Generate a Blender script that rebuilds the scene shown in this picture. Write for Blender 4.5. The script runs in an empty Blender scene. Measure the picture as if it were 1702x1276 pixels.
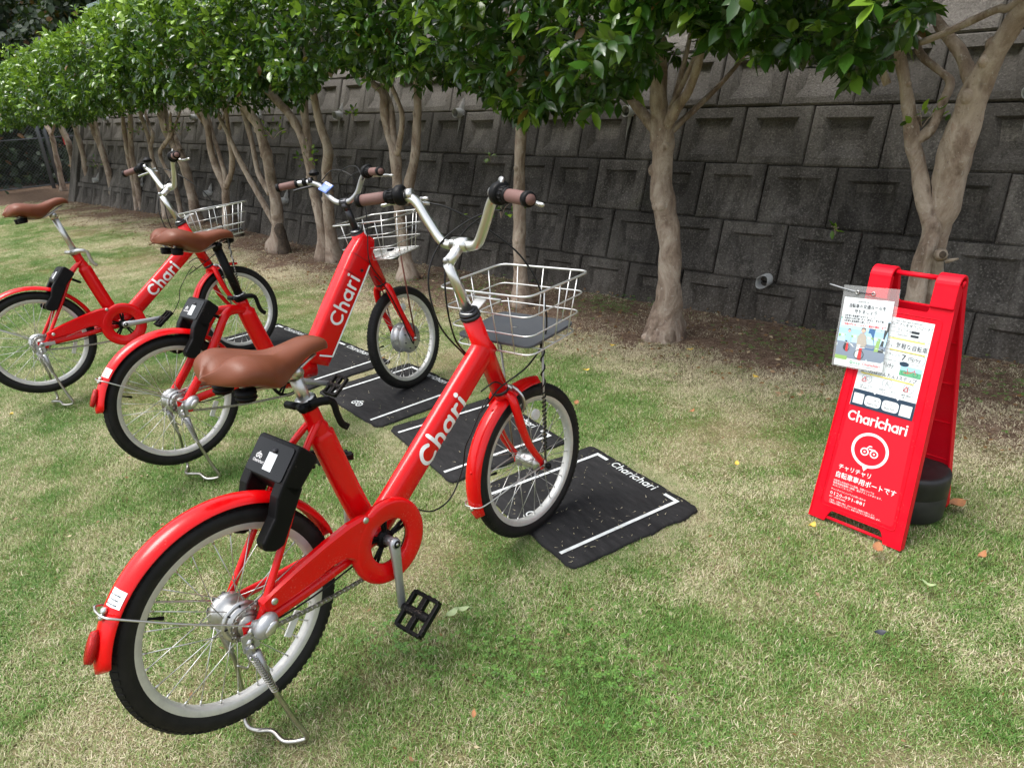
import bpy, math, random
import numpy as np
from mathutils import Matrix, Vector, noise as mnoise

SC = bpy.context.scene
COL = SC.collection
rnd = random.Random(7)
PI = math.pi

# ------------------------------------------------------------------ camera
cam_data = bpy.data.cameras.new('camera')
cam = bpy.data.objects.new('camera', cam_data)
COL.objects.link(cam)
CR = Vector((0.7396, 0.6708, -0.0555)); CU = Vector((-0.2185, 0.3172, 0.9228)); CF = Vector((-0.6366, 0.6704, -0.3812))
CF.normalize(); CR = (CR - CF * CR.dot(CF)).normalized(); CU = CR.cross(CF)
CAM = Vector((0.0, 0.0, 1.3253))
cam.matrix_world = Matrix(((CR.x, CU.x, -CF.x, CAM.x), (CR.y, CU.y, -CF.y, CAM.y), (CR.z, CU.z, -CF.z, CAM.z), (0, 0, 0, 1)))
cam_data.sensor_width = 36.0
cam_data.lens = 36.0 * 1169.27 / 1702.0
cam_data.clip_start = 0.02
cam_data.clip_end = 600.0
SC.camera = cam

# ------------------------------------------------------------------ sky, sun, exposure
SUN_EL, SUN_AZ = math.radians(68.0), math.radians(215.0)     # azimuth measured from +Y towards +X
world = bpy.data.worlds.new('World'); SC.world = world; world.use_nodes = True
wn = world.node_tree
wn.nodes.clear()
sky = wn.nodes.new('ShaderNodeTexSky'); sky.sky_type = 'NISHITA'; sky.sun_disc = False
sky.sun_elevation = SUN_EL; sky.sun_rotation = SUN_AZ
sky.air_density = 1.0; sky.dust_density = 4.0; sky.ozone_density = 1.0
hsv = wn.nodes.new('ShaderNodeHueSaturation'); hsv.inputs['Saturation'].default_value = 0.35
bg = wn.nodes.new('ShaderNodeBackground'); bg.inputs['Strength'].default_value = 0.15
wo = wn.nodes.new('ShaderNodeOutputWorld')
wn.links.new(sky.outputs[0], hsv.inputs['Color']); wn.links.new(hsv.outputs[0], bg.inputs[0]); wn.links.new(bg.outputs[0], wo.inputs[0])
sun_data = bpy.data.lights.new('sun', 'SUN'); sun_data.energy = 1.15; sun_data.angle = math.radians(30.0)
sun_data.color = (1.0, 0.97, 0.92)
sun = bpy.data.objects.new('sun', sun_data); COL.objects.link(sun)
sdir = Vector((math.sin(SUN_AZ) * math.cos(SUN_EL), math.cos(SUN_AZ) * math.cos(SUN_EL), math.sin(SUN_EL)))
sun.rotation_mode = 'QUATERNION'; sun.rotation_quaternion = sdir.to_track_quat('Z', 'Y')
SC.view_settings.view_transform = 'Standard'; SC.view_settings.look = 'None'
SC.view_settings.gamma = 1.0; SC.view_settings.use_curve_mapping = False
SC.view_settings.exposure = 1.12

# ------------------------------------------------------------------ materials
def srgb(r, g, b):
    f = lambda c: c / 12.92 if c <= 0.04045 else ((c + 0.055) / 1.055) ** 2.4
    return (f(r / 255.0), f(g / 255.0), f(b / 255.0))

class NT:
    def __init__(s, name):
        s.m = bpy.data.materials.new(name); s.m.use_nodes = True
        s.t = s.m.node_tree; s.t.nodes.clear()
        s.out = s.t.nodes.new('ShaderNodeOutputMaterial')
        s.b = s.n('ShaderNodeBsdfPrincipled'); s.l(s.b.outputs[0], s.out.inputs[0])
        s.tc = None
    def n(s, kind, **kw):
        nd = s.t.nodes.new(kind)
        for k, v in kw.items(): setattr(nd, k, v)
        return nd
    def l(s, a, b): s.t.links.new(a, b)
    def coord(s, space='Object'):
        if s.tc is None: s.tc = s.n('ShaderNodeTexCoord')
        return s.tc.outputs[space]
    def pos(s):
        return s.n('ShaderNodeNewGeometry').outputs['Position']
    def noise(s, vec, scale, detail=4.0, rough=0.55, dist=0.0):
        nd = s.n('ShaderNodeTexNoise'); nd.inputs['Scale'].default_value = scale
        nd.inputs['Detail'].default_value = detail; nd.inputs['Roughness'].default_value = rough
        nd.inputs['Distortion'].default_value = dist
        if vec is not None: s.l(vec, nd.inputs['Vector'])
        return nd.outputs['Fac']
    def mapping(s, vec, scale=(1, 1, 1)):
        nd = s.n('ShaderNodeMapping'); nd.inputs['Scale'].default_value = scale; s.l(vec, nd.inputs['Vector']); return nd.outputs[0]
    def ramp(s, fac, stops):
        nd = s.n('ShaderNodeValToRGB'); e = nd.color_ramp.elements
        while len(e) < len(stops): e.new(0.5)
        for i, (p, c) in enumerate(stops):
            e[i].position = p; e[i].color = (c[0], c[1], c[2], 1) if not isinstance(c, (int, float)) else (c, c, c, 1)
        s.l(fac, nd.inputs[0]); return nd.outputs[0]
    def mix(s, fac, a, b, mode='MIX'):
        nd = s.n('ShaderNodeMix', data_type='RGBA', blend_type=mode)
        for sock, v in ((nd.inputs[0], fac), (nd.inputs[6], a), (nd.inputs[7], b)):
            if hasattr(v, 'links'): s.l(v, sock)
            elif isinstance(v, (int, float)): sock.default_value = v
            else: sock.default_value = (v[0], v[1], v[2], 1)
        return nd.outputs[2]
    def math(s, op, a, b=0.0):
        nd = s.n('ShaderNodeMath', operation=op)
        for sock, v in ((nd.inputs[0], a), (nd.inputs[1], b)):
            if hasattr(v, 'links'): s.l(v, sock)
            else: sock.default_value = v
        return nd.outputs[0]
    def set(s, **kw):
        for k, v in kw.items():
            sk = s.b.inputs[k.replace('_', ' ')]
            if hasattr(v, 'links'): s.l(v, sk)
            elif isinstance(v, tuple): sk.default_value = (v[0], v[1], v[2], 1)
            else: sk.default_value = v
    def bump(s, h, strength=0.3, dist=0.01, invert=False):
        nd = s.n('ShaderNodeBump'); nd.inputs['Strength'].default_value = strength; nd.inputs['Distance'].default_value = dist
        s.l(h, nd.inputs['Height']); s.l(nd.outputs[0], s.b.inputs['Normal'])

def simple(name, col, rough=0.5, metal=0.0, coat=0.0, dirt=0.0, bump=0.0, bscale=300, spec=None, scale=18):
    t = NT(name)
    c = col
    if dirt > 0:
        f = t.noise(t.coord(), scale, 6, 0.65)
        d = tuple(min(1, x * (1 - dirt) + 0.06 * dirt) for x in col)
        c = t.mix(t.ramp(f, [(0.42, 0.0), (0.72, 1.0)]), col, d)
        r = t.math('ADD', rough, t.math('MULTIPLY', f, 0.15)); t.set(Roughness=r)
    else:
        t.set(Roughness=rough)
    t.set(Base_Color=c, Metallic=metal)
    if coat: t.set(Coat_Weight=coat, Coat_Roughness=0.06)
    if spec is not None: t.b.inputs['Specular IOR Level'].default_value = spec
    if bump: t.bump(t.noise(t.coord(), bscale, 2), bump, 0.002)
    return t.m

M = {}
M['red'] = simple('red_paint', (0.70, 0.0012, 0.003), 0.17, coat=0.3, dirt=0.07, scale=60, spec=0.28)
M['pink_red'] = simple('red_plastic', (0.68, 0.006, 0.016), 0.3, dirt=0.16, scale=8)
M['sign_red'] = simple('red_sign_plastic', (0.72, 0.0015, 0.016), 0.42, dirt=0.06, bump=0.12, bscale=500, spec=0.2)
M['sticker_red'] = simple('red_sticker', (0.68, 0.012, 0.028), 0.45, spec=0.25)
M['silver'] = simple('brushed_aluminium', (0.64, 0.64, 0.62), 0.3, metal=1.0, dirt=0.12, scale=25)
M['rim'] = simple('rim_aluminium', (0.66, 0.66, 0.63), 0.45, metal=0.6, dirt=0.18, scale=30)
M['chrome'] = simple('chrome', (0.45, 0.44, 0.41), 0.22, metal=1.0, dirt=0.35, scale=60)
M['champagne'] = simple('champagne_alloy', (0.74, 0.74, 0.71), 0.22, metal=1.0, dirt=0.05, scale=8)
M['steel'] = simple('worn_steel', (0.42, 0.41, 0.38), 0.35, metal=1.0, dirt=0.45, scale=45)
M['rust'] = simple('rusty_steel', (0.14, 0.035, 0.02), 0.7, dirt=0.4, scale=60)
M['wire'] = simple('basket_wire', (0.72, 0.72, 0.70), 0.3, metal=0.9, dirt=0.15, scale=30)
M['dark_metal'] = simple('dark_metal', (0.055, 0.055, 0.06), 0.35, metal=0.8, dirt=0.2)
M['grey_alloy'] = simple('grey_alloy', (0.46, 0.47, 0.48), 0.34, metal=0.8, dirt=0.15, scale=25)
M['black'] = simple('black_plastic', (0.0035, 0.0035, 0.004), 0.4, dirt=0.03, bump=0.1, bscale=700, spec=0.16)
M['gloss_black'] = simple('gloss_black_plate', (0.005, 0.0055, 0.0065), 0.22, dirt=0.03, spec=0.25)
M['cable'] = simple('cable_sleeve', (0.006, 0.006, 0.006), 0.3, spec=0.3)
M['grip'] = simple('brown_rubber', (0.155, 0.078, 0.066), 0.6, dirt=0.2, bump=0.3, bscale=400)
M['tray'] = simple('dark_grey_tray', (0.045, 0.05, 0.058), 0.4, dirt=0.3, scale=12)
M['white'] = simple('white_print', (0.88, 0.88, 0.88), 0.45)
M['paper'] = simple('white_paper', (0.78, 0.83, 0.84), 0.35)
M['navy'] = simple('navy_print', (0.02, 0.045, 0.08), 0.4)
M['ink'] = simple('ink_print', (0.03, 0.035, 0.045), 0.5)
M['red_ink'] = simple('red_print', (0.65, 0.03, 0.05), 0.5)
M['yellow'] = simple('yellow_print', (0.85, 0.72, 0.12), 0.5)
M['matline'] = simple('mat_line_paint', (0.66, 0.70, 0.70), 0.6, dirt=0.35, scale=40)
M['blue'] = simple('blue_sticker', (0.03, 0.12, 0.45), 0.35)
M['clear'] = simple('reflector_plastic', (0.7, 0.72, 0.7), 0.2)
M['gold'] = simple('brass', (0.6, 0.4, 0.12), 0.3, metal=1.0)

def scuffed(m):
    # dust specks and fine wear on the paint
    nt = m.node_tree; b = nt.nodes['Principled BSDF']; tc = nt.nodes.new('ShaderNodeTexCoord')
    n1 = nt.nodes.new('ShaderNodeTexNoise'); n1.inputs['Scale'].default_value = 210; n1.inputs['Detail'].default_value = 3; nt.links.new(tc.outputs['Object'], n1.inputs['Vector'])
    n2 = nt.nodes.new('ShaderNodeTexNoise'); n2.inputs['Scale'].default_value = 7; n2.inputs['Detail'].default_value = 5; nt.links.new(tc.outputs['Object'], n2.inputs['Vector'])
    mu = nt.nodes.new('ShaderNodeMath'); mu.operation = 'MULTIPLY'; nt.links.new(n1.outputs['Fac'], mu.inputs[0]); nt.links.new(n2.outputs['Fac'], mu.inputs[1])
    r = nt.nodes.new('ShaderNodeMapRange'); r.inputs[1].default_value = 0.37; r.inputs[2].default_value = 0.45; r.inputs[4].default_value = 0.16; nt.links.new(mu.outputs[0], r.inputs[0])
    mx = nt.nodes.new('ShaderNodeMix'); mx.data_type = 'RGBA'; old = b.inputs['Base Color'].links[0].from_socket
    nt.links.new(r.outputs[0], mx.inputs[0]); nt.links.new(old, mx.inputs[6]); mx.inputs[7].default_value = (0.45, 0.36, 0.30, 1); nt.links.new(mx.outputs[2], b.inputs['Base Color'])
scuffed(M['red']); scuffed(M['sign_red']); scuffed(M['black'])
def m_reflector():
    t = NT('red_reflector'); v = t.n('ShaderNodeTexVoronoi'); v.inputs['Scale'].default_value = 620; t.l(t.coord(), v.inputs['Vector'])
    t.set(Base_Color=t.ramp(v.outputs['Distance'], [(0.0, (0.60, 0.008, 0.006)), (0.5, (0.34, 0.003, 0.003))]), Roughness=0.2, Coat_Weight=0.15)
    t.bump(v.outputs['Distance'], 0.5, 0.002); return t.m
M['reflector'] = m_reflector()
M['reflector'].node_tree.nodes['Principled BSDF'].inputs['Specular IOR Level'].default_value = 0.3

def m_leather():
    t = NT('tan_saddle_vinyl')
    f = t.noise(t.coord(), 14, 5); c = t.ramp(f, [(0.2, (0.140, 0.040, 0.0165)), (0.8, (0.160, 0.047, 0.020))])
    t.set(Base_Color=c, Roughness=0.44)
    t.b.inputs['Specular IOR Level'].default_value = 0.32
    v = t.n('ShaderNodeTexVoronoi'); v.inputs['Scale'].default_value = 520; t.l(t.coord(), v.inputs['Vector'])
    t.bump(v.outputs['Distance'], 0.18, 0.001); return t.m
M['leather'] = m_leather()

def m_tyre():
    t = NT('tyre_rubber')
    f = t.noise(t.coord(), 30, 5)
    t.set(Base_Color=t.ramp(f, [(0.35, (0.006, 0.006, 0.006)), (0.85, (0.017, 0.016, 0.015))]), Roughness=0.6)
    t.b.inputs['Specular IOR Level'].default_value = 0.3
    t.bump(t.noise(t.coord(), 160, 3), 0.25, 0.002); return t.m
M['tyre'] = m_tyre()

def m_mat():
    t = NT('black_rubber_mat'); p = t.coord()
    f = t.noise(t.mapping(p, (1, 5, 1)), 9, 7, 0.7); g = t.noise(p, 240, 3, 0.7)
    base = t.ramp(f, [(0.32, (0.011, 0.011, 0.012)), (0.60, (0.022, 0.022, 0.023)), (0.78, (0.062, 0.060, 0.056))])
    t.set(Base_Color=t.mix(t.ramp(g, [(0.66, 0.0), (0.75, 0.7)]), base, (0.10, 0.095, 0.08)), Roughness=0.8)
    t.b.inputs['Specular IOR Level'].default_value = 0.2
    t.bump(t.math('ADD', g, t.noise(p, 14, 3)), 0.35, 0.004); return t.m
M['mat'] = m_mat()

def m_concrete():
    t = NT('weathered_concrete'); p = t.pos()
    oi = t.n('ShaderNodeObjectInfo')
    big = t.noise(t.mapping(p, (1.0, 1.0, 0.45)), 1.7, 6, 0.65, 0.4)
    fine = t.noise(p, 95, 4, 0.75)
    drip = t.noise(t.mapping(p, (7, 7, 0.9)), 1.3, 5, 0.6)
    c = t.ramp(big, [(0.28, (0.046, 0.042, 0.037)), (0.5, (0.095, 0.087, 0.078)), (0.78, (0.19, 0.176, 0.158))])
    c = t.mix(t.ramp(drip, [(0.44, 0.65), (0.56, 0.0)]), c, (0.028, 0.025, 0.022))
    sp = t.n('ShaderNodeSeparateXYZ'); t.l(p, sp.inputs[0])
    hi = t.n('ShaderNodeMapRange'); hi.inputs[1].default_value = 0.95; hi.inputs[2].default_value = 1.6
    t.l(t.math('ADD', sp.outputs[2], t.math('MULTIPLY', big, 0.4)), hi.inputs[0])
    c = t.mix(t.math('MULTIPLY', hi.outputs[0], 0.7), c, (0.20, 0.185, 0.168))     # cleaner, paler concrete in the upper courses
    lo = t.n('ShaderNodeMapRange'); lo.inputs[1].default_value = 0.3; lo.inputs[2].default_value = 0.0
    t.l(sp.outputs[2], lo.inputs[0])
    c = t.mix(t.math('MULTIPLY', lo.outputs[0], 0.3), c, (0.12, 0.10, 0.075))      # splashed soil at the foot
    moss = t.noise(p, 4.2, 5, 0.7)
    c = t.mix(t.ramp(moss, [(0.6, 0.0), (0.72, 0.35)]), c, (0.05, 0.055, 0.022))
    c = t.mix(t.ramp(fine, [(0.54, 0.0), (0.70, 0.6)]), c, (0.34, 0.32, 0.29))
    c = t.mix(t.ramp(fine, [(0.32, 0.7), (0.46, 0.0)]), c, (0.014, 0.013, 0.012))
    v = t.n('ShaderNodeMapRange'); v.inputs[3].default_value = 0.66; v.inputs[4].default_value = 1.34; t.l(oi.outputs['Random'], v.inputs[0])
    nd = t.n('ShaderNodeVectorMath', operation='SCALE'); t.l(c, nd.inputs[0]); t.l(v.outputs[0], nd.inputs['Scale'])
    t.set(Base_Color=nd.outputs[0], Roughness=0.9); t.b.inputs['Specular IOR Level'].default_value = 0.25
    t.bump(t.math('ADD', fine, t.math('MULTIPLY', t.noise(p, 24, 4), 0.8)), 0.9, 0.009); return t.m
M['concrete'] = m_concrete()
M['pipe'] = simple('grey_pvc', (0.42, 0.43, 0.42), 0.5, dirt=0.5, scale=30)
M['lime'] = simple('lime_deposit', (0.30, 0.295, 0.28), 0.9, dirt=0.5, scale=25, bump=0.6, bscale=120)

def m_bark():
    t = NT('pale_bark'); p = t.pos()
    f = t.noise(t.mapping(p, (1, 1, 0.5)), 9, 7, 0.65, 0.8); g = t.noise(p, 60, 4, 0.7)
    c = t.ramp(f, [(0.30, (0.14, 0.095, 0.066)), (0.45, (0.30, 0.225, 0.17)), (0.60, (0.50, 0.415, 0.335)), (0.76, (0.33, 0.195, 0.13))])
    c = t.mix(t.ramp(g, [(0.60, 0.0), (0.68, 0.7)]), c, (0.55, 0.51, 0.45))
    c = t.mix(t.ramp(g, [(0.28, 0.6), (0.38, 0.0)]), c, (0.07, 0.05, 0.035))
    green = t.noise(p, 3.1, 4)
    c = t.mix(t.ramp(green, [(0.55, 0.0), (0.72, 0.35)]), c, (0.12, 0.12, 0.05))
    vo = t.n('ShaderNodeTexVoronoi'); vo.inputs['Scale'].default_value = 15; t.l(t.mapping(p, (1, 1, 0.45)), vo.inputs['Vector'])
    c = t.mix(t.ramp(vo.outputs['Distance'], [(0.06, 0.75), (0.20, 0.0)]), c, (0.13, 0.085, 0.06))
    t.set(Base_Color=c, Roughness=0.8); t.bump(t.math('ADD', f, t.math('MULTIPLY', g, 0.6)), 1.0, 0.014); return t.m
M['bark'] = m_bark()
def m_stump():
    t = NT('rotten_stump'); p = t.pos(); f = t.noise(p, 22, 6, 0.7)
    t.set(Base_Color=t.ramp(f, [(0.3, (0.02, 0.015, 0.012)), (0.6, (0.11, 0.08, 0.055)), (0.8, (0.25, 0.2, 0.16))]), Roughness=0.9)
    t.bump(f, 0.9, 0.02); return t.m
M['stump'] = m_stump()

def m_leaf(name, dark, mid, light, rough=0.32, trans=0.25):
    t = NT(name)
    at = t.n('ShaderNodeAttribute', attribute_name='tint')
    c = t.ramp(at.outputs['Fac'], [(0.0, (0.16, 0.075, 0.02)), (0.03, (0.16, 0.075, 0.02)), (0.05, dark), (0.5, mid), (1.0, light)])
    t.set(Base_Color=c, Roughness=rough)
    t.b.inputs['Specular IOR Level'].default_value = 0.6
    tr = t.n('ShaderNodeBsdfTranslucent'); t.l(t.mix(0.5, c, (0.25, 0.42, 0.03)), tr.inputs[0])
    mx = t.n('ShaderNodeMixShader'); mx.inputs[0].default_value = trans
    t.l(t.b.outputs[0], mx.inputs[1]); t.l(tr.outputs[0], mx.inputs[2]); t.l(mx.outputs[0], t.out.inputs[0])
    return t.m
M['leaf'] = m_leaf('glossy_leaf', (0.011, 0.036, 0.007), (0.040, 0.115, 0.013), (0.27, 0.43, 0.040), 0.24, 0.24)
M['forest_leaf'] = m_leaf('dull_leaf', (0.006, 0.018, 0.006), (0.014, 0.038, 0.010), (0.040, 0.085, 0.02), 0.6, 0.12)
M['litter'] = m_leaf('litter_leaf', (0.16, 0.075, 0.02), (0.24, 0.15, 0.08), (0.50, 0.42, 0.26), 0.7, 0.1)
M['weed'] = m_leaf('weed_leaf', (0.045, 0.12, 0.018), (0.075, 0.18, 0.026), (0.14, 0.27, 0.045), 0.5, 0.2)

GREENPATCH = None
def patch_mask(t, p):
    """1 = dry straw or bare soil, 0 = green lawn; world-space so ground and blades agree"""
    a = t.noise(p, 1.5, 5, 0.62, 0.3); b = t.noise(p, 5.5, 3, 0.6)
    f = t.math('ADD', t.math('MULTIPLY', a, 0.72), t.math('MULTIPLY', b, 0.34))
    return f
def m_ground():
    t = NT('lawn_soil'); p = t.pos()
    f = patch_mask(t, p); fine = t.noise(p, 130, 5, 0.75); mid = t.noise(p, 32, 4, 0.7)
    c = t.ramp(f, [(0.40, (0.10, 0.13, 0.035)), (0.52, (0.17, 0.17, 0.065)), (0.62, (0.29, 0.245, 0.14))])
    c = t.mix(t.ramp(fine, [(0.36, 0.75), (0.52, 0.0)]), c, (0.035, 0.032, 0.014))
    c = t.mix(t.ramp(fine, [(0.55, 0.0), (0.7, 0.55)]), c, (0.38, 0.32, 0.19))
    sp = t.n('ShaderNodeSeparateXYZ'); t.l(p, sp.inputs[0])
    w = t.math('ADD', sp.outputs[1], t.math('MULTIPLY', t.noise(p, 2.2, 6, 0.7), 1.35))
    mr = t.n('ShaderNodeMapRange'); mr.inputs[1].default_value = 3.25; mr.inputs[2].default_value = 3.80; t.l(w, mr.inputs[0])
    soil = t.ramp(mid, [(0.3, (0.085, 0.052, 0.036)), (0.52, (0.19, 0.125, 0.088)), (0.74, (0.34, 0.26, 0.195))])
    soil = t.mix(t.ramp(fine, [(0.36, 0.7), (0.5, 0.0)]), soil, (0.035, 0.025, 0.017))
    soil = t.mix(t.ramp(fine, [(0.54, 0.0), (0.66, 0.6)]), soil, (0.46, 0.39, 0.30))
    c = t.mix(mr.outputs[0], c, soil)
    t.set(Base_Color=c, Roughness=0.95); t.b.inputs['Specular IOR Level'].default_value = 0.1
    t.bump(t.math('ADD', fine, mid), 0.9, 0.012); return t.m
M['ground'] = m_ground()
def m_blade():
    t = NT('grass_blade'); p = t.pos()
    at = t.n('ShaderNodeAttribute', attribute_name='tint')
    f = patch_mask(t, p)
    dry = t.math('ADD', t.math('MULTIPLY', at.outputs['Fac'], 0.68), t.ramp(f, [(0.40, 0.0), (0.62, 0.55)]))
    sp = t.n('ShaderNodeSeparateXYZ'); t.l(p, sp.inputs[0])
    w = t.math('ADD', sp.outputs[1], t.math('MULTIPLY', t.noise(p, 2.2, 6, 0.7), 1.35))
    mr = t.n('ShaderNodeMapRange'); mr.inputs[1].default_value = 3.15; mr.inputs[2].default_value = 3.8; mr.inputs[4].default_value = 0.22; t.l(w, mr.inputs[0])
    dry = t.math('ADD', dry, mr.outputs[0])
    c = t.ramp(dry, [(0.0, (0.062, 0.175, 0.022)), (0.38, (0.125, 0.265, 0.042)), (0.60, (0.245, 0.315, 0.10)), (0.82, (0.46, 0.43, 0.25)), (1.0, (0.66, 0.60, 0.42))])
    t.set(Base_Color=c, Roughness=0.6)
    tr = t.n('ShaderNodeBsdfTranslucent'); t.l(c, tr.inputs[0])
    mx = t.n('ShaderNodeMixShader'); mx.inputs[0].default_value = 0.25
    t.l(t.b.outputs[0], mx.inputs[1]); t.l(tr.outputs[0], mx.inputs[2]); t.l(mx.outputs[0], t.out.inputs[0]); return t.m
M['blade'] = m_blade()
def m_sleeve():
    t = NT('clear_plastic_sleeve'); t.set(Base_Color=(0.9, 0.92, 0.92), Roughness=0.12); t.b.inputs['Alpha'].default_value = 0.22
    return t.m
M['sleeve'] = m_sleeve()
M['fence_grey'] = simple('galvanised_post', (0.17, 0.185, 0.20), 0.5, metal=0.4, dirt=0.3)
M['fence_wire'] = simple('fence_wire', (0.16, 0.17, 0.17), 0.5, metal=0.3)
M['fence_green'] = simple('green_grey_frame', (0.22, 0.30, 0.29), 0.5)
M['hill'] = simple('hill_soil', (0.04, 0.05, 0.02), 0.95, dirt=0.3, scale=2)
M['dry_leaf'] = simple('dry_leaf', (0.34, 0.15, 0.06), 0.7, dirt=0.4, scale=60)
M['yellow_leaf'] = simple('yellow_leaf', (0.60, 0.42, 0.06), 0.55, dirt=0.3, scale=60)
M['pale_leaf'] = simple('pale_green_leaf', (0.32, 0.40, 0.20), 0.6, dirt=0.2, scale=60)
M['redcloth'] = simple('red_cloth', (0.55, 0.02, 0.03), 0.7)

# ------------------------------------------------------------------ mesh builder
def V(*a): return Vector(a if len(a) > 1 else a[0])

class MB:
    def __init__(s, X=None):
        s.v = []; s.f = []; s.mi = []; s.sm = []; s.X = X
    def add(s, vs, fs, mi=0, smooth=True):
        o = len(s.v)
        if s.X is not None: vs = [s.X @ Vector(p) for p in vs]
        s.v.extend([tuple(p) for p in vs])
        for f in fs:
            s.f.append([i + o for i in f]); s.mi.append(mi); s.sm.append(smooth)
        return s
    def tube(s, path, r, n=8, closed=False, caps=True, mi=0, ref=None, sq=None, smooth=True):
        P = [Vector(p) for p in path]; m = len(P)
        rr = r if isinstance(r, (list,)) else [r] * m
        T = []
        for i in range(m):
            a = P[i - 1] if (i > 0 or closed) else P[i]
            b = P[(i + 1) % m] if (i < m - 1 or closed) else P[i]
            T.append((b - a).normalized())
        vs = []
        if ref is None:
            u = T[0].orthogonal().normalized()
        for i in range(m):
            if ref is not None:
                u = (Vector(ref) - T[i] * T[i].dot(Vector(ref))).normalized()
            else:
                u = (u - T[i] * T[i].dot(u)).normalized()
            w = T[i].cross(u)
            ra, rb = rr[i] if isinstance(rr[i], (tuple, list)) else (rr[i], rr[i])
            for k in range(n):
                a = 2 * PI * k / n; ca, sa = math.cos(a), math.sin(a)
                if sq:
                    ca = math.copysign(abs(ca) ** sq, ca); sa = math.copysign(abs(sa) ** sq, sa)
                vs.append(P[i] + u * (ra * ca) + w * (rb * sa))
        fs = []
        for i in range(m if closed else m - 1):
            j = (i + 1) % m
            for k in range(n):
                k2 = (k + 1) % n
                fs.append((i * n + k, i * n + k2, j * n + k2, j * n + k))
        if caps and not closed:
            fs.append(tuple(range(n - 1, -1, -1))); fs.append(tuple((m - 1) * n + k for k in range(n)))
        return s.add(vs, fs, mi, smooth)
    def lathe(s, prof, c=(0, 0, 0), ax='y', n=32, mi=0, closed=False, smooth=True, a0=0.0, a1=2 * PI):
        vs = []; full = abs(a1 - a0 - 2 * PI) < 1e-6
        m = n if full else n + 1
        for i in range(m):
            a = a0 + (a1 - a0) * i / n; ca, sa = math.cos(a), math.sin(a)
            for (h, r) in prof:
                if ax == 'y': vs.append((c[0] + r * ca, c[1] + h, c[2] + r * sa))
                elif ax == 'z': vs.append((c[0] + r * ca, c[1] + r * sa, c[2] + h))
                else: vs.append((c[0] + h, c[1] + r * ca, c[2] + r * sa))
        q = len(prof); fs = []
        for i in range(n):
            j = (i + 1) % m
            for k in range(q if closed else q - 1):
                k2 = (k + 1) % q
                fs.append((i * q + k, i * q + k2, j * q + k2, j * q + k))
        return s.add(vs, fs, mi, smooth)
    def box(s, c, d, R=None, mi=0, smooth=False):
        x, y, z = d[0] / 2, d[1] / 2, d[2] / 2
        vs = [Vector(p) for p in ((-x, -y, -z), (x, -y, -z), (x, y, -z), (-x, y, -z), (-x, -y, z), (x, -y, z), (x, y, z), (-x, y, z))]
        if R is not None: vs = [R @ p for p in vs]
        vs = [p + Vector(c) for p in vs]
        return s.add(vs, [(0, 3, 2, 1), (4, 5, 6, 7), (0, 1, 5, 4), (1, 2, 6, 5), (2, 3, 7, 6), (3, 0, 4, 7)], mi, smooth)
    def prism(s, poly, y0, y1, mi=0, smooth=False, f=None):
        """polygon in (x,z) extruded along y, or mapped by f(a,b,h)"""
        n = len(poly); f = f or (lambda a, b, h: (a, h, b))
        vs = [f(a, b, y0) for a, b in poly] + [f(a, b, y1) for a, b in poly]
        fs = [tuple(range(n)), tuple(range(2 * n - 1, n - 1, -1))] + [(i, n + i, n + (i + 1) % n, (i + 1) % n) for i in range(n)]
        return s.add(vs, fs, mi, smooth)
    def ellipsoid(s, c, d, n=12, m=8, mi=0, R=None):
        vs = []; fs = []
        for i in range(m + 1):
            t = PI * i / m
            for k in range(n):
                a = 2 * PI * k / n
                p = Vector((d[0] * math.sin(t) * math.cos(a), d[1] * math.sin(t) * math.sin(a), d[2] * math.cos(t)))
                vs.append((R @ p if R is not None else p) + Vector(c))
        for i in range(m):
            for k in range(n):
                fs.append((i * n + k, (i + 1) * n + k, (i + 1) * n + (k + 1) % n, i * n + (k + 1) % n))
        return s.add(vs, fs, mi, True)
    def build(s, name, mats, parent=None, bevel=0.0, loc=None, sub=0):
        me = bpy.data.meshes.new(name)
        me.from_pydata(s.v, [], s.f)
        if not isinstance(mats, (list, tuple)): mats = [mats]
        for m in mats: me.materials.append(M[m] if isinstance(m, str) else m)
        me.polygons.foreach_set('material_index', s.mi); me.polygons.foreach_set('use_smooth', s.sm)
        me.update(); me.validate()
        o = bpy.data.objects.new(name, me); COL.objects.link(o)
        if parent is not None: o.parent = parent
        if loc is not None: o.location = loc
        if bevel:
            b = o.modifiers.new('bevel', 'BEVEL'); b.width = bevel; b.segments = 2; b.limit_method = 'ANGLE'; b.angle_limit = 0.6
        if sub:
            b = o.modifiers.new('sub', 'SUBSURF'); b.levels = sub; b.render_levels = sub
        return o

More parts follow.
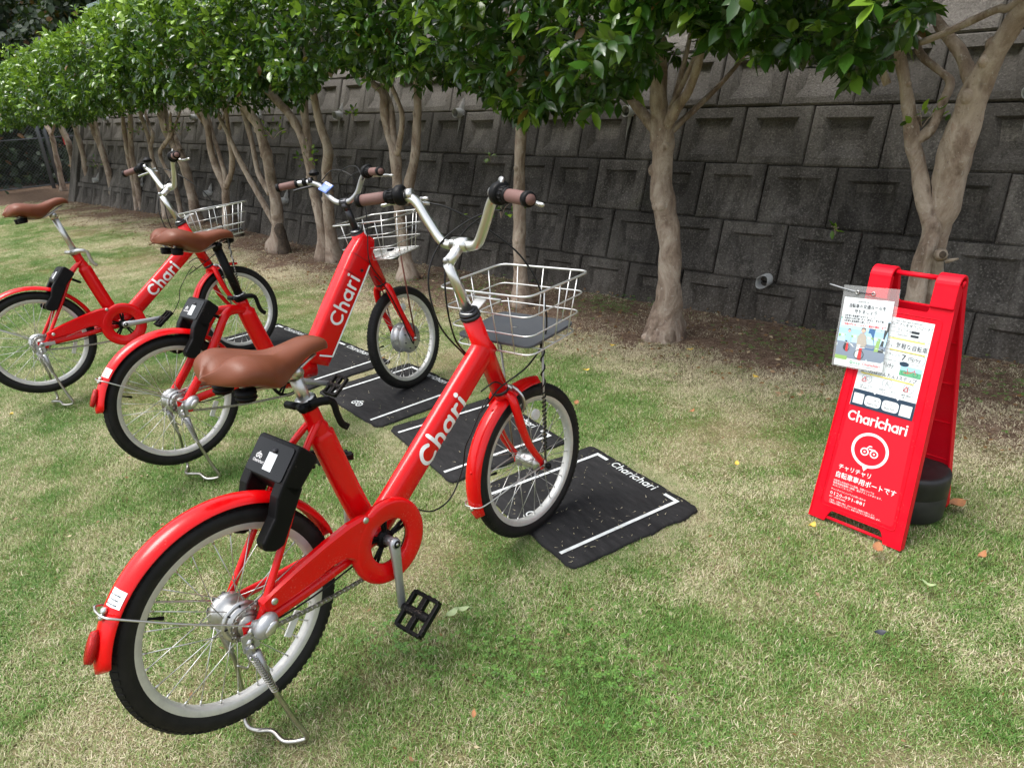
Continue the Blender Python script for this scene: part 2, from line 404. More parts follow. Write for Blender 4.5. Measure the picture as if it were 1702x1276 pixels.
def smooth_path(pts, k=6, closed=False):
    P = [Vector(p) for p in pts]; n = len(P); out = []
    rng = range(n if closed else n - 1)
    for i in rng:
        p0 = P[i - 1] if (i > 0 or closed) else P[0] * 2 - P[1]
        p1 = P[i]; p2 = P[(i + 1) % n]
        p3 = P[(i + 2) % n] if (i + 2 < n or closed) else P[n - 1] * 2 - P[n - 2]
        for j in range(k):
            t = j / k
            out.append(0.5 * ((2 * p1) + (p2 - p0) * t + (2 * p0 - 5 * p1 + 4 * p2 - p3) * t * t + (3 * p1 - p0 - 3 * p2 + p3) * t ** 3))
    if not closed: out.append(P[-1])
    return out
def rounded(pts, r, k=4, closed=False):
    """polyline with filleted corners"""
    P = [Vector(p) for p in pts]; n = len(P); out = []
    for i in range(n):
        if not closed and i in (0, n - 1): out.append(P[i]); continue
        a, b, c = P[i - 1], P[i], P[(i + 1) % n]
        ra = min(r, (a - b).length * 0.48, (c - b).length * 0.48)
        p = b + (a - b).normalized() * ra; q = b + (c - b).normalized() * ra
        for j in range(k + 1):
            t = j / k; out.append(p * (1 - t) ** 2 + b * 2 * t * (1 - t) + q * t * t)
    return out
def arc2(cx, cz, r, a0, a1, n):
    return [(cx + r * math.cos(math.radians(a0 + (a1 - a0) * i / n)), cz + r * math.sin(math.radians(a0 + (a1 - a0) * i / n))) for i in range(n + 1)]

def tag(o, label=None, cat=None, group=None, kind=None):
    if label: o['label'] = label
    if cat: o['category'] = cat
    if group: o['group'] = group
    if kind: o['kind'] = kind
    return o
def empty(name, loc=(0, 0, 0), mat=None):
    o = bpy.data.objects.new(name, None); o.empty_display_size = 0.1; COL.objects.link(o)
    if mat is not None: o.matrix_world = mat
    else: o.location = loc
    return o
def np_mesh(name, verts, faces, mats, tint=None, parent=None, smooth=True):
    """verts (n,3), faces (m,k) equal-sized"""
    me = bpy.data.meshes.new(name); nv = len(verts); nf, k = faces.shape
    me.vertices.add(nv); me.vertices.foreach_set('co', np.asarray(verts, np.float32).ravel())
    me.loops.add(nf * k); me.loops.foreach_set('vertex_index', faces.astype(np.int32).ravel())
    me.polygons.add(nf); me.polygons.foreach_set('loop_start', np.arange(0, nf * k, k, dtype=np.int32))
    me.polygons.foreach_set('use_smooth', np.full(nf, smooth))
    me.update(calc_edges=True)
    if tint is not None:
        a = me.attributes.new('tint', 'FLOAT', 'POINT'); a.data.foreach_set('value', np.asarray(tint, np.float32))
    me.materials.append(M[mats] if isinstance(mats, str) else mats)
    o = bpy.data.objects.new(name, me); COL.objects.link(o)
    if parent is not None: o.parent = parent
    return o

# flat print: strokes and glyphs mapped onto a surface by f(x, y, h) -> point
class Print:
    def __init__(s, f, h0=0.0004):
        s.mb = MB(); s.f = f; s.h = h0
    def lift(s): s.h += 0.00001; return s.h
    def poly(s, pts, mi=0):
        h = s.lift(); s.mb.add([s.f(a, b, h) for a, b in pts], [tuple(range(len(pts)))], mi, False)
    def rect(s, x0, y0, x1, y1, mi=0): s.poly([(x0, y0), (x1, y0), (x1, y1), (x0, y1)], mi)
    def rrect(s, x0, y0, x1, y1, r, mi=0):
        pts = arc2(x1 - r, y0 + r, r, -90, 0, 4) + arc2(x1 - r, y1 - r, r, 0, 90, 4) + arc2(x0 + r, y1 - r, r, 90, 180, 4) + arc2(x0 + r, y0 + r, r, 180, 270, 4)
        s.poly(pts, mi)
    def disc(s, cx, cy, r, mi=0, n=20): s.poly([(cx + r * math.cos(2 * PI * i / n), cy + r * math.sin(2 * PI * i / n)) for i in range(n)], mi)
    def ring(s, cx, cy, r, w, mi=0, n=24):
        h = s.lift(); vs = []
        for i in range(n):
            a = 2 * PI * i / n
            for q in (r - w / 2, r + w / 2): vs.append(s.f(cx + q * math.cos(a), cy + q * math.sin(a), h))
        s.mb.add(vs, [(2 * i, 2 * i + 1, 2 * ((i + 1) % n) + 1, 2 * ((i + 1) % n)) for i in range(n)], mi, False)
    def stroke(s, pts, w, mi=0, cap=True):
        h = s.lift(); Q = [Vector((a, b)) for a, b in pts]; P = [Q[0]]
        for a_, b_ in zip(Q, Q[1:]):
            m = max(1, min(12, int((b_ - a_).length / (w * 0.8))))
            P += [a_.lerp(b_, (j + 1) / m) for j in range(m)]
        n = len(P); vs = []
        for i in range(n):
            t = (P[min(i + 1, n - 1)] - P[max(i - 1, 0)]).normalized(); nn = Vector((-t.y, t.x))
            vs += [P[i] + nn * w / 2, P[i] - nn * w / 2]
        s.mb.add([s.f(p.x, p.y, h) for p in vs], [(2 * i, 2 * i + 1, 2 * i + 3, 2 * i + 2) for i in range(n - 1)], mi, False)
        if cap:
            for e, d in ((P[0], P[0] - P[1]), (P[-1], P[-1] - P[-2])):
                h2 = s.lift(); a0 = math.atan2(d.y, d.x)
                pts2 = [(e.x + w / 2 * math.cos(a0 - PI / 2 + PI * i / 6), e.y + w / 2 * math.sin(a0 - PI / 2 + PI * i / 6)) for i in range(7)]
                s.mb.add([s.f(a, b, h2) for a, b in pts2], [tuple(range(7))], mi, False)
    def word(s, text, x, y, size, w=0.15, mi=0, gap=0.2, sx=1.0):
        """geometric rounded lettering from strokes; size = cap height"""
        k = size
        for ch in text:
            xh = 0.66
            if ch == 'C': g = [arc2(0.44, 0.5, 0.43, 48, 312, 18)]; adv = 0.80
            elif ch == 'c': g = [arc2(0.31, xh / 2, xh / 2 - 0.01, 45, 315, 14)]; adv = 0.56
            elif ch == 'h': g = [[(0.07, 0), (0.07, 1.04)], arc2(0.30, 0.40, 0.23, 180, 0, 10) + [(0.53, 0)]]; adv = 0.60
            elif ch == 'a': g = [arc2(0.32, xh / 2 - 0.01, xh / 2 - 0.03, 20, 340, 16), [(0.60, xh - 0.02), (0.60, 0)]]; adv = 0.67
            elif ch == 'r': g = [[(0.07, xh), (0.07, 0)], arc2(0.33, 0.36, 0.26, 180, 75, 8)]; adv = 0.44
            elif ch == 'i': g = [[(0.07, xh), (0.07, 0)]]; adv = 0.14; s.disc(x + 0.07 * k * sx, y + 0.92 * k, w * k * 0.62, mi, 14)
            else: g = []; adv = 0.3
            for st in g: s.stroke([(x + a * k * sx, y + b * k) for a, b in st], w * k, mi)
            x += (adv + gap) * k * sx
        return x
    def bike_icon(s, cx, cy, k, mi=0):
        s.ring(cx - 0.27 * k, cy - 0.1 * k, 0.2 * k, 0.075 * k, mi); s.ring(cx + 0.27 * k, cy - 0.1 * k, 0.2 * k, 0.075 * k, mi)
        s.disc(cx - 0.27 * k, cy - 0.1 * k, 0.06 * k, mi, 12); s.disc(cx + 0.27 * k, cy - 0.1 * k, 0.06 * k, mi, 12)
        s.stroke([(cx - 0.18 * k, cy + 0.12 * k), (cx - 0.06 * k, cy + 0.3 * k), (cx + 0.06 * k, cy + 0.3 * k)], 0.07 * k, mi)
        s.stroke([(cx - 0.03 * k, cy + 0.13 * k), (cx + 0.28 * k, cy + 0.13 * k)], 0.08 * k, mi)
    def text(s, body, x, y, size, mi=0, align='LEFT', bold=0.0, width=None):
        cu = bpy.data.curves.new('t', 'FONT'); cu.body = body; cu.size = size; cu.resolution_u = 1; cu.offset = bold * size
        cu.align_x = align
        o = bpy.data.objects.new('t', cu); COL.objects.link(o)
        dg = bpy.context.evaluated_depsgraph_get(); dg.update()
        me = bpy.data.meshes.new_from_object(o.evaluated_get(dg))
        h = s.lift()
        xs = [v.co.x for v in me.vertices] or [0, 1]
        sx = 1.0
        if width: sx = width / max(1e-6, max(xs) - min(xs))
        s.mb.add([s.f(x + v.co.x * sx, y + v.co.y, h) for v in me.vertices], [tuple(p.vertices) for p in me.polygons], mi, False)
        bpy.data.objects.remove(o); bpy.data.meshes.remove(me); bpy.data.curves.remove(cu)
    def build(s, name, mats, parent=None, loc=None): return s.mb.build(name, mats, parent, loc=loc)

# ================================================================== GROUND
def gz(x, y):
    """height of the lawn: almost level, a little higher towards the far end"""
    t = min(1.0, max(0.0, (-6.6 - x) / 1.9)); t = t * t * (3 - 2 * t)
    return 0.07 * t
def build_ground():
    n = 150; xs = sorted(set([-120, -70, -45, -32, -26] + [round(-21 + 0.22 * i, 3) for i in range(116)] + [6, 9, 14, 25, 60]))
    ys = sorted(set([-60, -30, -15, -8, -4, -2, -1] + [round(-0.5 + 0.12 * i, 3) for i in range(42)] + [4.6, 5.2, 6, 8, 12, 20, 50]))
    vs = []
    for y in ys:
        for x in xs:
            b = 0.012 * (mnoise.noise(Vector((x * 1.3, y * 1.3, 0)))) + 0.006 * mnoise.noise(Vector((x * 6, y * 6, 4)))
            if abs(x) > 22 or y < -1: b = 0
            vs.append((x, y, gz(x, y) + b - 0.012))
    w = len(xs)
    fs = [(j * w + i, j * w + i + 1, (j + 1) * w + i + 1, (j + 1) * w + i) for j in range(len(ys) - 1) for i in range(w - 1)]
    mb = MB(); mb.add(vs, fs)
    return tag(mb.build('ground', 'ground'), kind='structure')
ground = build_ground()

# ================================================================== RETAINING WALL
WY0, WK = 3.93, 0.35
WL = math.sqrt(1 + WK * WK)
WN = Vector((0, -1, WK)) / WL                       # outward normal
WS = Vector((0, WK, 1)) / WL                        # up the slope
def wall_pt(x, z, d=0.0):
    return Vector((x, WY0 + WK * z, z)) + WN * d
def block_mesh(seed):
    r = random.Random(seed); w, h = 0.399, 0.333
    j = lambda a=0.002: r.uniform(-a, a)
    def ring(l, rr, b, t, db, dt): return [(l + j(), b + j(), db), (rr + j(), b + j(), db), (rr + j(), t + j(), dt), (l + j(), t + j(), dt)]
    W = w / 2; H = h / 2
    rings = [ring(-W, W, -H, H, -0.09, -0.09), ring(-W, W, -H, H, -0.010, -0.010), ring(-W + 0.008, W - 0.008, -H + 0.008, H - 0.008, 0, 0),
             ring(-W + 0.070, W - 0.070, -H + 0.045, H - 0.066, 0.001, 0.001), ring(-W + 0.112, W - 0.112, -H + 0.115, H - 0.080, -0.020 + j(0.005), -0.045 + j(0.006))]
    vs = [Vector((u, v, d)) for rg in rings for (u, v, d) in rg]
    fs = []
    for k in range(4):
        for i in range(4):
            fs.append((k * 4 + i, k * 4 + (i + 1) % 4, k * 4 + 4 + (i + 1) % 4, k * 4 + 4 + i))
    fs.append((16, 17, 18, 19))
    me = bpy.data.meshes.new('block'); me.from_pydata(vs, [], fs); me.materials.append(M['concrete']); me.update()
    return me
wall = empty('retaining_wall', (-6.0, WY0, 0))
tag(wall, 'dark weathered retaining wall of recessed concrete blocks leaning back behind the tree row', 'wall')
bmesh_vars = [block_mesh(i) for i in range(5)]
Rb = Matrix((Vector((1, 0, 0)), WS, WN)).transposed()
for row in range(7):
    off = -0.6 + (0.0 if row % 2 == 0 else -0.2035)
    for k in range(-4, 33):
        x = off - 0.407 * k - 0.2035
        if x < -13.5 or x > 1.1: continue
        z = -0.125 + 0.3195 * row + 0.16 - 0.0135 * (x + 0.5)
        o = bpy.data.objects.new('block', bmesh_vars[rnd.randrange(5)]); COL.objects.link(o); o.parent = wall
        p = wall_pt(x, z, rnd.uniform(-0.004, 0.004)) - wall.location
        R = Rb @ Matrix.Rotation(rnd.uniform(-0.004, 0.004), 3, 'Z') @ Matrix.Rotation(rnd.uniform(-0.006, 0.006), 3, 'X')
        o.matrix_local = Matrix.Translation(p) @ R.to_4x4()
mb = MB()
a0, a1 = -13.62, 1.3
def wq(x, z, d): return wall_pt(x, z, d) - wall.location
vs = [wq(a0, -0.3, -0.03), wq(a1, -0.3, -0.03), wq(a1, 2.2, -0.03), wq(a0, 2.3, -0.03)]
vs += [p + Vector((0, 0.5, 0)) for p in vs]
mb.add(vs, [(0, 1, 2, 3), (4, 7, 6, 5), (0, 3, 7, 4), (1, 5, 6, 2), (3, 2, 6, 7), (0, 4, 5, 1)], 0, False)
mb.build('mortar_backing', 'concrete', wall)
mb = MB(); vs = []
for z in (-0.3, 2.38):
    for x in (-13.80, -13.50):
        for d in (-0.25, 0.03): vs.append(wq(x, z, d))
mb.add(vs, [(0, 1, 3, 2), (4, 6, 7, 5), (0, 4, 5, 1), (2, 3, 7, 6), (0, 2, 6, 4), (1, 5, 7, 3)], 0, False)
mb.build('end_pier', 'concrete', wall, bevel=0.01)
mb = MB(); mb.box((0, 0.93, 2.21), (14.8, 0.34, 0.14)); mb.v = [(x - 0.15, y, z - 0.0135 * (x)) for x, y, z in mb.v]
mb.build('coping', 'concrete', wall, bevel=0.01)
def drain(x, z, r=0.037, lime=True, ragged=False):
    c = wall_pt(x, z, -0.02) - wall.location
    ax = Vector((0, -1, 0.02)).normalized()
    mb = MB(); n = 18
    u = Vector((1, 0, 0)); w = ax.cross(u)
    vs = []
    L = 0.095
    for (rr, dd) in ((r, 0), (r, L), (r * 0.88, L), (r * 0.86, 0.0)):
        for k in range(n):
            a = 2 * PI * k / n; q = dd - (0.018 * (0.5 + 0.5 * math.sin(3 * a + x)) if dd == L and ragged else 0)
            vs.append(c + ax * q + (u * math.cos(a) + w * math.sin(a)) * rr * (1.0 if not ragged else 1 + 0.08 * math.sin(2 * a)))
    fs = [(i * n + k, i * n + (k + 1) % n, (i + 1) * n + (k + 1) % n, (i + 1) * n + k) for i in range(3) for k in range(n)]
    fs.append(tuple(3 * n + k for k in range(n)))
    mb.add(vs, fs[:-1]); mb.add(vs[3 * n:], [tuple(range(n))], 1, False)
    pipe = mb.build('drain_pipe', ['pipe', 'black'], wall)
    if lime:
        q = MB(); vs = []; fs = []
        for i in range(7):
            t = i / 6; zz = z - 0.028 + 0.135 * t; ww = 0.043 * (1 - t) ** 0.8 + 0.003; dp = 0.045 * (1 - t) + 0.006
            for k in range(7):
                a = -1 + 2 * k / 6
                vs.append(wall_pt(x + ww * a, zz, -0.004 + dp * math.sqrt(max(0, 1 - a * a)) + 0.004 * mnoise.noise(Vector((x * 9 + k, i, 0)))) - wall.location)
        for i in range(6):
            for k in range(6): fs.append((i * 7 + k, i * 7 + k + 1, i * 7 + 8 + k, i * 7 + 7 + k))
        q.add(vs, fs); q.build('lime_deposit', 'lime', pipe)
        q = MB(); w0 = 0.022; pts = [(-w0 * 0.7, -0.035), (w0 * 0.7, -0.035), (w0 * 0.6, -0.09), (w0 * 0.15, -0.13), (w0 * 0.0, -0.19), (-w0 * 0.3, -0.12)]
        q.add([wall_pt(x + a, z + b, 0.0065) - wall.location for a, b in pts], [tuple(range(6))], 0, False)
        if z > 0.8 and x > -7: q.build('lime_streak', 'lime', pipe)
for (x, z, rg) in ((-0.60, 1.20, 0), (-2.85, 1.175, 0), (-4.523, 1.205, 0), (-6.244, 1.225, 0), (-7.815, 1.25, 0), (-9.4, 1.27, 0), (-11.0, 1.29, 0), (-12.4, 1.31, 0)):
    drain(x, z)
drain(-1.676, 0.225, 0.040, False, True)
for (x, z) in ((-7.05, 0.40), (-8.8, 0.40), (-10.9, 0.42), (-12.6, 0.43)): drain(x, z, 0.036, True)

# earth bank held by the wall, and the slope going up behind it
mb = MB(); vs = []; xs = [-14.5 + 1.3 * i for i in range(14)] ; ysz = [(4.85, 2.1), (6.0, 2.3), (8.0, 3.1), (12, 4.5), (20, 7.5), (40, 12)]
for (y, z) in ysz:
    for x in xs: vs.append((x, y, z + 0.12 * mnoise.noise(Vector((x, y, 0)))))
n = len(xs)
mb.add(vs, [(j * n + i, j * n + i + 1, (j + 1) * n + i + 1, (j + 1) * n + i) for j in range(len(ysz) - 1) for i in range(n - 1)])
tag(mb.build('hillside', 'hill'), kind='structure')

# ================================================================== PARKING MATS
MAT_LABELS = ['black rubber bicycle mat under the front wheel of the nearest red bicycle',
              'empty black rubber bicycle mat between the nearest two bicycles',
              'black rubber bicycle mat under the front wheel of the thick-framed electric bicycle',
              'empty black rubber bicycle mat left of the electric bicycle front wheel',
              'black rubber bicycle mat under the front wheel of the farthest bicycle']
def build_mat(cx, cy, ang, label, seed, logo=True):
    root = empty('parking_mat', mat=Matrix.Translation((cx, cy, 0.0)) @ Matrix.Rotation(math.radians(-ang), 4, 'Z'))
    tag(root, label, 'bicycle mat', 'black bicycle mats laid in a row on the lawn')
    r = random.Random(seed); hw, hl = 0.294, 0.268
    edge = []
    cor = rounded([(-hw, -hl, 0), (hw, -hl, 0), (hw, hl, 0), (-hw, hl, 0)], 0.035, 5, closed=True)
    for i, p in enumerate(cor):
        q = cor[(i + 1) % len(cor)]; m = max(1, int((q - p).length / 0.03))
        for k in range(m): edge.append(p.lerp(q, k / m))
    pts = []
    for p in edge:
        k = 0.007 * mnoise.noise(Vector((p.x * 14 + seed * 7, p.y * 14, 0))) + 0.004 * r.uniform(-1, 1)
        pts.append((p.x + p.normalized().x * k, p.y + p.normalized().y * k))
    n = len(pts); vs = []; fs = []
    rr = [1.0, 0.985, 0.8, 0.6, 0.4, 0.2]
    for j, s_ in enumerate(rr):
        for (a, b) in pts:
            zz = 0.0075 + 0.0022 * mnoise.noise(Vector((a * s_ * 7 + seed, b * s_ * 7, 1)))
            vs.append((a * s_, b * s_, zz if j else 0.001))
    low = [(a, b, -0.004) for a, b in pts]
    for j in range(len(rr) - 1):
        for i in range(n): fs.append((j * n + i, j * n + (i + 1) % n, (j + 1) * n + (i + 1) % n, (j + 1) * n + i))
    c = len(vs); vs.append((0, 0, 0.0075))
    for i in range(n): fs.append(((len(rr) - 1) * n + i, (len(rr) - 1) * n + (i + 1) % n, c))
    o = len(vs); vs += low
    for i in range(n): fs.append((i, o + i, o + (i + 1) % n, (i + 1) % n))
    mb = MB(); mb.add(vs, fs, 0, True); mb.build('rubber_sheet', 'mat', root)
    def f(a, b, h): return (a, b, 0.0098 + h)
    w = 0.0135
    for sx in (-1, 1):
        P = Print(f)
        P.stroke([(sx * 0.215, -hl + 0.012), (sx * 0.215, -0.08), (sx * 0.215, 0.08), (sx * 0.215, hl - 0.036)], w, 0, False)
        P.stroke([(sx * 0.2215, hl - 0.0337), (sx * 0.155, hl - 0.0337)], w, 0, False)
        P.build('marking_line', 'matline', root)
    P = Print(f); P.word('Charichari', -0.118, hl - 0.050, 0.033, 0.15); P.build('lettering', 'matline', root)
    P = Print(f); P.bike_icon(0.0, -hl + 0.068, 0.075); P.build('bicycle_emblem', 'matline', root)
    return root
MATS = [(-1.295, 1.692, 15.6), (-1.962, 1.82, 15.5), (-2.619, 1.921, 8.0), (-3.29, 1.95, 5.0), (-3.93, 1.935, 2.0)]
for i, (a, b, g_) in enumerate(MATS): build_mat(a, b, g_, MAT_LABELS[i], i + 1)

# ================================================================== TREES
TREES={1:[[[-15.92,4.5,0.064,0.049],[-15.848,4.5,0.414,0.0456],[-15.768,4.5,0.766,0.0422],[-15.71,4.5,1.088,0.039],[-15.931,4.5,1.334,0.0365],[-15.927,4.5,1.554,0.0335]],[[-15.676,4.5,1.087,0.0224],[-15.441,4.55,1.301,0.0198],[-15.305,4.6,1.449,0.0175]]],2:[[[-14.574,4.3,0.074,0.0594],[-14.357,4.3,0.475,0.0541],[-14.221,4.3,0.917,0.049],[-14.361,4.3,1.211,0.045],[-14.391,4.3,1.52,0.0407],[-14.419,4.3,1.758,0.0366]]],3:[[[-13.231,4.15,0.078,0.0519],[-13.254,4.15,0.434,0.0471],[-13.187,4.15,0.859,0.042],[-13.211,4.15,1.261,0.0372],[-13.289,4.15,1.496,0.0329],[-13.33,4.15,1.675,0.0286]],[[-13.184,4.15,1.261,0.0249],[-13.304,4.2,1.404,0.0221],[-13.329,4.25,1.626,0.0192]]],4:[[[-12.185,4.1,0.065,0.0583],[-12.136,4.1,0.475,0.0513],[-12.164,4.1,0.871,0.0449],[-12.281,4.1,1.173,0.0389],[-12.224,4.1,1.468,0.0326],[-12.184,4.1,1.673,0.0266]],[[-12.162,4.1,0.905,0.031],[-12.222,4.133,1.247,0.0278],[-12.299,4.167,1.467,0.0247],[-12.334,4.2,1.676,0.0216]]],5:[[[-11.056,4.0,0.073,0.0366],[-10.958,4.0,0.456,0.0338],[-10.913,4.0,0.816,0.0313],[-10.826,4.0,1.164,0.0287],[-10.753,4.0,1.362,0.0264],[-10.748,4.0,1.581,0.0242]],[[-10.922,4.0,0.081,0.045],[-10.881,4.02,0.523,0.0404],[-10.865,4.04,0.885,0.0362],[-10.711,4.06,1.228,0.0318],[-10.634,4.08,1.423,0.0279],[-10.584,4.1,1.608,0.0241]]],6:[[[-9.672,3.85,0.069,0.0394],[-9.708,3.85,0.518,0.0357],[-9.738,3.85,0.778,0.0323],[-9.694,3.85,1.033,0.0288],[-9.751,3.85,1.269,0.0256],[-9.784,3.85,1.48,0.0225]],[[-9.71,3.85,0.946,0.0229],[-9.629,3.883,1.095,0.0201],[-9.761,3.917,1.222,0.0177],[-9.875,3.95,1.443,0.0152]]],7:[[[-8.843,3.85,0.096,0.0594],[-8.812,3.85,0.479,0.0546],[-8.871,3.85,0.834,0.0504],[-9.043,3.85,1.004,0.047],[-9.135,3.85,1.142,0.0434],[-9.227,3.85,1.394,0.0396],[-9.313,3.85,1.598,0.0359]],[[-8.86,3.85,0.916,0.0272],[-9.009,3.883,1.084,0.0245],[-9.163,3.917,1.247,0.0218],[-9.257,3.95,1.458,0.0189]],[[-9.258,3.85,0.172,0.0305],[-9.194,3.826,0.539,0.0283],[-9.284,3.802,0.712,0.0268],[-9.281,3.778,0.892,0.025],[-9.004,3.754,1.006,0.0229],[-8.755,3.73,1.114,0.0209]]],8:[[[-7.774,3.7,0.074,0.0473],[-7.652,3.7,0.417,0.0433],[-7.62,3.7,0.553,0.0401],[-7.714,3.7,0.739,0.0372],[-7.767,3.7,0.925,0.0343],[-7.732,3.7,1.175,0.031],[-7.808,3.7,1.361,0.0282],[-7.872,3.7,1.54,0.0253]],[[-7.62,3.7,0.553,0.0274],[-7.615,3.725,0.676,0.0247],[-7.705,3.75,0.921,0.022],[-7.806,3.775,1.109,0.0195],[-7.881,3.8,1.298,0.0168]],[[-7.609,3.7,0.547,0.0339],[-7.365,3.676,0.726,0.03],[-7.219,3.652,0.898,0.0266],[-7.17,3.628,1.081,0.0235],[-7.084,3.604,1.229,0.0205],[-7.024,3.58,1.427,0.0175]]],9:[[[-6.606,3.62,-0.02,0.0581],[-6.47,3.62,0.373,0.0532],[-6.482,3.62,0.721,0.0493],[-6.491,3.62,0.942,0.0459],[-6.541,3.62,1.164,0.0427],[-6.676,3.62,1.311,0.04],[-6.877,3.62,1.446,0.0376],[-7.056,3.62,1.588,0.035]],[[-6.555,3.62,0.548,0.0271],[-6.736,3.64,0.746,0.0254],[-6.784,3.66,0.959,0.0234],[-6.845,3.68,1.164,0.0214],[-6.932,3.7,1.336,0.0196],[-7.02,3.72,1.503,0.0177]],[[-6.568,3.62,0.255,0.0288],[-6.751,3.596,0.56,0.0266],[-6.839,3.572,0.739,0.0243],[-6.901,3.548,0.889,0.0221],[-6.975,3.524,1.121,0.0198],[-7.046,3.5,1.295,0.0176]]],10:[[[-5.715,3.6,-0.002,0.0477],[-5.691,3.6,0.366,0.0446],[-5.729,3.6,0.604,0.0422],[-5.735,3.6,0.848,0.0397],[-5.768,3.6,1.056,0.0374],[-5.905,3.6,1.237,0.0356],[-6.105,3.6,1.387,0.0341],[-6.305,3.6,1.526,0.0326]],[[-5.728,3.6,0.935,0.0372],[-5.758,3.633,1.103,0.0353],[-5.788,3.667,1.305,0.0333],[-5.828,3.7,1.5,0.0314]],[[-5.579,3.6,0.002,0.0498],[-5.51,3.58,0.434,0.045],[-5.429,3.56,0.759,0.0406],[-5.327,3.54,0.959,0.0366],[-5.349,3.52,1.155,0.0332],[-5.347,3.5,1.392,0.0298],[-5.334,3.48,1.571,0.0265]]],11:[[[-4.408,3.5,-0.014,0.0509],[-4.415,3.5,0.366,0.0455],[-4.41,3.5,0.715,0.0403],[-4.39,3.5,0.936,0.0356],[-4.442,3.5,1.115,0.0315],[-4.46,3.5,1.275,0.0273],[-4.478,3.5,1.399,0.0232],[-4.829,3.5,1.583,0.0199],[-5.017,3.5,1.679,0.0162]],[[-4.392,3.5,0.927,0.0272],[-4.41,3.525,1.147,0.0246],[-4.438,3.55,1.272,0.0223],[-4.516,3.575,1.398,0.0202],[-4.586,3.6,1.566,0.0179]],[[-4.374,3.5,0.944,0.0248],[-4.273,3.47,1.066,0.022],[-4.189,3.44,1.218,0.0193],[-4.195,3.41,1.351,0.0169],[-4.247,3.38,1.51,0.0147]],[[-4.332,3.5,0.584,0.0369],[-4.276,3.52,0.762,0.0344],[-4.205,3.54,0.955,0.032],[-4.169,3.56,1.191,0.0296],[-4.154,3.58,1.382,0.0275],[-4.165,3.6,1.54,0.0256]]],12:[[[-3.108,3.42,-0.015,0.0429],[-3.105,3.42,0.271,0.0406],[-3.094,3.42,0.514,0.0384],[-3.086,3.42,0.776,0.0363],[-3.043,3.42,1.118,0.0338],[-3.018,3.42,1.338,0.0318],[-3.017,3.42,1.502,0.0301]]],13:[[[-1.979,3.37,0.007,0.0653],[-1.96,3.37,0.136,0.0634],[-1.953,3.37,0.289,0.0614],[-1.962,3.37,0.542,0.0591],[-1.993,3.37,0.7,0.0575],[-2.027,3.37,0.855,0.056],[-2.02,3.37,1.007,0.0542],[-2.035,3.37,1.14,0.0527]],[[-2.034,3.37,1.125,0.0404],[-2.054,3.395,1.269,0.037],[-2.072,3.42,1.368,0.0338],[-2.094,3.445,1.495,0.0306],[-2.103,3.47,1.66,0.0272]],[[-2.013,3.37,1.11,0.031],[-1.936,3.346,1.205,0.0277],[-1.853,3.322,1.291,0.0246],[-1.789,3.298,1.436,0.0215],[-1.77,3.274,1.552,0.0188],[-1.767,3.25,1.69,0.0162]],[[-2.063,3.37,1.111,0.0313],[-2.149,3.39,1.179,0.0278],[-2.234,3.41,1.257,0.0243],[-2.371,3.43,1.328,0.0208],[-2.562,3.45,1.373,0.0175],[-2.767,3.47,1.485,0.0138]]],14:[[[-0.7,3.4,-0.015,0.0415],[-0.743,3.4,0.379,0.0399],[-0.745,3.4,0.54,0.0392],[-0.724,3.4,0.672,0.0383],[-0.746,3.4,0.746,0.0356],[-0.781,3.4,0.839,0.0329],[-0.822,3.4,0.965,0.0302],[-0.853,3.4,1.048,0.03],[-0.878,3.4,1.159,0.0273],[-0.915,3.4,1.288,0.0246],[-0.952,3.4,1.407,0.022]],[[-0.847,3.4,1.041,0.02],[-0.793,3.417,1.098,0.0185],[-0.771,3.433,1.197,0.017],[-0.76,3.45,1.266,0.0157],[-0.805,3.467,1.31,0.0146],[-0.879,3.483,1.366,0.0135],[-0.929,3.5,1.45,0.0124]],[[-0.662,3.52,-0.048,0.0396],[-0.699,3.493,0.362,0.0405],[-0.717,3.467,0.583,0.0445],[-0.707,3.44,0.78,0.0558],[-0.693,3.413,0.937,0.0591],[-0.671,3.387,1.085,0.0572],[-0.652,3.36,1.237,0.0508],[-0.606,3.333,1.352,0.0424],[-0.553,3.307,1.471,0.0365],[-0.514,3.28,1.58,0.0312]],[[-0.674,3.4,1.259,0.0257],[-0.728,3.433,1.358,0.0228],[-0.8,3.467,1.439,0.0199],[-0.876,3.5,1.533,0.0169]],[[-0.877,3.4,1.419,0.012],[-0.809,3.37,1.438,0.0128],[-0.735,3.34,1.464,0.0136],[-0.618,3.31,1.507,0.0141],[-0.556,3.28,1.52,0.0148]]]}
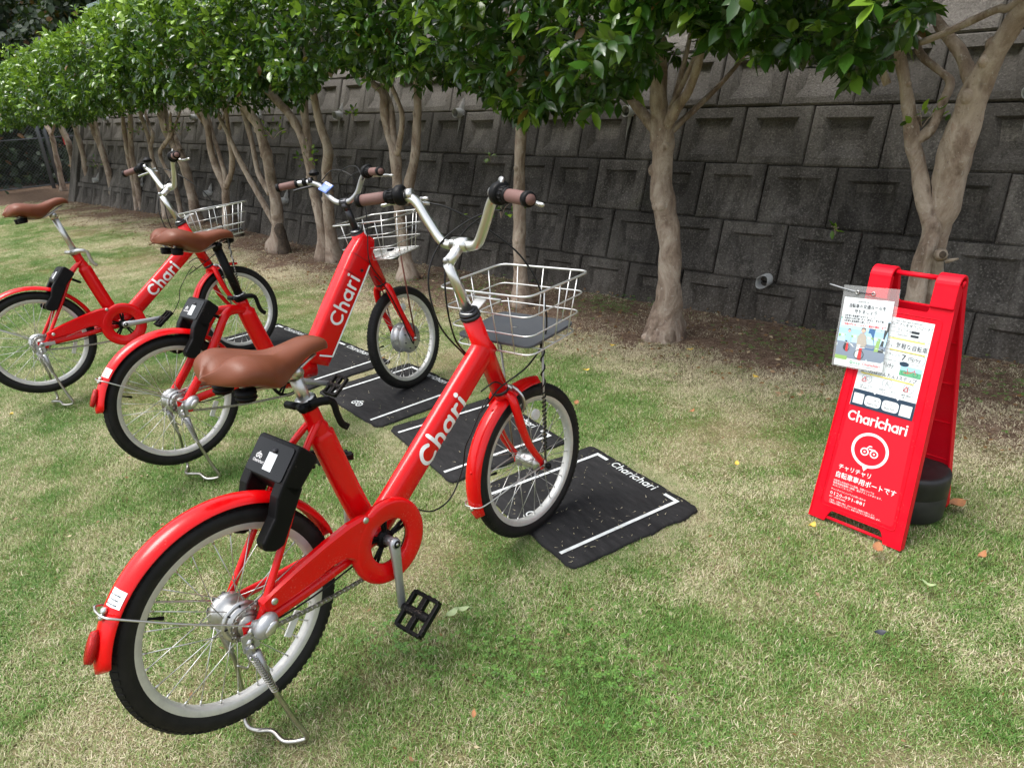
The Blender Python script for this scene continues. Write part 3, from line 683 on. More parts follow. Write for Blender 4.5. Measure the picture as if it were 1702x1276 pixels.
def leaf_arrays(n_leaf, pos, dirs, size, tint, rng, simple_leaf=False):
    """returns verts, quad/tri faces, tint for leaves at pos pointing along dirs"""
    d = dirs / np.linalg.norm(dirs, axis=1, keepdims=True)
    up = np.tile([0, 0, 1.0], (n_leaf, 1)) + rng.normal(0, 0.55, (n_leaf, 3))
    s = np.cross(d, up); s /= np.linalg.norm(s, axis=1, keepdims=True) + 1e-9
    nn = np.cross(s, d)
    L = size[:, None]
    if simple_leaf:
        loc = [(0, 0, 0), (0.45, 0.26, 0.03), (1, 0, -0.06), (0.45, -0.26, 0.03), (0.48, 0, -0.03)]
        tri = [(0, 4, 1), (1, 4, 2), (2, 4, 3), (3, 4, 0)]
    else:
        loc = [(0, 0, 0), (0.25, 0.19, 0.03), (0.60, 0.215, 0.02), (1, 0, -0.12), (0.60, -0.215, 0.02), (0.25, -0.19, 0.03), (0.45, 0, -0.03)]
        tri = [(0, 6, 1), (1, 6, 2), (2, 6, 3), (3, 6, 4), (4, 6, 5), (5, 6, 0)]
    k = len(loc); vs = np.empty((n_leaf, k, 3))
    for i, (a, b, c) in enumerate(loc): vs[:, i] = pos + d * L * a + s * L * b + nn * L * c
    fs = (np.arange(n_leaf)[:, None, None] * k + np.array(tri)[None]).reshape(-1, 3)
    return vs.reshape(-1, 3), fs, np.repeat(tint, k), (d, s, nn)

ZB = [(-16.5, 1.30), (-11.8, 1.28), (-10.2, 1.34), (-9.3, 1.36), (-7.72, 1.5), (-6.88, 1.36), (-6.31, 1.30), (-5.85, 1.33), (-5.24, 1.40), (-4.78, 1.48), (-4.45, 1.36), (-3.97, 1.52), (-3.63, 1.46), (-3.21, 1.40), (-3.0, 1.42), (-2.75, 1.30), (-2.56, 1.16), (-2.36, 1.18), (-2.13, 1.19), (-2.0, 1.24), (-1.76, 1.30), (-1.66, 1.46), (-1.58, 1.50), (-1.53, 1.42), (-1.3, 1.38), (-1.06, 1.31), (-0.89, 1.24), (-0.76, 1.32), (-0.66, 1.40), (-0.58, 1.50), (-0.45, 1.56), (0.6, 1.62)]
def zbot(x): return np.interp(x, [a for a, b in ZB], [b for a, b in ZB])
def ztop(x): return np.interp(x, [-16.5, -11.5, -9.5, -8.3, -5, 0.6], [1.80, 1.94, 2.08, 2.22, 2.30, 2.3])
BOUNDS = {1: (-17.2, -15.2), 2: (-15.2, -13.9), 3: (-13.9, -12.75), 4: (-12.75, -11.6), 5: (-11.6, -10.25), 6: (-10.25, -9.5), 7: (-9.5, -8.35), 8: (-8.35, -7.3), 9: (-7.3, -6.3), 10: (-6.3, -5.2), 11: (-5.2, -3.75), 12: (-3.75, -2.72), 13: (-2.72, -1.52), 14: (-1.52, 0.55)}
TLAB = {1: 'thin pale trunk farthest left in the row, nearest the wire fence, with forked stem',
        2: 'mossy single-stemmed tree second from the far end of the row',
        3: 'slender bare trunk third from the far end, at the end of the block wall',
        4: 'leaning clipped tree with two stems parting at half height, fourth from the far end',
        5: 'clipped tree with two thin crossing trunks, left of the farthest bicycle handlebar',
        6: 'thin forked tree directly behind the farthest bicycle handlebar',
        7: 'stout curved trunk with a knotty side stem, behind the farthest bicycle stem',
        8: 'clipped tree whose trunk opens into three stems above the farthest bicycle basket',
        9: 'spreading tree with one long slanting stem beside a dark rotten stump',
        10: 'tree of two twisted trunks fused at the base behind the electric bicycle grip',
        11: 'tree with trunk splitting into upright prongs behind the electric bicycle basket',
        12: 'straight single-trunk tree behind the nearest bicycle basket',
        13: 'stout pale tree with a flared base standing alone between the bicycles and the red sign',
        14: 'big right-hand tree with thick double trunk behind the red folding sign'}
leaf_protos = []
def make_leaf_protos():
    for i in range(8):
        rng = np.random.default_rng(100 + i)
        vs, fs, tt, _ = leaf_arrays(1, np.zeros((1, 3)), np.array([[1.0, 0, 0]]), np.array([1.0]), np.array([0.18 + 0.75 * (i / 7.0) ** 1.5]), rng)
        # rebuild in a clean frame
        c = [(0, 0, 0), (0.14, 0.10, 0.02), (0.36, 0.185, 0.03), (0.62, 0.175, 0.01), (0.84, 0.08, -0.05), (1, 0, -0.12), (0.84, -0.08, -0.05), (0.62, -0.175, 0.01), (0.36, -0.185, 0.03), (0.14, -0.10, 0.02), (0.36, 0, -0.025), (0.64, 0, -0.045)]
        f = [(0, 10, 1), (1, 10, 2), (2, 10, 11, 3), (3, 11, 4), (4, 11, 5), (5, 11, 6), (6, 11, 7), (7, 11, 10, 8), (8, 10, 9), (9, 10, 0)]
        me = bpy.data.meshes.new('leaf'); me.from_pydata([(a, b * (1.12 + 0.04 * i), d + 0.05 * math.sin(i) * a) for a, b, d in c], [], f)
        me.materials.append(M['leaf']); me.polygons.foreach_set('use_smooth', [True] * len(f))
        at = me.attributes.new('tint', 'FLOAT', 'POINT'); at.data.foreach_set('value', [float(tt[0])] * len(c)); me.update()
        leaf_protos.append(me)
make_leaf_protos()

def crown_points(k, rng):
    x0, x1 = BOUNDS[k]
    pts = []; out = []
    cx = (x0 + x1) / 2; near = k >= 9
    dens = 400 if k >= 9 else (360 if k >= 6 else 300)
    W = x1 - x0 + 0.25
    N = int(W * 5.0 * dens)
    yc, hy = (3.40, 0.68) if k < 13 else (3.28, 0.80)
    X = rng.uniform(x0 - 0.12, x1 + 0.12, N); Y = rng.uniform(yc - hy - 0.12, yc + hy, N); U = rng.uniform(0, 1, N)
    if k >= 10:
        zb = 1.325 + (zbot(X * 2.8 / Y) - 1.325) * Y / 2.8 + (0.05 if k >= 12 else 0.0)
    else: zb = zbot(X)
    zt = ztop(X)
    # clumpy outline
    nz = np.array([mnoise.noise(Vector((x * 1.7, y * 1.7, 3.1))) for x, y in zip(X, Y)])
    nz2 = np.array([mnoise.noise(Vector((x * 4.1, y * 4.1, 7.7))) for x, y in zip(X, Y)])
    zb = zb + 0.10 * nz + 0.07 * nz2 + 0.10 * np.clip((Y - 3.1), 0, 1)
    zt = zt + 0.09 * nz + 0.06 * nz2 + 0.14 * np.sin(np.clip((Y - 2.7) / 1.6, 0, 1) * PI)
    Z = zb + (zt - zb) * U
    face = np.array([mnoise.noise(Vector((x * 2.1, z * 2.6, 11.0))) for x, z in zip(X, Z)])
    ynear = (yc - hy) + 0.12 * face + 0.22 * np.clip((Z - (zt - 0.3)) / 0.3, 0, 1) ** 2 + 0.20 * np.clip(((zb + 0.22) - Z) / 0.22, 0, 1) ** 1.5
    inside = Y > ynear
    # shell weighting
    dist = np.minimum(np.minimum(Y - ynear, (Z - zb)), (zt - Z))
    keep = inside & ((dist < 0.13) | (rng.uniform(0, 1, N) < 0.34))
    # gaps between clumps
    gap = np.array([mnoise.noise(Vector((x * 3.3, y * 3.3, z * 3.3 + 20))) for x, y, z in zip(X, Y, Z)])
    keep &= gap > -0.42
    XE = X * 2.8 / Y; ZE = 1.325 + (Z - 1.325) * 2.8 / Y
    if k == 14: keep &= (XE < -0.72) | (ZE > 1.72)
    if k in (13, 14): keep &= ~((XE > -1.70) & (XE < -1.52) & (ZE < 1.56))
    P = np.stack([X, Y, Z], 1)[keep]
    # stray shoots that stick out of the clipped outline
    C = np.stack([P[:, 0] + rng.normal(0, 0.3, len(P)), np.full(len(P), yc) , (zbot(P[:, 0]) + ztop(P[:, 0])) / 2], 1)
    D = P - C; D[:, 1] *= 1.0; D[:, 2] += 0.10; D += rng.normal(0, 0.22, D.shape)
    D /= np.linalg.norm(D, axis=1, keepdims=True)
    pick = np.where(dist[keep] < 0.06)[0]
    pick = rng.choice(pick, min(len(pick), int(W * 9)), replace=False); ex = []; ed = []
    for i in pick:
        L_ = rng.uniform(0.10, 0.24)
        if D[i][2] < -0.3: continue
        for t_ in (0.35, 0.7, 1.0): ex.append(P[i] + D[i] * L_ * t_ + np.array([0, 0, 0.02 * t_])); ed.append(D[i])
    if ex: P = np.concatenate([P, np.array(ex)]); D = np.concatenate([D, np.array(ed)])
    dk = np.concatenate([dist[keep], np.zeros(len(ex))])
    return P, D, (P[:, 2] - zbot(P[:, 0])) / (ztop(P[:, 0]) - zbot(P[:, 0])), dk

camv = np.array(CAM)
for k, stems in TREES.items():
    rng = np.random.default_rng(40 + k)
    bx, by = stems[0][0][0], stems[0][0][1]
    root = empty('clipped_tree', (bx, by, gz(bx, by)))
    tag(root, TLAB[k], 'tree', 'clipped trees in a row in front of the wall')
    off = root.location
    for si, st in enumerate(stems):
        mb = MB(); pts = [Vector(p[:3]) for p in st]; rad = [p[3] for p in st]
        if pts[0].z < 0.25: pts[0].z = gz(bx, by) - 0.03
        # carry the stem on into the crown
        if pts[-1].z < 2.0:
            d = (pts[-1] - pts[-2]).normalized()
            e = pts[-1] + d * 0.25 + Vector((0, -0.02, 0.12)); pts.append(e); rad.append(rad[-1] * 0.6)
        for q in range(2): pass
        sp = smooth_path(pts, 6); n = len(pts); rs = []
        for i in range(len(sp)):
            t = i / (len(sp) - 1) * (n - 1); a = int(min(t, n - 2)); f_ = t - a
            r = rad[a] * (1 - f_) + rad[a + 1] * f_
            z = sp[i].z - gz(bx, by)
            if si == 0 or (k in (10, 14) and st[0][2] < 0.3): r *= 1 + 0.75 * math.exp(-max(z, 0) / 0.075) + 0.10 * math.exp(-max(z, 0) / 0.3)
            rs.append(r)
        nseg = 14 if k >= 9 else 9
        rng2 = random.Random(k * 10 + si)
        mb.tube([p - off for p in sp], rs, nseg)
        nv = []
        for vi, p in enumerate(mb.v):
            P = Vector(p); ring = min(vi // nseg, len(sp) - 1); c = sp[ring] - off; d = P - c
            k1 = mnoise.noise(Vector((P.x * 9 + k, P.y * 9, P.z * 5))) * 0.28 + (0.22 * max(0, mnoise.noise(Vector((k, si, P.z * 7)))) if k >= 9 else 0) + mnoise.noise(Vector((P.x * 26, P.y * 26, P.z * 14))) * 0.16
            zz = P.z
            if zz < 0.16: k1 += 0.35 * mnoise.noise(Vector((d.x * 25, d.y * 25, k))) 
            nv.append(tuple(c + d * (1 + k1)))
        mb.v = nv
        # knots and pruning scars
        if k >= 9:
            for q in range(6 if si == 0 else 3):
                i = rng2.randrange(4, max(5, len(sp) - 8)); a = rng2.uniform(0, 2 * PI)
                dr = Vector((math.cos(a), -abs(math.sin(a)), 0.1))
                mb.ellipsoid(sp[i] - off + dr * rs[i] * 0.75, (rs[i] * 0.5, rs[i] * 0.5, rs[i] * 0.6), 8, 6)
        mb.build('trunk' if si == 0 else 'stem', 'bark', root, sub=0)
    if k == 13:
        mb = MB()
        for (a, r_, zz) in ((200, 0.052, 0.05), (250, 0.058, 0.035), (320, 0.05, 0.05), (20, 0.05, 0.04), (120, 0.05, 0.04)):
            a = math.radians(a); c = Vector((0.045 * math.cos(a), 0.045 * math.sin(a), zz))
            mb.tube([c + Vector((0, 0, 0.14)), c + Vector((0.012 * math.cos(a), 0.012 * math.sin(a), 0.05)), c + Vector((0.045 * math.cos(a), 0.045 * math.sin(a), -0.06))], [0.02, r_ * 0.7, r_ * 0.75], 9)
        mb.build('root_flare', 'bark', root)
    if k == 14:
        mb = MB(); c = Vector((-0.668, 3.355, 0.60)) - off
        mb.tube([c, c + Vector((0.012, -0.03, 0.01)), c + Vector((0.018, -0.045, 0.012))], [0.030, 0.022, 0.017], 10)
        mb.ellipsoid(c + Vector((0.018, -0.047, 0.012)), (0.014, 0.009, 0.015), 9, 6, 1)
        mb.tube([c + Vector((0.03, -0.02, -0.02)), c + Vector((0.075, -0.04, 0.0))], [0.010, 0.004], 6)
        mb.build('pruned_knot', ['bark', 'stump'], root)
    # branches inside the crown
    mb = MB(); tops = [Vector(st[-1][:3]) for st in stems]
    for q in range(2 if k == 14 else (9 if k >= 7 else 5)):
        a = tops[q % len(tops)] + Vector((rng.uniform(-.05, .05), rng.uniform(-.05, .05), rng.uniform(-0.15, 0.05)))
        x0, x1 = BOUNDS[k]; e = Vector((rng.uniform(x0, x1 if k < 14 else -0.9), rng.uniform(3.2, 4.1), rng.uniform(1.7, 2.1)))
        mid = a.lerp(e, 0.5) + Vector((0, 0, -0.08))
        mb.tube([p - off for p in smooth_path([a, mid, e], 5)], [0.018 - 0.0013 * i for i in range(11)], 6)
    mb.build('branch', 'bark', root)
    # foliage
    P, D, hgt, dist = crown_points(k, rng)
    per = 7
    n = len(P) * per
    PP = np.repeat(P, per, 0); DD = np.repeat(D, per, 0); tw = np.tile(np.arange(per) / per, len(P))[:, None]
    PP = PP + DD * (tw - 0.5) * 0.085
    sd = rng.normal(0, 1, (n, 3)); sd -= DD * (sd * DD).sum(1, keepdims=True); sd /= np.linalg.norm(sd, axis=1, keepdims=True)
    LD = DD * (0.35 + 0.7 * tw) + sd * 0.95; LD[:, 2] -= 0.12
    size = rng.uniform(0.048, 0.082, n) * (1.22 if k >= 13 else 1.0) * (0.9 if k < 9 else 1.0)
    young = np.repeat(rng.uniform(0, 1, len(P)), per)
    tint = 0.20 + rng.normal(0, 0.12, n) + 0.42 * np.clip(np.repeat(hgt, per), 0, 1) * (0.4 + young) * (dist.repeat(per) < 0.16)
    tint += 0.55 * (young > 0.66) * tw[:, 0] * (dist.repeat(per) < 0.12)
    tint += 0.13 if k < 9 else 0.0
    tint = np.clip(tint, 0.06, 1); tint[rng.uniform(0, 1, n) < 0.010] = 0.0
    vs, fs, tt, fr = leaf_arrays(n, PP, LD, size, tint, rng, simple_leaf=(k < 7))
    kv = vs.shape[0] // n; kf = fs.shape[0] // n
    single = np.zeros(n, bool)
    if k >= 9:
        # the 300 largest leaves in view become leaves of their own
        rel = PP - camv; dep = rel @ np.array(CF); xx = (rel @ np.array(CR)) / dep * 1169.27 + 851; yy = 638 - (rel @ np.array(CU)) / dep * 1169.27
        vis = (xx > -5) & (xx < 1707) & (yy > -5) & (PP[:, 1] < 3.15) & (dep > 0)
        sc = np.where(vis, size / dep, 0) * (1.2 - 0.3 * (PP[:, 1] - 2.6))
        idx = np.argsort(-sc)[:290]; idx = idx[sc[idx] > 0]
        single[idx] = True
        d, s_, nn = fr
        for i in idx:
            o = bpy.data.objects.new('leaf', leaf_protos[int(min(7, max(0, tint[i] * 8)))]); COL.objects.link(o); o.parent = root
            L = size[i]
            o.matrix_local = Matrix(((d[i][0] * L, s_[i][0] * L, nn[i][0] * L, PP[i][0] - off.x), (d[i][1] * L, s_[i][1] * L, nn[i][1] * L, PP[i][1] - off.y),
                                     (d[i][2] * L, s_[i][2] * L, nn[i][2] * L, PP[i][2] - off.z), (0, 0, 0, 1)))
    m = ~single
    V3 = vs.reshape(n, kv, 3)[m].reshape(-1, 3) - np.array(off); nl = int(m.sum())
    F0 = fs[:kf]; F = (np.arange(nl)[:, None, None] * kv + F0[None]).reshape(-1, 3)
    c = np_mesh('crown', V3, F, 'leaf', tt.reshape(n, kv)[m].ravel(), root)
    c['kind'] = 'stuff'

# dead stump beside the slanting tree, and a small one under the tree behind the far basket
for (x, y, h, r, lab) in ((-6.42, 3.60, 0.27, 0.05, 'dark rotten stump beside the slanting tree trunk'), (-7.60, 3.72, 0.22, 0.06, 'low dark stump behind the farthest bicycle basket')):
    mb = MB(); path = [Vector((0, 0, -0.03)), Vector((-0.005, 0, h * 0.4)), Vector((-0.02, 0, h * 0.8)), Vector((-0.025, 0, h))]
    mb.tube(smooth_path(path, 4), [r * 1.35, r * 1.25, r * 1.1, r * 1.05, r, r, r * .95, r * .95, r * .9, r * .9, r * .8, r * .75, r * .5], 12)
    mb.v = [(p[0] * (1 + 0.3 * mnoise.noise(Vector((p[0] * 30, p[1] * 30, p[2] * 12)))), p[1] * (1 + 0.3 * mnoise.noise(Vector((p[0] * 30, p[1] * 30, p[2] * 12)))), p[2]) for p in mb.v]
    o = mb.build('tree_stump', 'stump'); o.location = (x, y, gz(x, y)); tag(o, lab, 'stump')

# sprout of leaves on the trunk behind the nearest basket, and other suckers
def sprout(name, c, lab, n=26, spread=0.10, seed=0, size=(0.03, 0.055), mat='leaf', tint=(0.45, 0.9)):
    rng = np.random.default_rng(seed)
    root = empty(name, c); tag(root, lab, 'shoot' if name == 'leafy_shoot' else 'weed')
    mb = MB(); 
    for q in range(4):
        e = Vector(rng.normal(0, spread * 0.55, 3)); e.z = abs(e.z) + spread * 0.3
        mb.tube(smooth_path([(0, 0, -0.02), tuple(e * 0.5 + Vector((0, 0, 0.01))), tuple(e)], 4), [0.0022] * 9, 5)
    mb.build('twig', 'bark', root)
    P = rng.normal(0, spread * 0.5, (n, 3)); P[:, 2] = np.abs(P[:, 2]); D = P + rng.normal(0, 0.04, P.shape); D[:, 2] += 0.02
    sz = rng.uniform(size[0], size[1], n)
    _, _, _, (d, s_, nn) = leaf_arrays(n, P, D, sz, np.zeros(n), rng)
    for i in range(n):
        o = bpy.data.objects.new('leaf', leaf_protos[rng.integers(3, 8)]); COL.objects.link(o); o.parent = root; L = sz[i]
        o.matrix_local = Matrix(((d[i][0] * L, s_[i][0] * L, nn[i][0] * L, P[i][0]), (d[i][1] * L, s_[i][1] * L, nn[i][1] * L, P[i][1]), (d[i][2] * L, s_[i][2] * L, nn[i][2] * L, P[i][2]), (0, 0, 0, 1)))
sprout('leafy_shoot', (-3.20, 3.36, 0.60), 'small leafy shoot growing from the straight trunk behind the nearest basket', 30, 0.13, 1)
sprout('leafy_shoot', (-4.75, 3.42, 1.22), 'tiny green shoot high on the pronged trunk behind the electric bicycle', 16, 0.06, 2)
sprout('leafy_shoot', (-6.1, 3.5, 1.08), 'dark leafy tuft hanging on the twisted double trunk', 34, 0.13, 3)
sprout('leafy_shoot', (-5.62, 3.52, 0.86), 'sparse leafy twigs across the right stem of the twisted double trunk', 20, 0.16, 4)
sprout('leafy_shoot', (-8.25, 3.62, 1.12), 'dark leafy tuft in the fork of the three-stemmed tree', 30, 0.14, 5)
sprout('leafy_shoot', (-9.75, 3.75, 1.12), 'leafy tuft on the tree behind the farthest handlebar', 22, 0.12, 6)
sprout('leafy_shoot', (-12.4, 4.05, 0.62), 'low leafy shoot beside the trunk near the wall end', 22, 0.12, 7)
sprout('leafy_shoot', (-0.83, 3.42, 1.12), 'yellowish drooping shoot between the stems of the big right-hand tree', 16, 0.06, 8)
sprout('weed_tuft', (-1.34, 4.08, 0.52), 'small bright weed growing from a joint of the wall', 9, 0.03, 9)
sprout('weed_tuft', (-4.0, 4.12, 0.86), 'wispy weed in the upper wall joint behind the bicycles', 8, 0.035, 10)

# ================================================================== FAR END: WIRE FENCE, BACKGROUND TREES
fr = empty('wire_fence', (-16.9, 3.5, gz(-17, 3.5))); tag(fr, 'dark chain-link fence closing the far left end of the lawn', 'fence')
ZF = 1.95
for y in (1.6, 3.25, 4.62, 4.74, 6.1):
    mb = MB(); mb.tube([(0, y - 3.5, -0.1), (0, y - 3.5, ZF)], 0.035, 10); mb.build('post', 'fence_grey', fr)
mb = MB(); mb.tube([(0.0, 5.9 - 3.5, ZF - 0.1), (0.5, 5.25 - 3.5, 0.0)], 0.03, 10); mb.build('brace', 'fence_grey', fr)
for z in (0.06, 0.95, 1.38, ZF):
    mb = MB(); mb.tube([(0, -1.9, z), (0, 2.6, z)], 0.012 if z < 1.9 else 0.022, 6); mb.build('rail', 'fence_grey', fr)
mb = MB(); step = 0.062
for i in range(-32, 74):
    for sgn in (1, -1):
        y0 = -1.9 + i * step; a, b = (y0, 0.04), (y0 + sgn * 1.9, 1.94)
        if sgn == -1: a = (y0 + 0.0, 0.04)
        # clip
        (ya, za), (yb, zb_) = a, b
        lo, hi = -1.9, 2.6
        if max(ya, yb) < lo or min(ya, yb) > hi: continue
        def cl(y, z, y2, z2):
            if y < lo: t = (lo - y) / (y2 - y); return lo, z + (z2 - z) * t
            if y > hi: t = (hi - y) / (y2 - y); return hi, z + (z2 - z) * t
            return y, z
        pa = cl(ya, za, yb, zb_); pb = cl(yb, zb_, ya, za)
        mb.tube([(0.004 * sgn, pa[0], pa[1]), (0.004 * sgn, pb[0], pb[1])], 0.0028, 3, caps=False)
o = mb.build('wire_mesh', 'fence_wire', fr); o['kind'] = 'stuff'
mb = MB(); mb.prism([(-0.05, -0.16), (0.05, -0.18), (0.07, 0.02), (0.02, 0.15), (-0.05, 0.12)], -0.02, 0.02, f=lambda a, b, h: (h, a, b))
o = mb.build('red_cloth', 'redcloth', bevel=0.008); o.location = (-16.80, 5.05, 1.02); tag(o, 'scrap of red cloth hanging on the wire fence behind the second tree', 'cloth')

gf = empty('mesh_fence', (-13.05, 4.92, 2.42)); tag(gf, 'pale green framed mesh fence standing on top of the wall at the upper left', 'fence')
for x in (-0.45, 1.05, 2.55, 4.05):
    mb = MB(); mb.box((x, 0, 0.27), (0.06, 0.05, 0.62)); mb.build('post', 'fence_green', gf, bevel=0.004)
for z in (0.0, 0.56):
    mb = MB(); mb.box((1.8, 0, z), (4.5, 0.045, 0.05)); mb.build('rail', 'fence_green', gf, bevel=0.004)
mb = MB()
for i in range(110):
    mb.box((-0.43 + i * 0.041, 0.0, 0.28), (0.006, 0.006, 0.52))
o = mb.build('mesh_bar', 'fence_wire', gf)

def leaf_tree(x, y, hgt, rad, lab, seed, n=9000, base=0.0, group='leafy trees massed beyond the far end of the lawn', lsz=0.15):
    rng = np.random.default_rng(seed)
    root = empty('background_tree', (x, y, base)); tag(root, lab, 'tree', group)
    mb = MB(); p = smooth_path([(0, 0, -0.2), (0.1, 0.05, hgt * 0.35), (-0.08, 0.1, hgt * 0.7), (0, 0, hgt * 0.9)], 4)
    mb.tube(p, [0.16 - 0.009 * i for i in range(len(p))], 8); mb.build('trunk', 'bark', root)
    # several overlapping lobes filled with leaves
    P = []
    for q in range(14):
        a = rng.uniform(0, 2 * PI); rr = rad * rng.uniform(0.1, 0.75); zz = hgt * rng.uniform(0.15, 0.92)
        c = np.array([rr * math.cos(a), rr * math.sin(a), zz]); s_ = rad * rng.uniform(0.35, 0.6)
        u = rng.normal(0, 1, (n // 14, 3)); u /= np.linalg.norm(u, axis=1, keepdims=True)
        P.append(c + u * s_ * rng.uniform(0.7, 1.05, (len(u), 1)) * np.array([1, 1, 0.8]))
    P = np.concatenate(P); q_ = n // 8; P = np.concatenate([P, np.stack([rng.normal(0, rad * 0.55, q_), rng.normal(0, rad * 0.6, q_), np.abs(rng.normal(0, 0.9, q_))], 1)]); P[:, 2] = np.maximum(P[:, 2], 0.05)
    D = rng.normal(0, 1, P.shape); D[:, 2] -= 0.6
    sz = rng.uniform(0.6, 1.3, len(P)) * lsz; tint = np.clip(rng.normal(0.35, 0.2, len(P)), 0, 1)
    loc = [(0, 0, 0), (0.3, 0.34, 0.04), (0.75, 0.33, 0.0), (1, 0, -0.1), (0.75, -0.33, 0.0), (0.3, -0.34, 0.04)]
    d = D / np.linalg.norm(D, axis=1, keepdims=True); up = np.array([0.5, -0.3, 1.0]) + rng.normal(0, 0.5, P.shape)
    s2 = np.cross(d, up); s2 /= np.linalg.norm(s2, axis=1, keepdims=True); nn = np.cross(s2, d)
    vs = np.stack([P + (d * a + s2 * b + nn * c_) * sz[:, None] for a, b, c_ in loc], 1)
    k = 6; fs = (np.arange(len(P))[:, None, None] * k + np.array([(0, 1, 2, 3), (0, 3, 4, 5)])[None]).reshape(-1, 4)
    c = np_mesh('crown', vs.reshape(-1, 3), fs, 'forest_leaf', np.repeat(tint, k), root); c['kind'] = 'stuff'
for i, (x, y, h, r, lab) in enumerate([
    (-19.2, 3.2, 3.6, 1.7, 'dark shrubby tree right behind the wire fence at the left edge'),
    (-19.4, 5.6, 3.4, 1.6, 'dark tree behind the fence posts at the far end'),
    (-18.6, 7.6, 4.6, 1.9, 'dark tree behind the end of the wall below the green mesh fence'),
    (-22.5, 4.2, 7.0, 2.6, 'tall vine-covered tree at the top left corner'),
    (-21.5, 8.0, 7.5, 2.8, 'tall dark tree between the corner and the green mesh fence'),
    (-20.0, 11.5, 8.5, 3.0, 'tall dark tree behind the green mesh fence'),
    (-24.0, 0.5, 6.5, 2.6, 'broad dark tree off the left end of the fence'),
    (-25.5, 7.0, 9.5, 3.4, 'tallest dark tree filling the gap at the top left corner'),
    (-24.0, 12.0, 10.5, 3.6, 'high dark tree above the green mesh fence on the slope')]):
    leaf_tree(x, y, h, r, lab, 200 + i, n=12000)

# ================================================================== BICYCLES
# local frame: origin on the rear axle, x towards the front axle, y to the rider's left, z up
def bike_frame(O, X, Y, Z):
    O, X, Y, Z = Vector(O), Vector(X).normalized(), Vector(Y), Vector(Z)
    Y = (Y - X * X.dot(Y)).normalized(); Z = X.cross(Y)
    base = O - Z * 0.3213
    return Matrix(((X.x, Y.x, Z.x, base.x), (X.y, Y.y, Z.y, base.y), (X.z, Y.z, Z.z, base.z), (0, 0, 0, 1)))
UP = (0, 0, 0.3213)

def sweep_fender(mb, cx, cz, r, a0, a1, hw, dep, n=40, mi=0, th=0.0015):
    """curved mudguard: arc in the x-z plane, arched across y, rounded free ends"""
    m = 8; vs = []
    for i in range(n + 1):
        t = i / n; a = math.radians(a0 + (a1 - a0) * t)
        e = min(t, 1 - t) * abs(math.radians(a1 - a0)) * r
        w = hw * (1.0 if e > hw * 0.6 else math.sqrt(max(0.15, 1 - (1 - e / (hw * 0.6)) ** 2 * 0.85)))
        for side in (0, 1):
            for k in range(m + 1):
                q = -1 + 2 * k / m; y = w * math.sin(q * PI / 2) if False else w * q
                rr = r - dep * (abs(q) ** 2.4) - side * th
                vs.append((cx + rr * math.cos(a), y, cz + rr * math.sin(a)))
    s = 2 * (m + 1); fs = []
    for i in range(n):
        for k in range(m):
            fs.append((i * s + k, i * s + k + 1, (i + 1) * s + k + 1, (i + 1) * s + k))
            fs.append((i * s + m + 1 + k + 1, i * s + m + 1 + k, (i + 1) * s + m + 1 + k, (i + 1) * s + m + 1 + k + 1))
        fs.append((i * s, (i + 1) * s, (i + 1) * s + m + 1, i * s + m + 1))
        fs.append((i * s + m, i * s + 2 * m + 1, (i + 1) * s + 2 * m + 1, (i + 1) * s + m))
    for e in (0, n):
        for k in range(m): fs.append((e * s + k, e * s + k + 1, e * s + m + 2 + k, e * s + m + 1 + k))
    mb.add(vs, fs, mi)

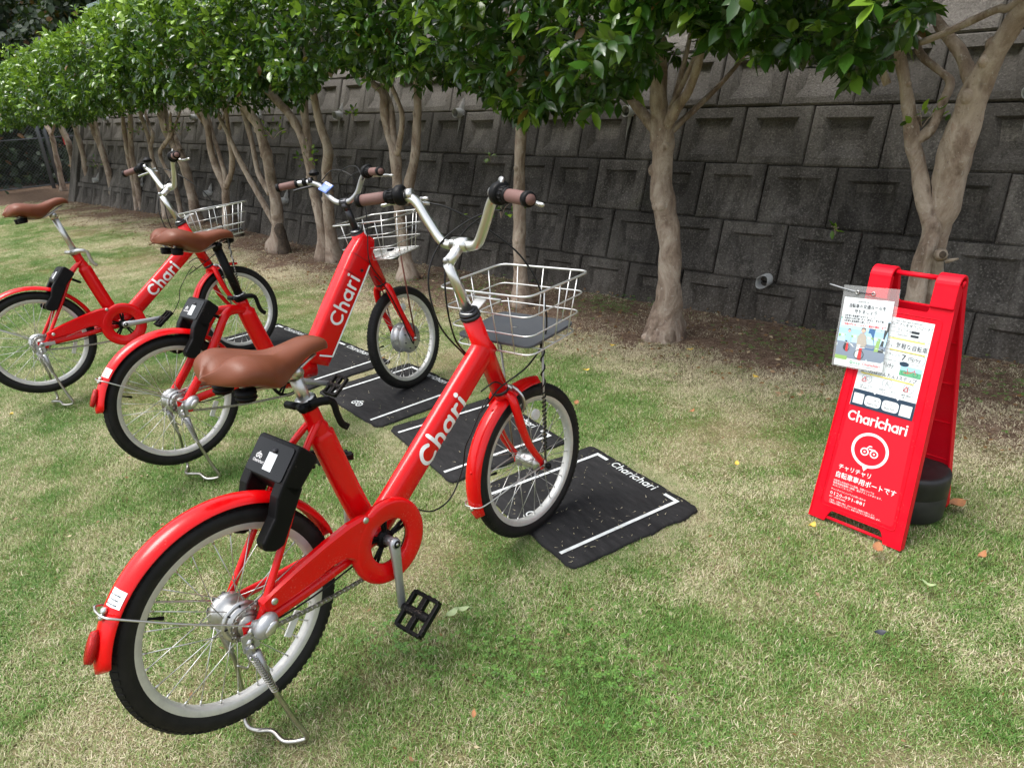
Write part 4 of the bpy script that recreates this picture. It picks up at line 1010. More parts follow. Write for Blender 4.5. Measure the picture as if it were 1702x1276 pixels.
spoke_cache = {}
def make_wheel(root, kind, c, X, rot0=0.0, tread=True):
    """kind: rear, front, motor. X: steer transform. Returns wheel part; spokes, tyre, rim, hub are sub-parts"""
    hub = MB(X)
    cx, cy, cz = c
    if kind == 'rear':
        hub.lathe([(-0.045, 0.004), (-0.045, 0.018), (-0.036, 0.02), (-0.034, 0.034), (-0.028, 0.036), (-0.026, 0.024), (0.012, 0.026), (0.016, 0.034), (0.020, 0.038), (0.024, 0.041), (0.038, 0.041), (0.042, 0.037), (0.044, 0.012), (0.048, 0.004)], c, n=32)
        for q in range(9):
            a = 2 * PI * q / 9
            hub.tube([(cx + 0.033 * math.cos(a), cy + 0.046, cz + 0.033 * math.sin(a)), (cx + 0.033 * math.cos(a), cy + 0.051, cz + 0.033 * math.sin(a))], 0.005, 6, mi=1)
        # ventilated drum face on the drive side
        hub.lathe([(-0.026, 0.046), (-0.031, 0.046), (-0.031, 0.030), (-0.026, 0.030)], c, n=32, closed=True)
        for q in range(8):
            a = 2 * PI * q / 8
            hub.box((cx + 0.037 * math.cos(a), cy - 0.0325, cz + 0.037 * math.sin(a)), (0.008, 0.002, 0.003), Matrix.Rotation(-a, 3, 'Y'), 1)
        fl, fr_ = (0.030, 0.036), (-0.030, 0.034)
    elif kind == 'front':
        hub.lathe([(-0.05, 0.004), (-0.05, 0.009), (-0.040, 0.012), (-0.038, 0.027), (-0.033, 0.028), (-0.031, 0.017), (-0.01, 0.0235), (0.01, 0.0235), (0.031, 0.017), (0.033, 0.028), (0.038, 0.027), (0.040, 0.012), (0.05, 0.009), (0.05, 0.004)], c, n=28)
        fl, fr_ = (0.034, 0.026), (-0.034, 0.026)
    else:
        hub.lathe([(-0.052, 0.004), (-0.052, 0.014), (-0.048, 0.018), (-0.046, 0.045), (-0.040, 0.062), (-0.034, 0.070), (-0.030, 0.073), (-0.024, 0.073), (-0.022, 0.068), (0.022, 0.068), (0.024, 0.073), (0.030, 0.073), (0.036, 0.064), (0.044, 0.045), (0.048, 0.02), (0.05, 0.004)], c, n=40)
        for q in range(8):
            a = 2 * PI * q / 8 + 0.3
            hub.tube([(cx + 0.052 * math.cos(a), cy - 0.043, cz + 0.052 * math.sin(a)), (cx + 0.052 * math.cos(a), cy - 0.049, cz + 0.052 * math.sin(a))], 0.0035, 6, mi=1)
        fl, fr_ = (0.026, 0.072), (-0.026, 0.072)
    name = 'rear_wheel' if kind == 'rear' else 'front_wheel'
    W = hub.build(name, ['silver' if kind != 'motor' else 'grey_alloy', 'dark_metal'], root, loc=UP)
    t = MB(X); prof = []
    R, r, br = 0.2287, 0.0213, 0.209
    for k in range(17):
        a = math.radians(-118 + 236 * k / 16)
        y = r * math.sin(a) * 0.98; rad = R + r * math.cos(a)
        prof.append((y, rad))
    prof = [(-0.0125, 0.2075)] + prof + [(0.0125, 0.2075)]
    t.lathe(prof, c, n=88, smooth=True)
    # raised tread blocks and shoulder ribs
    nb = 90
    for i in range(nb):
        a = 2 * PI * i / nb
        for sy, da in ((-1, 0.0), (1, 0.5)):
            b = a + da * 2 * PI / nb; Rt = Matrix.Rotation(-b, 3, 'Y')
            th = math.radians(36 * sy); yy = (r + 0.0003) * math.sin(th); rr = R + (r + 0.0003) * math.cos(th)
            R2 = Rt @ Matrix.Rotation(th, 3, 'Z')
            t.box((cx + rr * math.cos(b), cy + yy, cz + rr * math.sin(b)), (0.0016, 0.012, 0.0095), R2, 0)
    for ring_r, ring_y in ((R + r, 0.0), (R + r * 0.97, 0.005), (R + r * 0.97, -0.005)):
        t.lathe([(ring_y - 0.0012, ring_r - 0.001), (ring_y - 0.001, ring_r + 0.0009), (ring_y + 0.001, ring_r + 0.0009), (ring_y + 0.0012, ring_r - 0.001)], c, n=88)
    t.build('tyre', 'tyre', W)
    q = MB(X)
    q.lathe([(-0.0125, 0.2135), (-0.0145, 0.214), (-0.0145, 0.212), (-0.0135, 0.199), (-0.0105, 0.1955), (-0.006, 0.1935), (0.006, 0.1935), (0.0105, 0.1955), (0.0135, 0.199), (0.0145, 0.212), (0.0145, 0.214), (0.0125, 0.2135), (0.0115, 0.2065), (-0.0115, 0.2065)], c, n=88, closed=True)
    q.build('rim', 'rim', W)
    ns = 28 if kind != 'motor' else 36
    for i in range(ns):
        a = rot0 + 2 * PI * i / ns; side = fl if i % 2 == 0 else fr_
        tw = (0.62 if kind != 'motor' else 0.30) * (1 if (i // 2) % 2 == 0 else -1)
        ah = a + tw * (1.15 if kind == 'front' else 1.0)
        key = None
        s_ = MB(X)
        p0 = (cx + side[1] * 0.93 * math.cos(ah), cy + side[0], cz + side[1] * 0.93 * math.sin(ah))
        p1 = (cx + 0.1945 * math.cos(a), cy + math.copysign(0.003, side[0]), cz + 0.1945 * math.sin(a))
        s_.tube([p0, p1], 0.00115, 5)
        d = (Vector(p0) - Vector(p1)).normalized()
        s_.tube([Vector(p1) - d * 0.001, Vector(p1) + d * 0.010], 0.0023, 6)
        s_.build('spoke', 'silver', W)
    s_ = MB(X); a = rot0 + 2.55
    s_.tube([(cx + 0.194 * math.cos(a), cy, cz + 0.194 * math.sin(a)), (cx + 0.178 * math.cos(a), cy, cz + 0.178 * math.sin(a)), (cx + 0.158 * math.cos(a), cy, cz + 0.158 * math.sin(a))], [0.003, 0.003, 0.0048], 8)
    s_.build('valve', 'black', W)
    s_ = MB(X); a = rot0 - 0.72; p = Vector((cx + 0.15 * math.cos(a), cy - 0.010, cz + 0.15 * math.sin(a)))
    if kind == 'rear': s_.box(p, (0.018, 0.006, 0.062), Matrix.Rotation(-a, 3, 'Y'))
    else:
        a = rot0 + 0.9; p = Vector((cx + 0.15 * math.cos(a), cy - 0.008, cz + 0.15 * math.sin(a)))
        s_.lathe([(-0.006, 0.002), (-0.006, 0.017), (0.0, 0.0185), (0.004, 0.0175), (0.004, 0.002)], p, n=20)
    s_.build('wheel_reflector', 'clear', W, bevel=0.0015)
    return W

def saddle_part(root, rear, nose, hw=0.106):
    rear, nose = Vector((rear[0], 0, rear[1])), Vector((nose[0], 0, nose[1]))
    ax = (nose - rear); L = ax.length; ax.normalize(); up = Vector((0, 1, 0)).cross(ax) * -1
    if up.z < 0: up = -up
    ws = [(0, 0.10), (0.025, 0.55), (0.06, 0.80), (0.12, 0.95), (0.22, 1.0), (0.34, 0.95), (0.44, 0.76), (0.54, 0.54), (0.64, 0.43), (0.76, 0.37), (0.88, 0.34), (0.95, 0.28), (0.985, 0.18), (1.0, 0.05)]
    hs = [(0, -0.026), (0.04, -0.002), (0.10, 0.013), (0.2, 0.018), (0.35, 0.008), (0.5, -0.002), (0.65, 0.004), (0.8, 0.014), (0.92, 0.012), (1.0, -0.006)]
    ds = [(0, 0.012), (0.03, 0.032), (0.1, 0.058), (0.3, 0.070), (0.45, 0.076), (0.55, 0.066), (0.7, 0.044), (0.9, 0.034), (1.0, 0.018)]
    n, m = 44, 32; vs = []
    def smo(tb, it):
        y = np.interp(np.linspace(0, 1, n + 1), [a for a, b in tb], [b for a, b in tb])
        for _ in range(it): y[1:-1] = (y[:-2] + 2 * y[1:-1] + y[2:]) / 4
        return y
    WS_, HS_, DS_ = smo(ws, 2) * hw, smo(hs, 5), smo(ds, 6)
    for i in range(n + 1):
        s_ = i / n; s_ = s_ if 0 < i < n else (0.002 if i == 0 else 0.998)
        w = float(WS_[i]); h0 = float(HS_[i]); dp = float(DS_[i])
        for k in range(m):
            a = 2 * PI * k / m
            ca, sa = math.cos(a), math.sin(a)
            y = w * math.copysign(abs(ca) ** 0.8, ca)
            if sa >= 0:
                z = h0 - dp * 0.62 * (1 - abs(sa) ** 0.72)
                q = y / max(w, 1e-4)
                lobes = max(0, 1 - s_ / 0.62)
                z -= 0.036 * math.exp(-(q / 0.27) ** 2) * lobes ** 0.6 * sa * min(1.0, s_ / 0.06)         # channel between the two rear cushions
                z += 0.006 * math.exp(-((abs(q) - 0.5) / 0.3) ** 2) * lobes
            else:
                z = h0 - dp * 0.62 - dp * 0.38 * abs(sa) ** 0.5
                y *= 1 - 0.16 * abs(sa)
            vs.append(rear + ax * (L * s_ - (0.012 * (1 - abs(ca)) if i == 0 else 0)) + Vector((0, 1, 0)) * y + up * z)
    fs = [(i * m + k, i * m + (k + 1) % m, (i + 1) * m + (k + 1) % m, (i + 1) * m + k) for i in range(n) for k in range(m)]
    fs.append(tuple(range(m - 1, -1, -1))); fs.append(tuple(n * m + k for k in range(m)))
    mb = MB(); mb.add(vs, fs); S = mb.build('saddle', 'leather', root, loc=UP)
    c = rear + ax * L * 0.5 - up * 0.055
    mb = MB()
    for sy in (-1, 1):
        mb.tube(smooth_path([rear + ax * L * 0.16 + Vector((0, sy * 0.05, 0)) - up * 0.045, rear + ax * L * 0.3 + Vector((0, sy * 0.032, 0)) - up * 0.064, rear + ax * L * 0.55 + Vector((0, sy * 0.022, 0)) - up * 0.066, rear + ax * L * 0.88 + Vector((0, sy * 0.008, 0)) - up * 0.028], 5), 0.0037, 7)
    mb.build('saddle_rail', 'silver', S)
    mb = MB()
    for sy in (-1, 1):
        cc = rear + ax * L * 0.2 + Vector((0, sy * 0.046, 0)) - up * 0.054
        mb.tube([cc, cc - up * 0.024], [0.021, 0.018], 14)
        for q in range(2): mb.tube([cc - up * (0.006 + 0.009 * q), cc - up * (0.010 + 0.009 * q)], 0.0215, 14)
        mb.build('saddle_bumper', 'black', S); mb = MB()
    return rear + ax * L * 0.45 - up * 0.06

def bicycle(mat, label, steer_deg, bar_extra, electric=False, saddle=((0.028, 0.553), (0.310, 0.548)), post_col='silver', clamp_col='black',
            WB=1.002, crank_ang=-92, sticker=True, tray=True, basket_off=(0, 0), rot=0.0):
    root = empty('bicycle', mat=mat)
    tag(root, label, 'bicycle', 'red share bicycles parked side by side')
    axl = Vector((WB, 0, 0))
    if not electric: hd0, hd1 = Vector((0.777, 0, 0.505)), Vector((0.872, 0, 0.285))
    else: hd0, hd1 = Vector((0.915, 0, 0.520)), Vector((1.003, 0, 0.300))
    sdir_ = (hd0 - hd1).normalized()
    def steer(deg): return Matrix.Translation(hd1) @ Matrix.Rotation(math.radians(deg), 4, sdir_) @ Matrix.Translation(-hd1)
    SX = steer(steer_deg)
    HX = steer(steer_deg + bar_extra)
    red = 'red'
    # ---------- frame
    f = MB()
    if not electric:
        bb = Vector((0.375, 0, 0.030))
        f.tube([hd0 + sdir_ * 0.004, hd1 - sdir_ * 0.012], 0.0265, 20)
        f.tube(smooth_path([Vector((0.835, 0, 0.420)), Vector((0.74, 0, 0.338)), Vector((0.594, 0, 0.212)), Vector((0.45, 0, 0.088)), bb], 6), [(0.026, 0.040)] * 25, 24, ref=(0, 1, 0), sq=0.86)
        f.tube(smooth_path([Vector((0.243, 0, 0.412)), Vector((0.262, 0, 0.352)), Vector((0.275, 0, 0.31)), Vector((0.325, 0, 0.16)), bb], 6), [(0.0195, 0.0195)] * 6 + [(0.021, 0.024)] * 4 + [(0.024, 0.031)] * 15, 24, ref=(0, 1, 0), sq=0.9)
        f.tube([(0.375, -0.036, 0.030), (0.375, 0.036, 0.030)], 0.024, 18)
        f.tube([Vector((0.24, 0, 0.420)), Vector((0.2465, 0, 0.400))], 0.0215, 20)
        for sy in (-1, 1):
            f.tube(smooth_path([(0.262, sy * 0.012, 0.372), (0.20, sy * 0.030, 0.310), (0.13, sy * 0.052, 0.19), (0.02, sy * 0.066, 0.004)], 5), 0.0082, 10)
            f.tube(smooth_path([(0.355, sy * 0.03, 0.022), (0.26, sy * 0.045, 0.016), (0.14, sy * 0.056, 0.004), (0.01, sy * 0.066, -0.004)], 5), [(0.009, 0.012)] * 16, 12, ref=(0, 1, 0))
            f.box((0.004, sy * 0.066, -0.006), (0.042, 0.005, 0.036))
        f.tube([(0.19, -0.03, 0.285), (0.19, 0.03, 0.285)], 0.006, 8)
        f.tube([(0.255, -0.045, 0.017), (0.255, 0.045, 0.017)], 0.009, 10)
    else:
        bb = Vector((0.44, 0, -0.02))
        h_ = MB(); h_.tube([hd0 + sdir_ * 0.004, hd1 - sdir_ * 0.012], 0.030, 20); h_.build('head_tube', red, root, loc=UP)
        f.tube(smooth_path([Vector((0.325, 0, 0.330)), Vector((0.345, 0, 0.25)), Vector((0.39, 0, 0.12)), bb], 6), [(0.020, 0.022)] * 4 + [(0.027, 0.034)] * 15, 24, ref=(0, 1, 0), sq=0.9)
        f.tube([(0.44, -0.04, -0.02), (0.44, 0.04, -0.02)], 0.03, 18)
        f.tube([bb, (0.60, 0, -0.01)], [(0.032, 0.04), (0.032, 0.05)], 16, ref=(0, 1, 0))
        for sy in (-1, 1):
            f.tube(smooth_path([(0.335, sy * 0.008, 0.286), (0.275, sy * 0.022, 0.298), (0.225, sy * 0.045, 0.285), (0.165, sy * 0.056, 0.20), (0.08, sy * 0.063, 0.085), (0.01, sy * 0.066, 0.0)], 6), [(0.011, 0.017)] * 31, 12, ref=(0, 1, 0))
            f.tube(smooth_path([(0.44, sy * 0.03, -0.01), (0.32, sy * 0.047, 0.0), (0.16, sy * 0.058, 0.012), (0.01, sy * 0.066, 0.0)], 5), [(0.010, 0.016)] * 16, 12, ref=(0, 1, 0))
            f.box((0.004, sy * 0.066, -0.010), (0.05, 0.005, 0.055))
        f.tube([(0.36, 0, 0.0), (0.44, 0, -0.035), (0.52, 0, -0.05)], [(0.03, 0.03), (0.032, 0.04), (0.03, 0.04)], 14, ref=(0, 1, 0))
    F = f.build('frame', red, root, loc=UP)
    if not electric:
        for yy in (0.011, -0.011):
            g = MB(); g.tube([(0.258, yy, 0.383), (0.262, yy * 2.0, 0.372)], 0.010, 10)
        g = MB(); g.lathe([(0, 0.006), (0.004, 0.006), (0.006, 0.003)], (0.435, -0.029, 0.105), n=12); g.build('bolt', 'silver', F)
        g = MB(); g.ellipsoid((0.284, 0.012, 0.300), (0.003, 0.013, 0.012), 10, 6); g.build('warning_sticker', 'yellow', F)
    # battery tube of the electric bicycle
    if electric:
        d = Vector((0.571, 0, 0.821)); nrm = Vector((0.821, 0, -0.571))
        g = MB(); c0 = Vector((0.635, 0, 0.045)); c1 = Vector((0.925, 0, 0.455))
        g.tube([c0 - d * 0.055 + nrm * 0.012, c0, c0.lerp(c1, 0.5), c1 - d * 0.05, c1 + d * 0.035 - nrm * 0.002, c1 + d * 0.06 - nrm * 0.004], [(0.036, 0.052), (0.040, 0.062), (0.041, 0.064), (0.040, 0.062), (0.034, 0.046), (0.030, 0.036)], 28, ref=(0, 1, 0), sq=0.42)
        Bt = g.build('battery_tube', red, root, loc=UP)
        def pt(s_, w, h=0.0): return c0 + d * s_ + nrm * w + Vector((0, -0.0400 - h, 0))
        P = Print(lambda a, b, h: tuple(pt(a, -b, 0.0016 + h)))
        P.stroke([(-0.02, 0.014), (0.0, -0.050), (0.20, -0.051), (0.37, -0.052), (0.445, -0.050)], 0.0075, 0, False)
        P.build('stripe', 'white', Bt)
        P = Print(lambda a, b, h: tuple(pt(a, -b, 0.0017 + h)))
        P.word('Chari', 0.135, -0.028, 0.066, 0.17); P.build('lettering', 'white', Bt)
        g = MB(); g.lathe([(-0.002, 0.0085), (0.0, 0.0085)], pt(0.405, 0.022, 0.0), n=16); g.lathe([(-0.003, 0.0001), (-0.003, 0.0062)], pt(0.405, 0.022, 0.0), n=16); g.build('lock_barrel', 'dark_metal', Bt)
        g = MB()
        for s_ in (0.372, 0.455): g.tube([c0 + d * s_ + nrm * 0.0655 + Vector((0, -0.02, 0)), c0 + d * s_ + nrm * 0.055 + Vector((0, -0.0415, 0)), c0 + d * s_ - nrm * 0.055 + Vector((0, -0.0415, 0)), c0 + d * s_ - nrm * 0.0655 + Vector((0, -0.02, 0))], 0.0009, 4)
        g.build('seam', 'dark_metal', Bt)
    else:
        d = Vector((0.7585, 0, 0.6517)); nrm = Vector((-0.6517, 0, 0.7585)); c0 = Vector((0.594, 0, 0.212))
        def f2(a, b, h):
            # wrap the print onto the flank of the oval tube
            q = b / 0.0405; dy = 0.026 * max(0.0, 1 - abs(q) ** 2.33) ** 0.43
            return tuple(c0 + d * a + nrm * b + Vector((0, -dy - 0.0012 - h, 0)))
        P = Print(f2); P.word('Chari', -0.068, -0.029, 0.0570, 0.190, gap=0.22); P.build('lettering', 'white', F)
    # ---------- headset, fork
    g = MB()
    for (t0, t1, r) in ((0.0, 0.010, 0.029), (0.012, 0.020, 0.0275), (0.021, 0.026, 0.020)): g.tube([hd0 + sdir_ * t0, hd0 + sdir_ * t1], r, 20)
    g.tube([hd1 - sdir_ * 0.012, hd1 - sdir_ * 0.022], 0.027, 20)
    g.build('headset', 'dark_metal', root, loc=UP)
    g = MB(SX); cr = hd1 - sdir_ * 0.035
    fw_ = Vector((sdir_.z, 0, -sdir_.x))
    g.tube([hd1 - sdir_ * 0.022, cr - sdir_ * 0.01], 0.022, 16)
    for sy in (-1, 1):
        br_ = 0.0135 if not electric else 0.016
        p0 = cr + Vector((0, 0, 0)) ; 
        pts = [p0 + Vector((0, sy * 0.006, 0.006)), p0 + Vector((0.004, sy * 0.034, -0.004)), p0 + Vector((0.010, sy * 0.047, -0.045))]
        if not electric: pts += [Vector((0.915, sy * 0.050, 0.145)), Vector((0.948, sy * 0.052, 0.075)), Vector((WB - 0.002, sy * 0.053, 0.006))]
        else: pts += [p0 + Vector((0.035, sy * 0.054, -0.12)), Vector((WB - 0.035, sy * 0.057, 0.075)), Vector((WB - 0.002, sy * 0.058, 0.006))]
        sp = smooth_path(pts, 5); n_ = len(sp)
        g.tube(sp, [(br_ * 0.85, br_ * (1.25 if electric else 1.1))] * (n_ // 2) + [(br_ * (0.85 - 0.3 * i / (n_ - n_ // 2)), br_ * (1.15 - 0.45 * i / (n_ - n_ // 2))) for i in range(n_ - n_ // 2)], 12, ref=(0, 1, 0))
        g.box((WB, sy * (0.053 if not electric else 0.058), 0.0), (0.022, 0.005, 0.028))
    g.build('fork', red, root, loc=UP)
    g = MB(SX)
    for sy in (-1, 1):
        g.tube([(WB, sy * 0.048, 0), (WB, sy * 0.075, 0)], 0.0045, 8); g.tube([(WB, sy * 0.060, 0), (WB, sy * 0.068, 0)], 0.0095, 6)
        if not electric: g.ellipsoid((WB, sy * 0.075, 0), (0.010, 0.010, 0.010), 12, 8, 1)
    g.build('axle_nut', ['silver', 'black'], root, loc=UP)
    make_wheel(root, 'rear', (0, 0, 0), None, rot)
    make_wheel(root, 'motor' if electric else 'front', (WB, 0, 0), SX, rot + 0.4)
    # ---------- mudguards
    g = MB(); sweep_fender(g, 0, 0, 0.276, 17, 173.5, 0.031, 0.017, 48); RF = g.build('rear_mudguard', red, root, loc=UP)
    g = MB(); a = math.radians(162.0); R2 = Matrix.Rotation(-a, 3, 'Y')
    g.tube([(0.276 * math.cos(a) - 0.001, 0, 0.276 * math.sin(a) - 0.001), (0.288 * math.cos(a), 0, 0.288 * math.sin(a))], [(0.0140, 0.034), (0.0115, 0.031)], 20, ref=(0, 1, 0))
    g.build('tail_reflector', 'reflector', RF)
    if sticker:
        def fs_(a_, b_, h): 
            an = math.radians(142) + a_ / 0.276; y = -0.012 + b_; q = y / 0.031; rr = 0.276 - 0.017 * abs(q) ** 2.4 + 0.0008 + h
            return (rr * math.cos(an), y, rr * math.sin(an))
        P = Print(fs_)
        for i in range(6): P.rect(-0.017 + i * 0.0057, -0.016, -0.017 + (i + 1) * 0.0057, -0.003, 0); P.rect(-0.017 + i * 0.0057, -0.003, -0.017 + (i + 1) * 0.0057, 0.012, 0)
        for j, (b0, b1) in enumerate(((0.006, 0.0085), (-0.001, 0.0015), (-0.009, -0.0055))):
            x = -0.010
            rr_ = random.Random(j)
            while x < 0.011: w_ = rr_.uniform(0.0006, 0.0016); P.rect(b0 * 0 - (-0.012 + j * 0.009) - 0.0012 + 0.0, x, -(-0.012 + j * 0.009) + 0.0012, x + w_, 1); x += w_ + 0.0009
        P.build('sticker', ['paper', 'ink'], RF)
    # fender stay: from the mudguard back round to the axle nuts
    g = MB(); am = math.radians(149.0); mx, mz = 0.283 * math.cos(am), 0.283 * math.sin(am)
    g.tube(smooth_path([(0.002, -0.074, 0.006), (mx * 0.5, -0.060, mz * 0.5 + 0.004), (mx * 0.93, -0.037, mz * 0.95), (mx, -0.022, mz), (mx - 0.003, 0, mz + 0.001), (mx, 0.022, mz), (mx * 0.93, 0.037, mz * 0.95), (mx * 0.5, 0.060, mz * 0.5 + 0.004), (0.002, 0.074, 0.006)], 6), 0.0024, 7)
    for z_, yy in ((0.006, -0.005), (-0.007, -0.005)):
        a = am + z_ * 3.4; g.tube([(0.276 * math.cos(a), yy, 0.276 * math.sin(a)), (0.282 * math.cos(a), yy, 0.282 * math.sin(a)), (0.285 * math.cos(a), yy, 0.285 * math.sin(a))], [0.007, 0.0068, 0.003], 10)
    g.build('mudguard_stay', 'silver', RF)
    if not electric:
        g = MB(SX); sweep_fender(g, WB, 0, 0.272, 80, 201, 0.030, 0.014, 40); FF = g.build('front_mudguard', red, root, loc=UP)
        g = MB(SX)
        for a_ in (122, 127, 168):
            a_ = math.radians(a_); g.tube([(WB + 0.271 * math.cos(a_), -0.004, 0.271 * math.sin(a_)), (WB + 0.2745 * math.cos(a_), -0.004, 0.2745 * math.sin(a_))], [0.0045, 0.003], 10)
        g.build('rivet', red, FF)
        g = MB(SX); am = math.radians(190); mx, mz = WB + 0.277 * math.cos(am), 0.277 * math.sin(am)
        g.tube(smooth_path([(WB, -0.062, 0.002), (WB - 0.12, -0.056, -0.012), (mx + 0.03, -0.036, mz + 0.004), (mx, -0.02, mz), (mx - 0.002, 0, mz), (mx, 0.02, mz), (mx + 0.03, 0.036, mz + 0.004), (WB - 0.12, 0.056, -0.012), (WB, 0.062, 0.002)], 6), 0.0022, 7)
        g.tube([(mx + 0.004, -0.006, mz - 0.006), (mx - 0.005, -0.006, mz - 0.007)], 0.006, 8)
        g.build('mudguard_stay', 'silver', FF)
        # caliper brake in front of the crown
        g = MB(SX); c = cr + Vector((0.026, 0, -0.002))
        for sy in (-1, 1):
            g.tube(smooth_path([c + Vector((0.004, -sy * 0.012, 0.012)), c + Vector((0.012, sy * 0.012, 0.012)), c + Vector((0.018, sy * 0.036, -0.006)), c + Vector((0.026, sy * 0.040, -0.035)), c + Vector((0.030, sy * 0.028, -0.062))], 5), [(0.006, 0.010)] * 8 + [(0.0045, 0.008)] * 13, 10, ref=(1, 0, 0))
        g.tube([c - Vector((0.03, 0, 0)), c + Vector((0.024, 0, 0.002))], 0.0055, 10); g.tube([c + Vector((0.018, 0, 0.001)), c + Vector((0.026, 0, 0.002))], 0.009, 6)
        for sy in (-1, 1): g.box(c + Vector((0.030, sy * 0.020, -0.060)), (0.045, 0.010, 0.010), None, 1)
        g.build('caliper_brake', ['silver', 'black'], root, loc=UP)
    # ---------- seat post, clamp, saddle
    rear, nose = saddle
    sc = saddle_part(root, rear, nose)
    if electric: c0_, dirp = Vector((0.322, 0, 0.340)), Vector((-0.278, 0, 0.96)).normalized()
    else: c0_, dirp = Vector((0.243, 0, 0.415)), Vector((-0.296, 0, 0.955)).normalized()
    top = c0_ + dirp * max(0.03, (sc.z - c0_.z) / dirp.z)
    g = MB(); g.tube([c0_ - dirp * 0.02, top], 0.0145 if not electric else 0.0165, 18)
    g.tube([top - dirp * 0.014, top + dirp * 0.006], [0.018, 0.016], 14); g.tube([top + Vector((-0.0, -0.028, 0.004)), top + Vector((0, 0.028, 0.004))], 0.011, 12)
    SP = g.build('seat_post', post_col, root, loc=UP)
    g = MB(); g.tube([c0_ - dirp * 0.012, c0_ + dirp * 0.010], 0.0245, 24); g.tube([c0_ + dirp * 0.010, c0_ + dirp * 0.013], 0.0225, 24, mi=1)
    g.tube([c0_ + Vector((-0.026, -0.014, 0)), c0_ + Vector((-0.034, 0.026, 0))], 0.009, 10)
    g.tube([c0_ + Vector((-0.028, -0.014, 0)), c0_ + Vector((-0.031, -0.036, 0))], [0.009, 0.0105], 10)
    g.tube(smooth_path([c0_ + Vector((-0.01, -0.024, 0.002)), c0_ + Vector((0.022, -0.034, 0.004)), c0_ + Vector((0.044, -0.035, -0.006)), c0_ + Vector((0.052, -0.034, -0.036)), c0_ + Vector((0.062, -0.033, -0.062)), c0_ + Vector((0.078, -0.032, -0.076))], 5), [(0.0065, 0.010)] * 8 + [(0.004, 0.0085)] * 18, 10, ref=(0, 1, 0))
    g.build('quick_release_lever', [clamp_col, 'silver'], SP)
    # ---------- stem and handlebar
    g = MB(HX)
    if not electric:
        b0, b1, b2 = hd0 + sdir_ * 0.02, Vector((0.705, 0, 0.660)), Vector((0.757, 0, 0.702))
        g.tube([b0, b0.lerp(b1, 0.5), b1], [0.0148, 0.0142, 0.0140], 18)
        g.tube([b1, b1.lerp(b2, 0.5), b2], [(0.0165, 0.015), (0.015, 0.0135), (0.019, 0.016)], 16, ref=(0, 1, 0))
        g.tube([b2 + Vector((0, -0.026, 0)), b2 + Vector((0, 0.026, 0))], 0.0195, 20)
        g.build('stem', 'champagne', root, loc=UP)
        gm = MB(HX); dd_ = (b1 - b0).normalized(); gm.ellipsoid(b1 + Vector((-0.014, -0.006, 0.010)), (0.006, 0.008, 0.008), 10, 6); gm.build('stem_bolt', 'grey_alloy', root, loc=UP)
        half = [(0.757, 0.0, 0.702), (0.756, 0.045, 0.701), (0.753, 0.070, 0.714), (0.745, 0.105, 0.765), (0.737, 0.135, 0.812), (0.727, 0.165, 0.828), (0.712, 0.20, 0.829), (0.676, 0.300, 0.820)]
        barmat, br = 'champagne', 0.0132
    else:
        b0, b1, b2 = hd0 + sdir_ * 0.02, Vector((0.872, 0, 0.650)), Vector((0.866, 0, 0.668))
        g.tube([b0, b1], [0.0155, 0.0150], 18); g.tube([b1 - sdir_ * 0.02, b1 + sdir_ * 0.012], 0.018, 18)
        g.tube([b1 + Vector((0, -0.022, 0.012)), b1 + Vector((0, 0.022, 0.012))], 0.0185, 18)
        g.build('stem', 'dark_metal', root, loc=UP)
        half = [(0.866, 0.0, 0.665), (0.866, 0.04, 0.667), (0.868, 0.085, 0.695), (0.863, 0.125, 0.745), (0.848, 0.165, 0.765), (0.826, 0.21, 0.768), (0.782, 0.305, 0.760)]
        barmat, br = 'grey_alloy', 0.0118
    L_ = [Vector(p) for p in half]; Rr = [Vector((p[0], -p[1], p[2])) for p in half]
    path = smooth_path(list(reversed(Rr))[:-1] + L_, 7)
    g = MB(HX); g.tube(path, br, 14); HB = g.build('handlebar', barmat, root, loc=UP)
    for H_, sy in ((L_, 1), (Rr, -1)):
        e = H_[-1]; i0 = H_[-2]; dr = (e - i0).normalized()
        a0_ = e - dr * 0.092
        g = MB(HX)
        g.tube([a0_, a0_ + dr * 0.03, a0_ + dr * 0.06, e - dr * 0.004], [0.0155, 0.0162, 0.0158, 0.0160], 18)
        g.tube([e - dr * 0.012, e - dr * 0.002, e + dr * 0.004], [0.0182, 0.0188, 0.0165], 18, mi=1)
        g.tube([e + dr * 0.003, e + dr * 0.0065], 0.0125, 16)
        g.tube([a0_ - dr * 0.006, a0_ + dr * 0.004], 0.0178, 18, mi=1)
        g.build('grip', ['grip', 'black'], HB)
        # twist shifter and clamp collars
        g = MB(HX); s0 = a0_ - dr * 0.040
        if not (electric and sy == 1):
            g.tube([a0_ - dr * 0.006, s0 + dr * 0.012], [0.0180, 0.0200], 24)
            for q in range(14):
                an = 2 * PI * q / 14; u_ = dr.orthogonal().normalized(); w_ = dr.cross(u_); o_ = (u_ * math.cos(an) + w_ * math.sin(an)) * 0.0192
                g.tube([a0_ - dr * 0.008 + o_, s0 + dr * 0.014 + o_], 0.0016, 5)
            g.tube([s0 + dr * 0.012, s0 + dr * 0.006, s0 - dr * 0.008, s0 - dr * 0.014], [0.024, 0.0275, 0.0275, 0.021], 24)
            if sy == -1:
                g.ellipsoid(s0 + Vector((0.008, 0, 0.017)), (0.022, 0.016, 0.014), 14, 8)
            g.build('twist_shifter', 'black', HB)
        else:
            g.tube([s0 + dr * 0.010, s0 - dr * 0.008], 0.017, 18); g.build('collar', 'black', HB)
        # brake lever and housing
        s1 = s0 - dr * 0.026
        g = MB(HX); fwd = Vector((1, 0, 0)); outw = Vector((0, sy, 0))
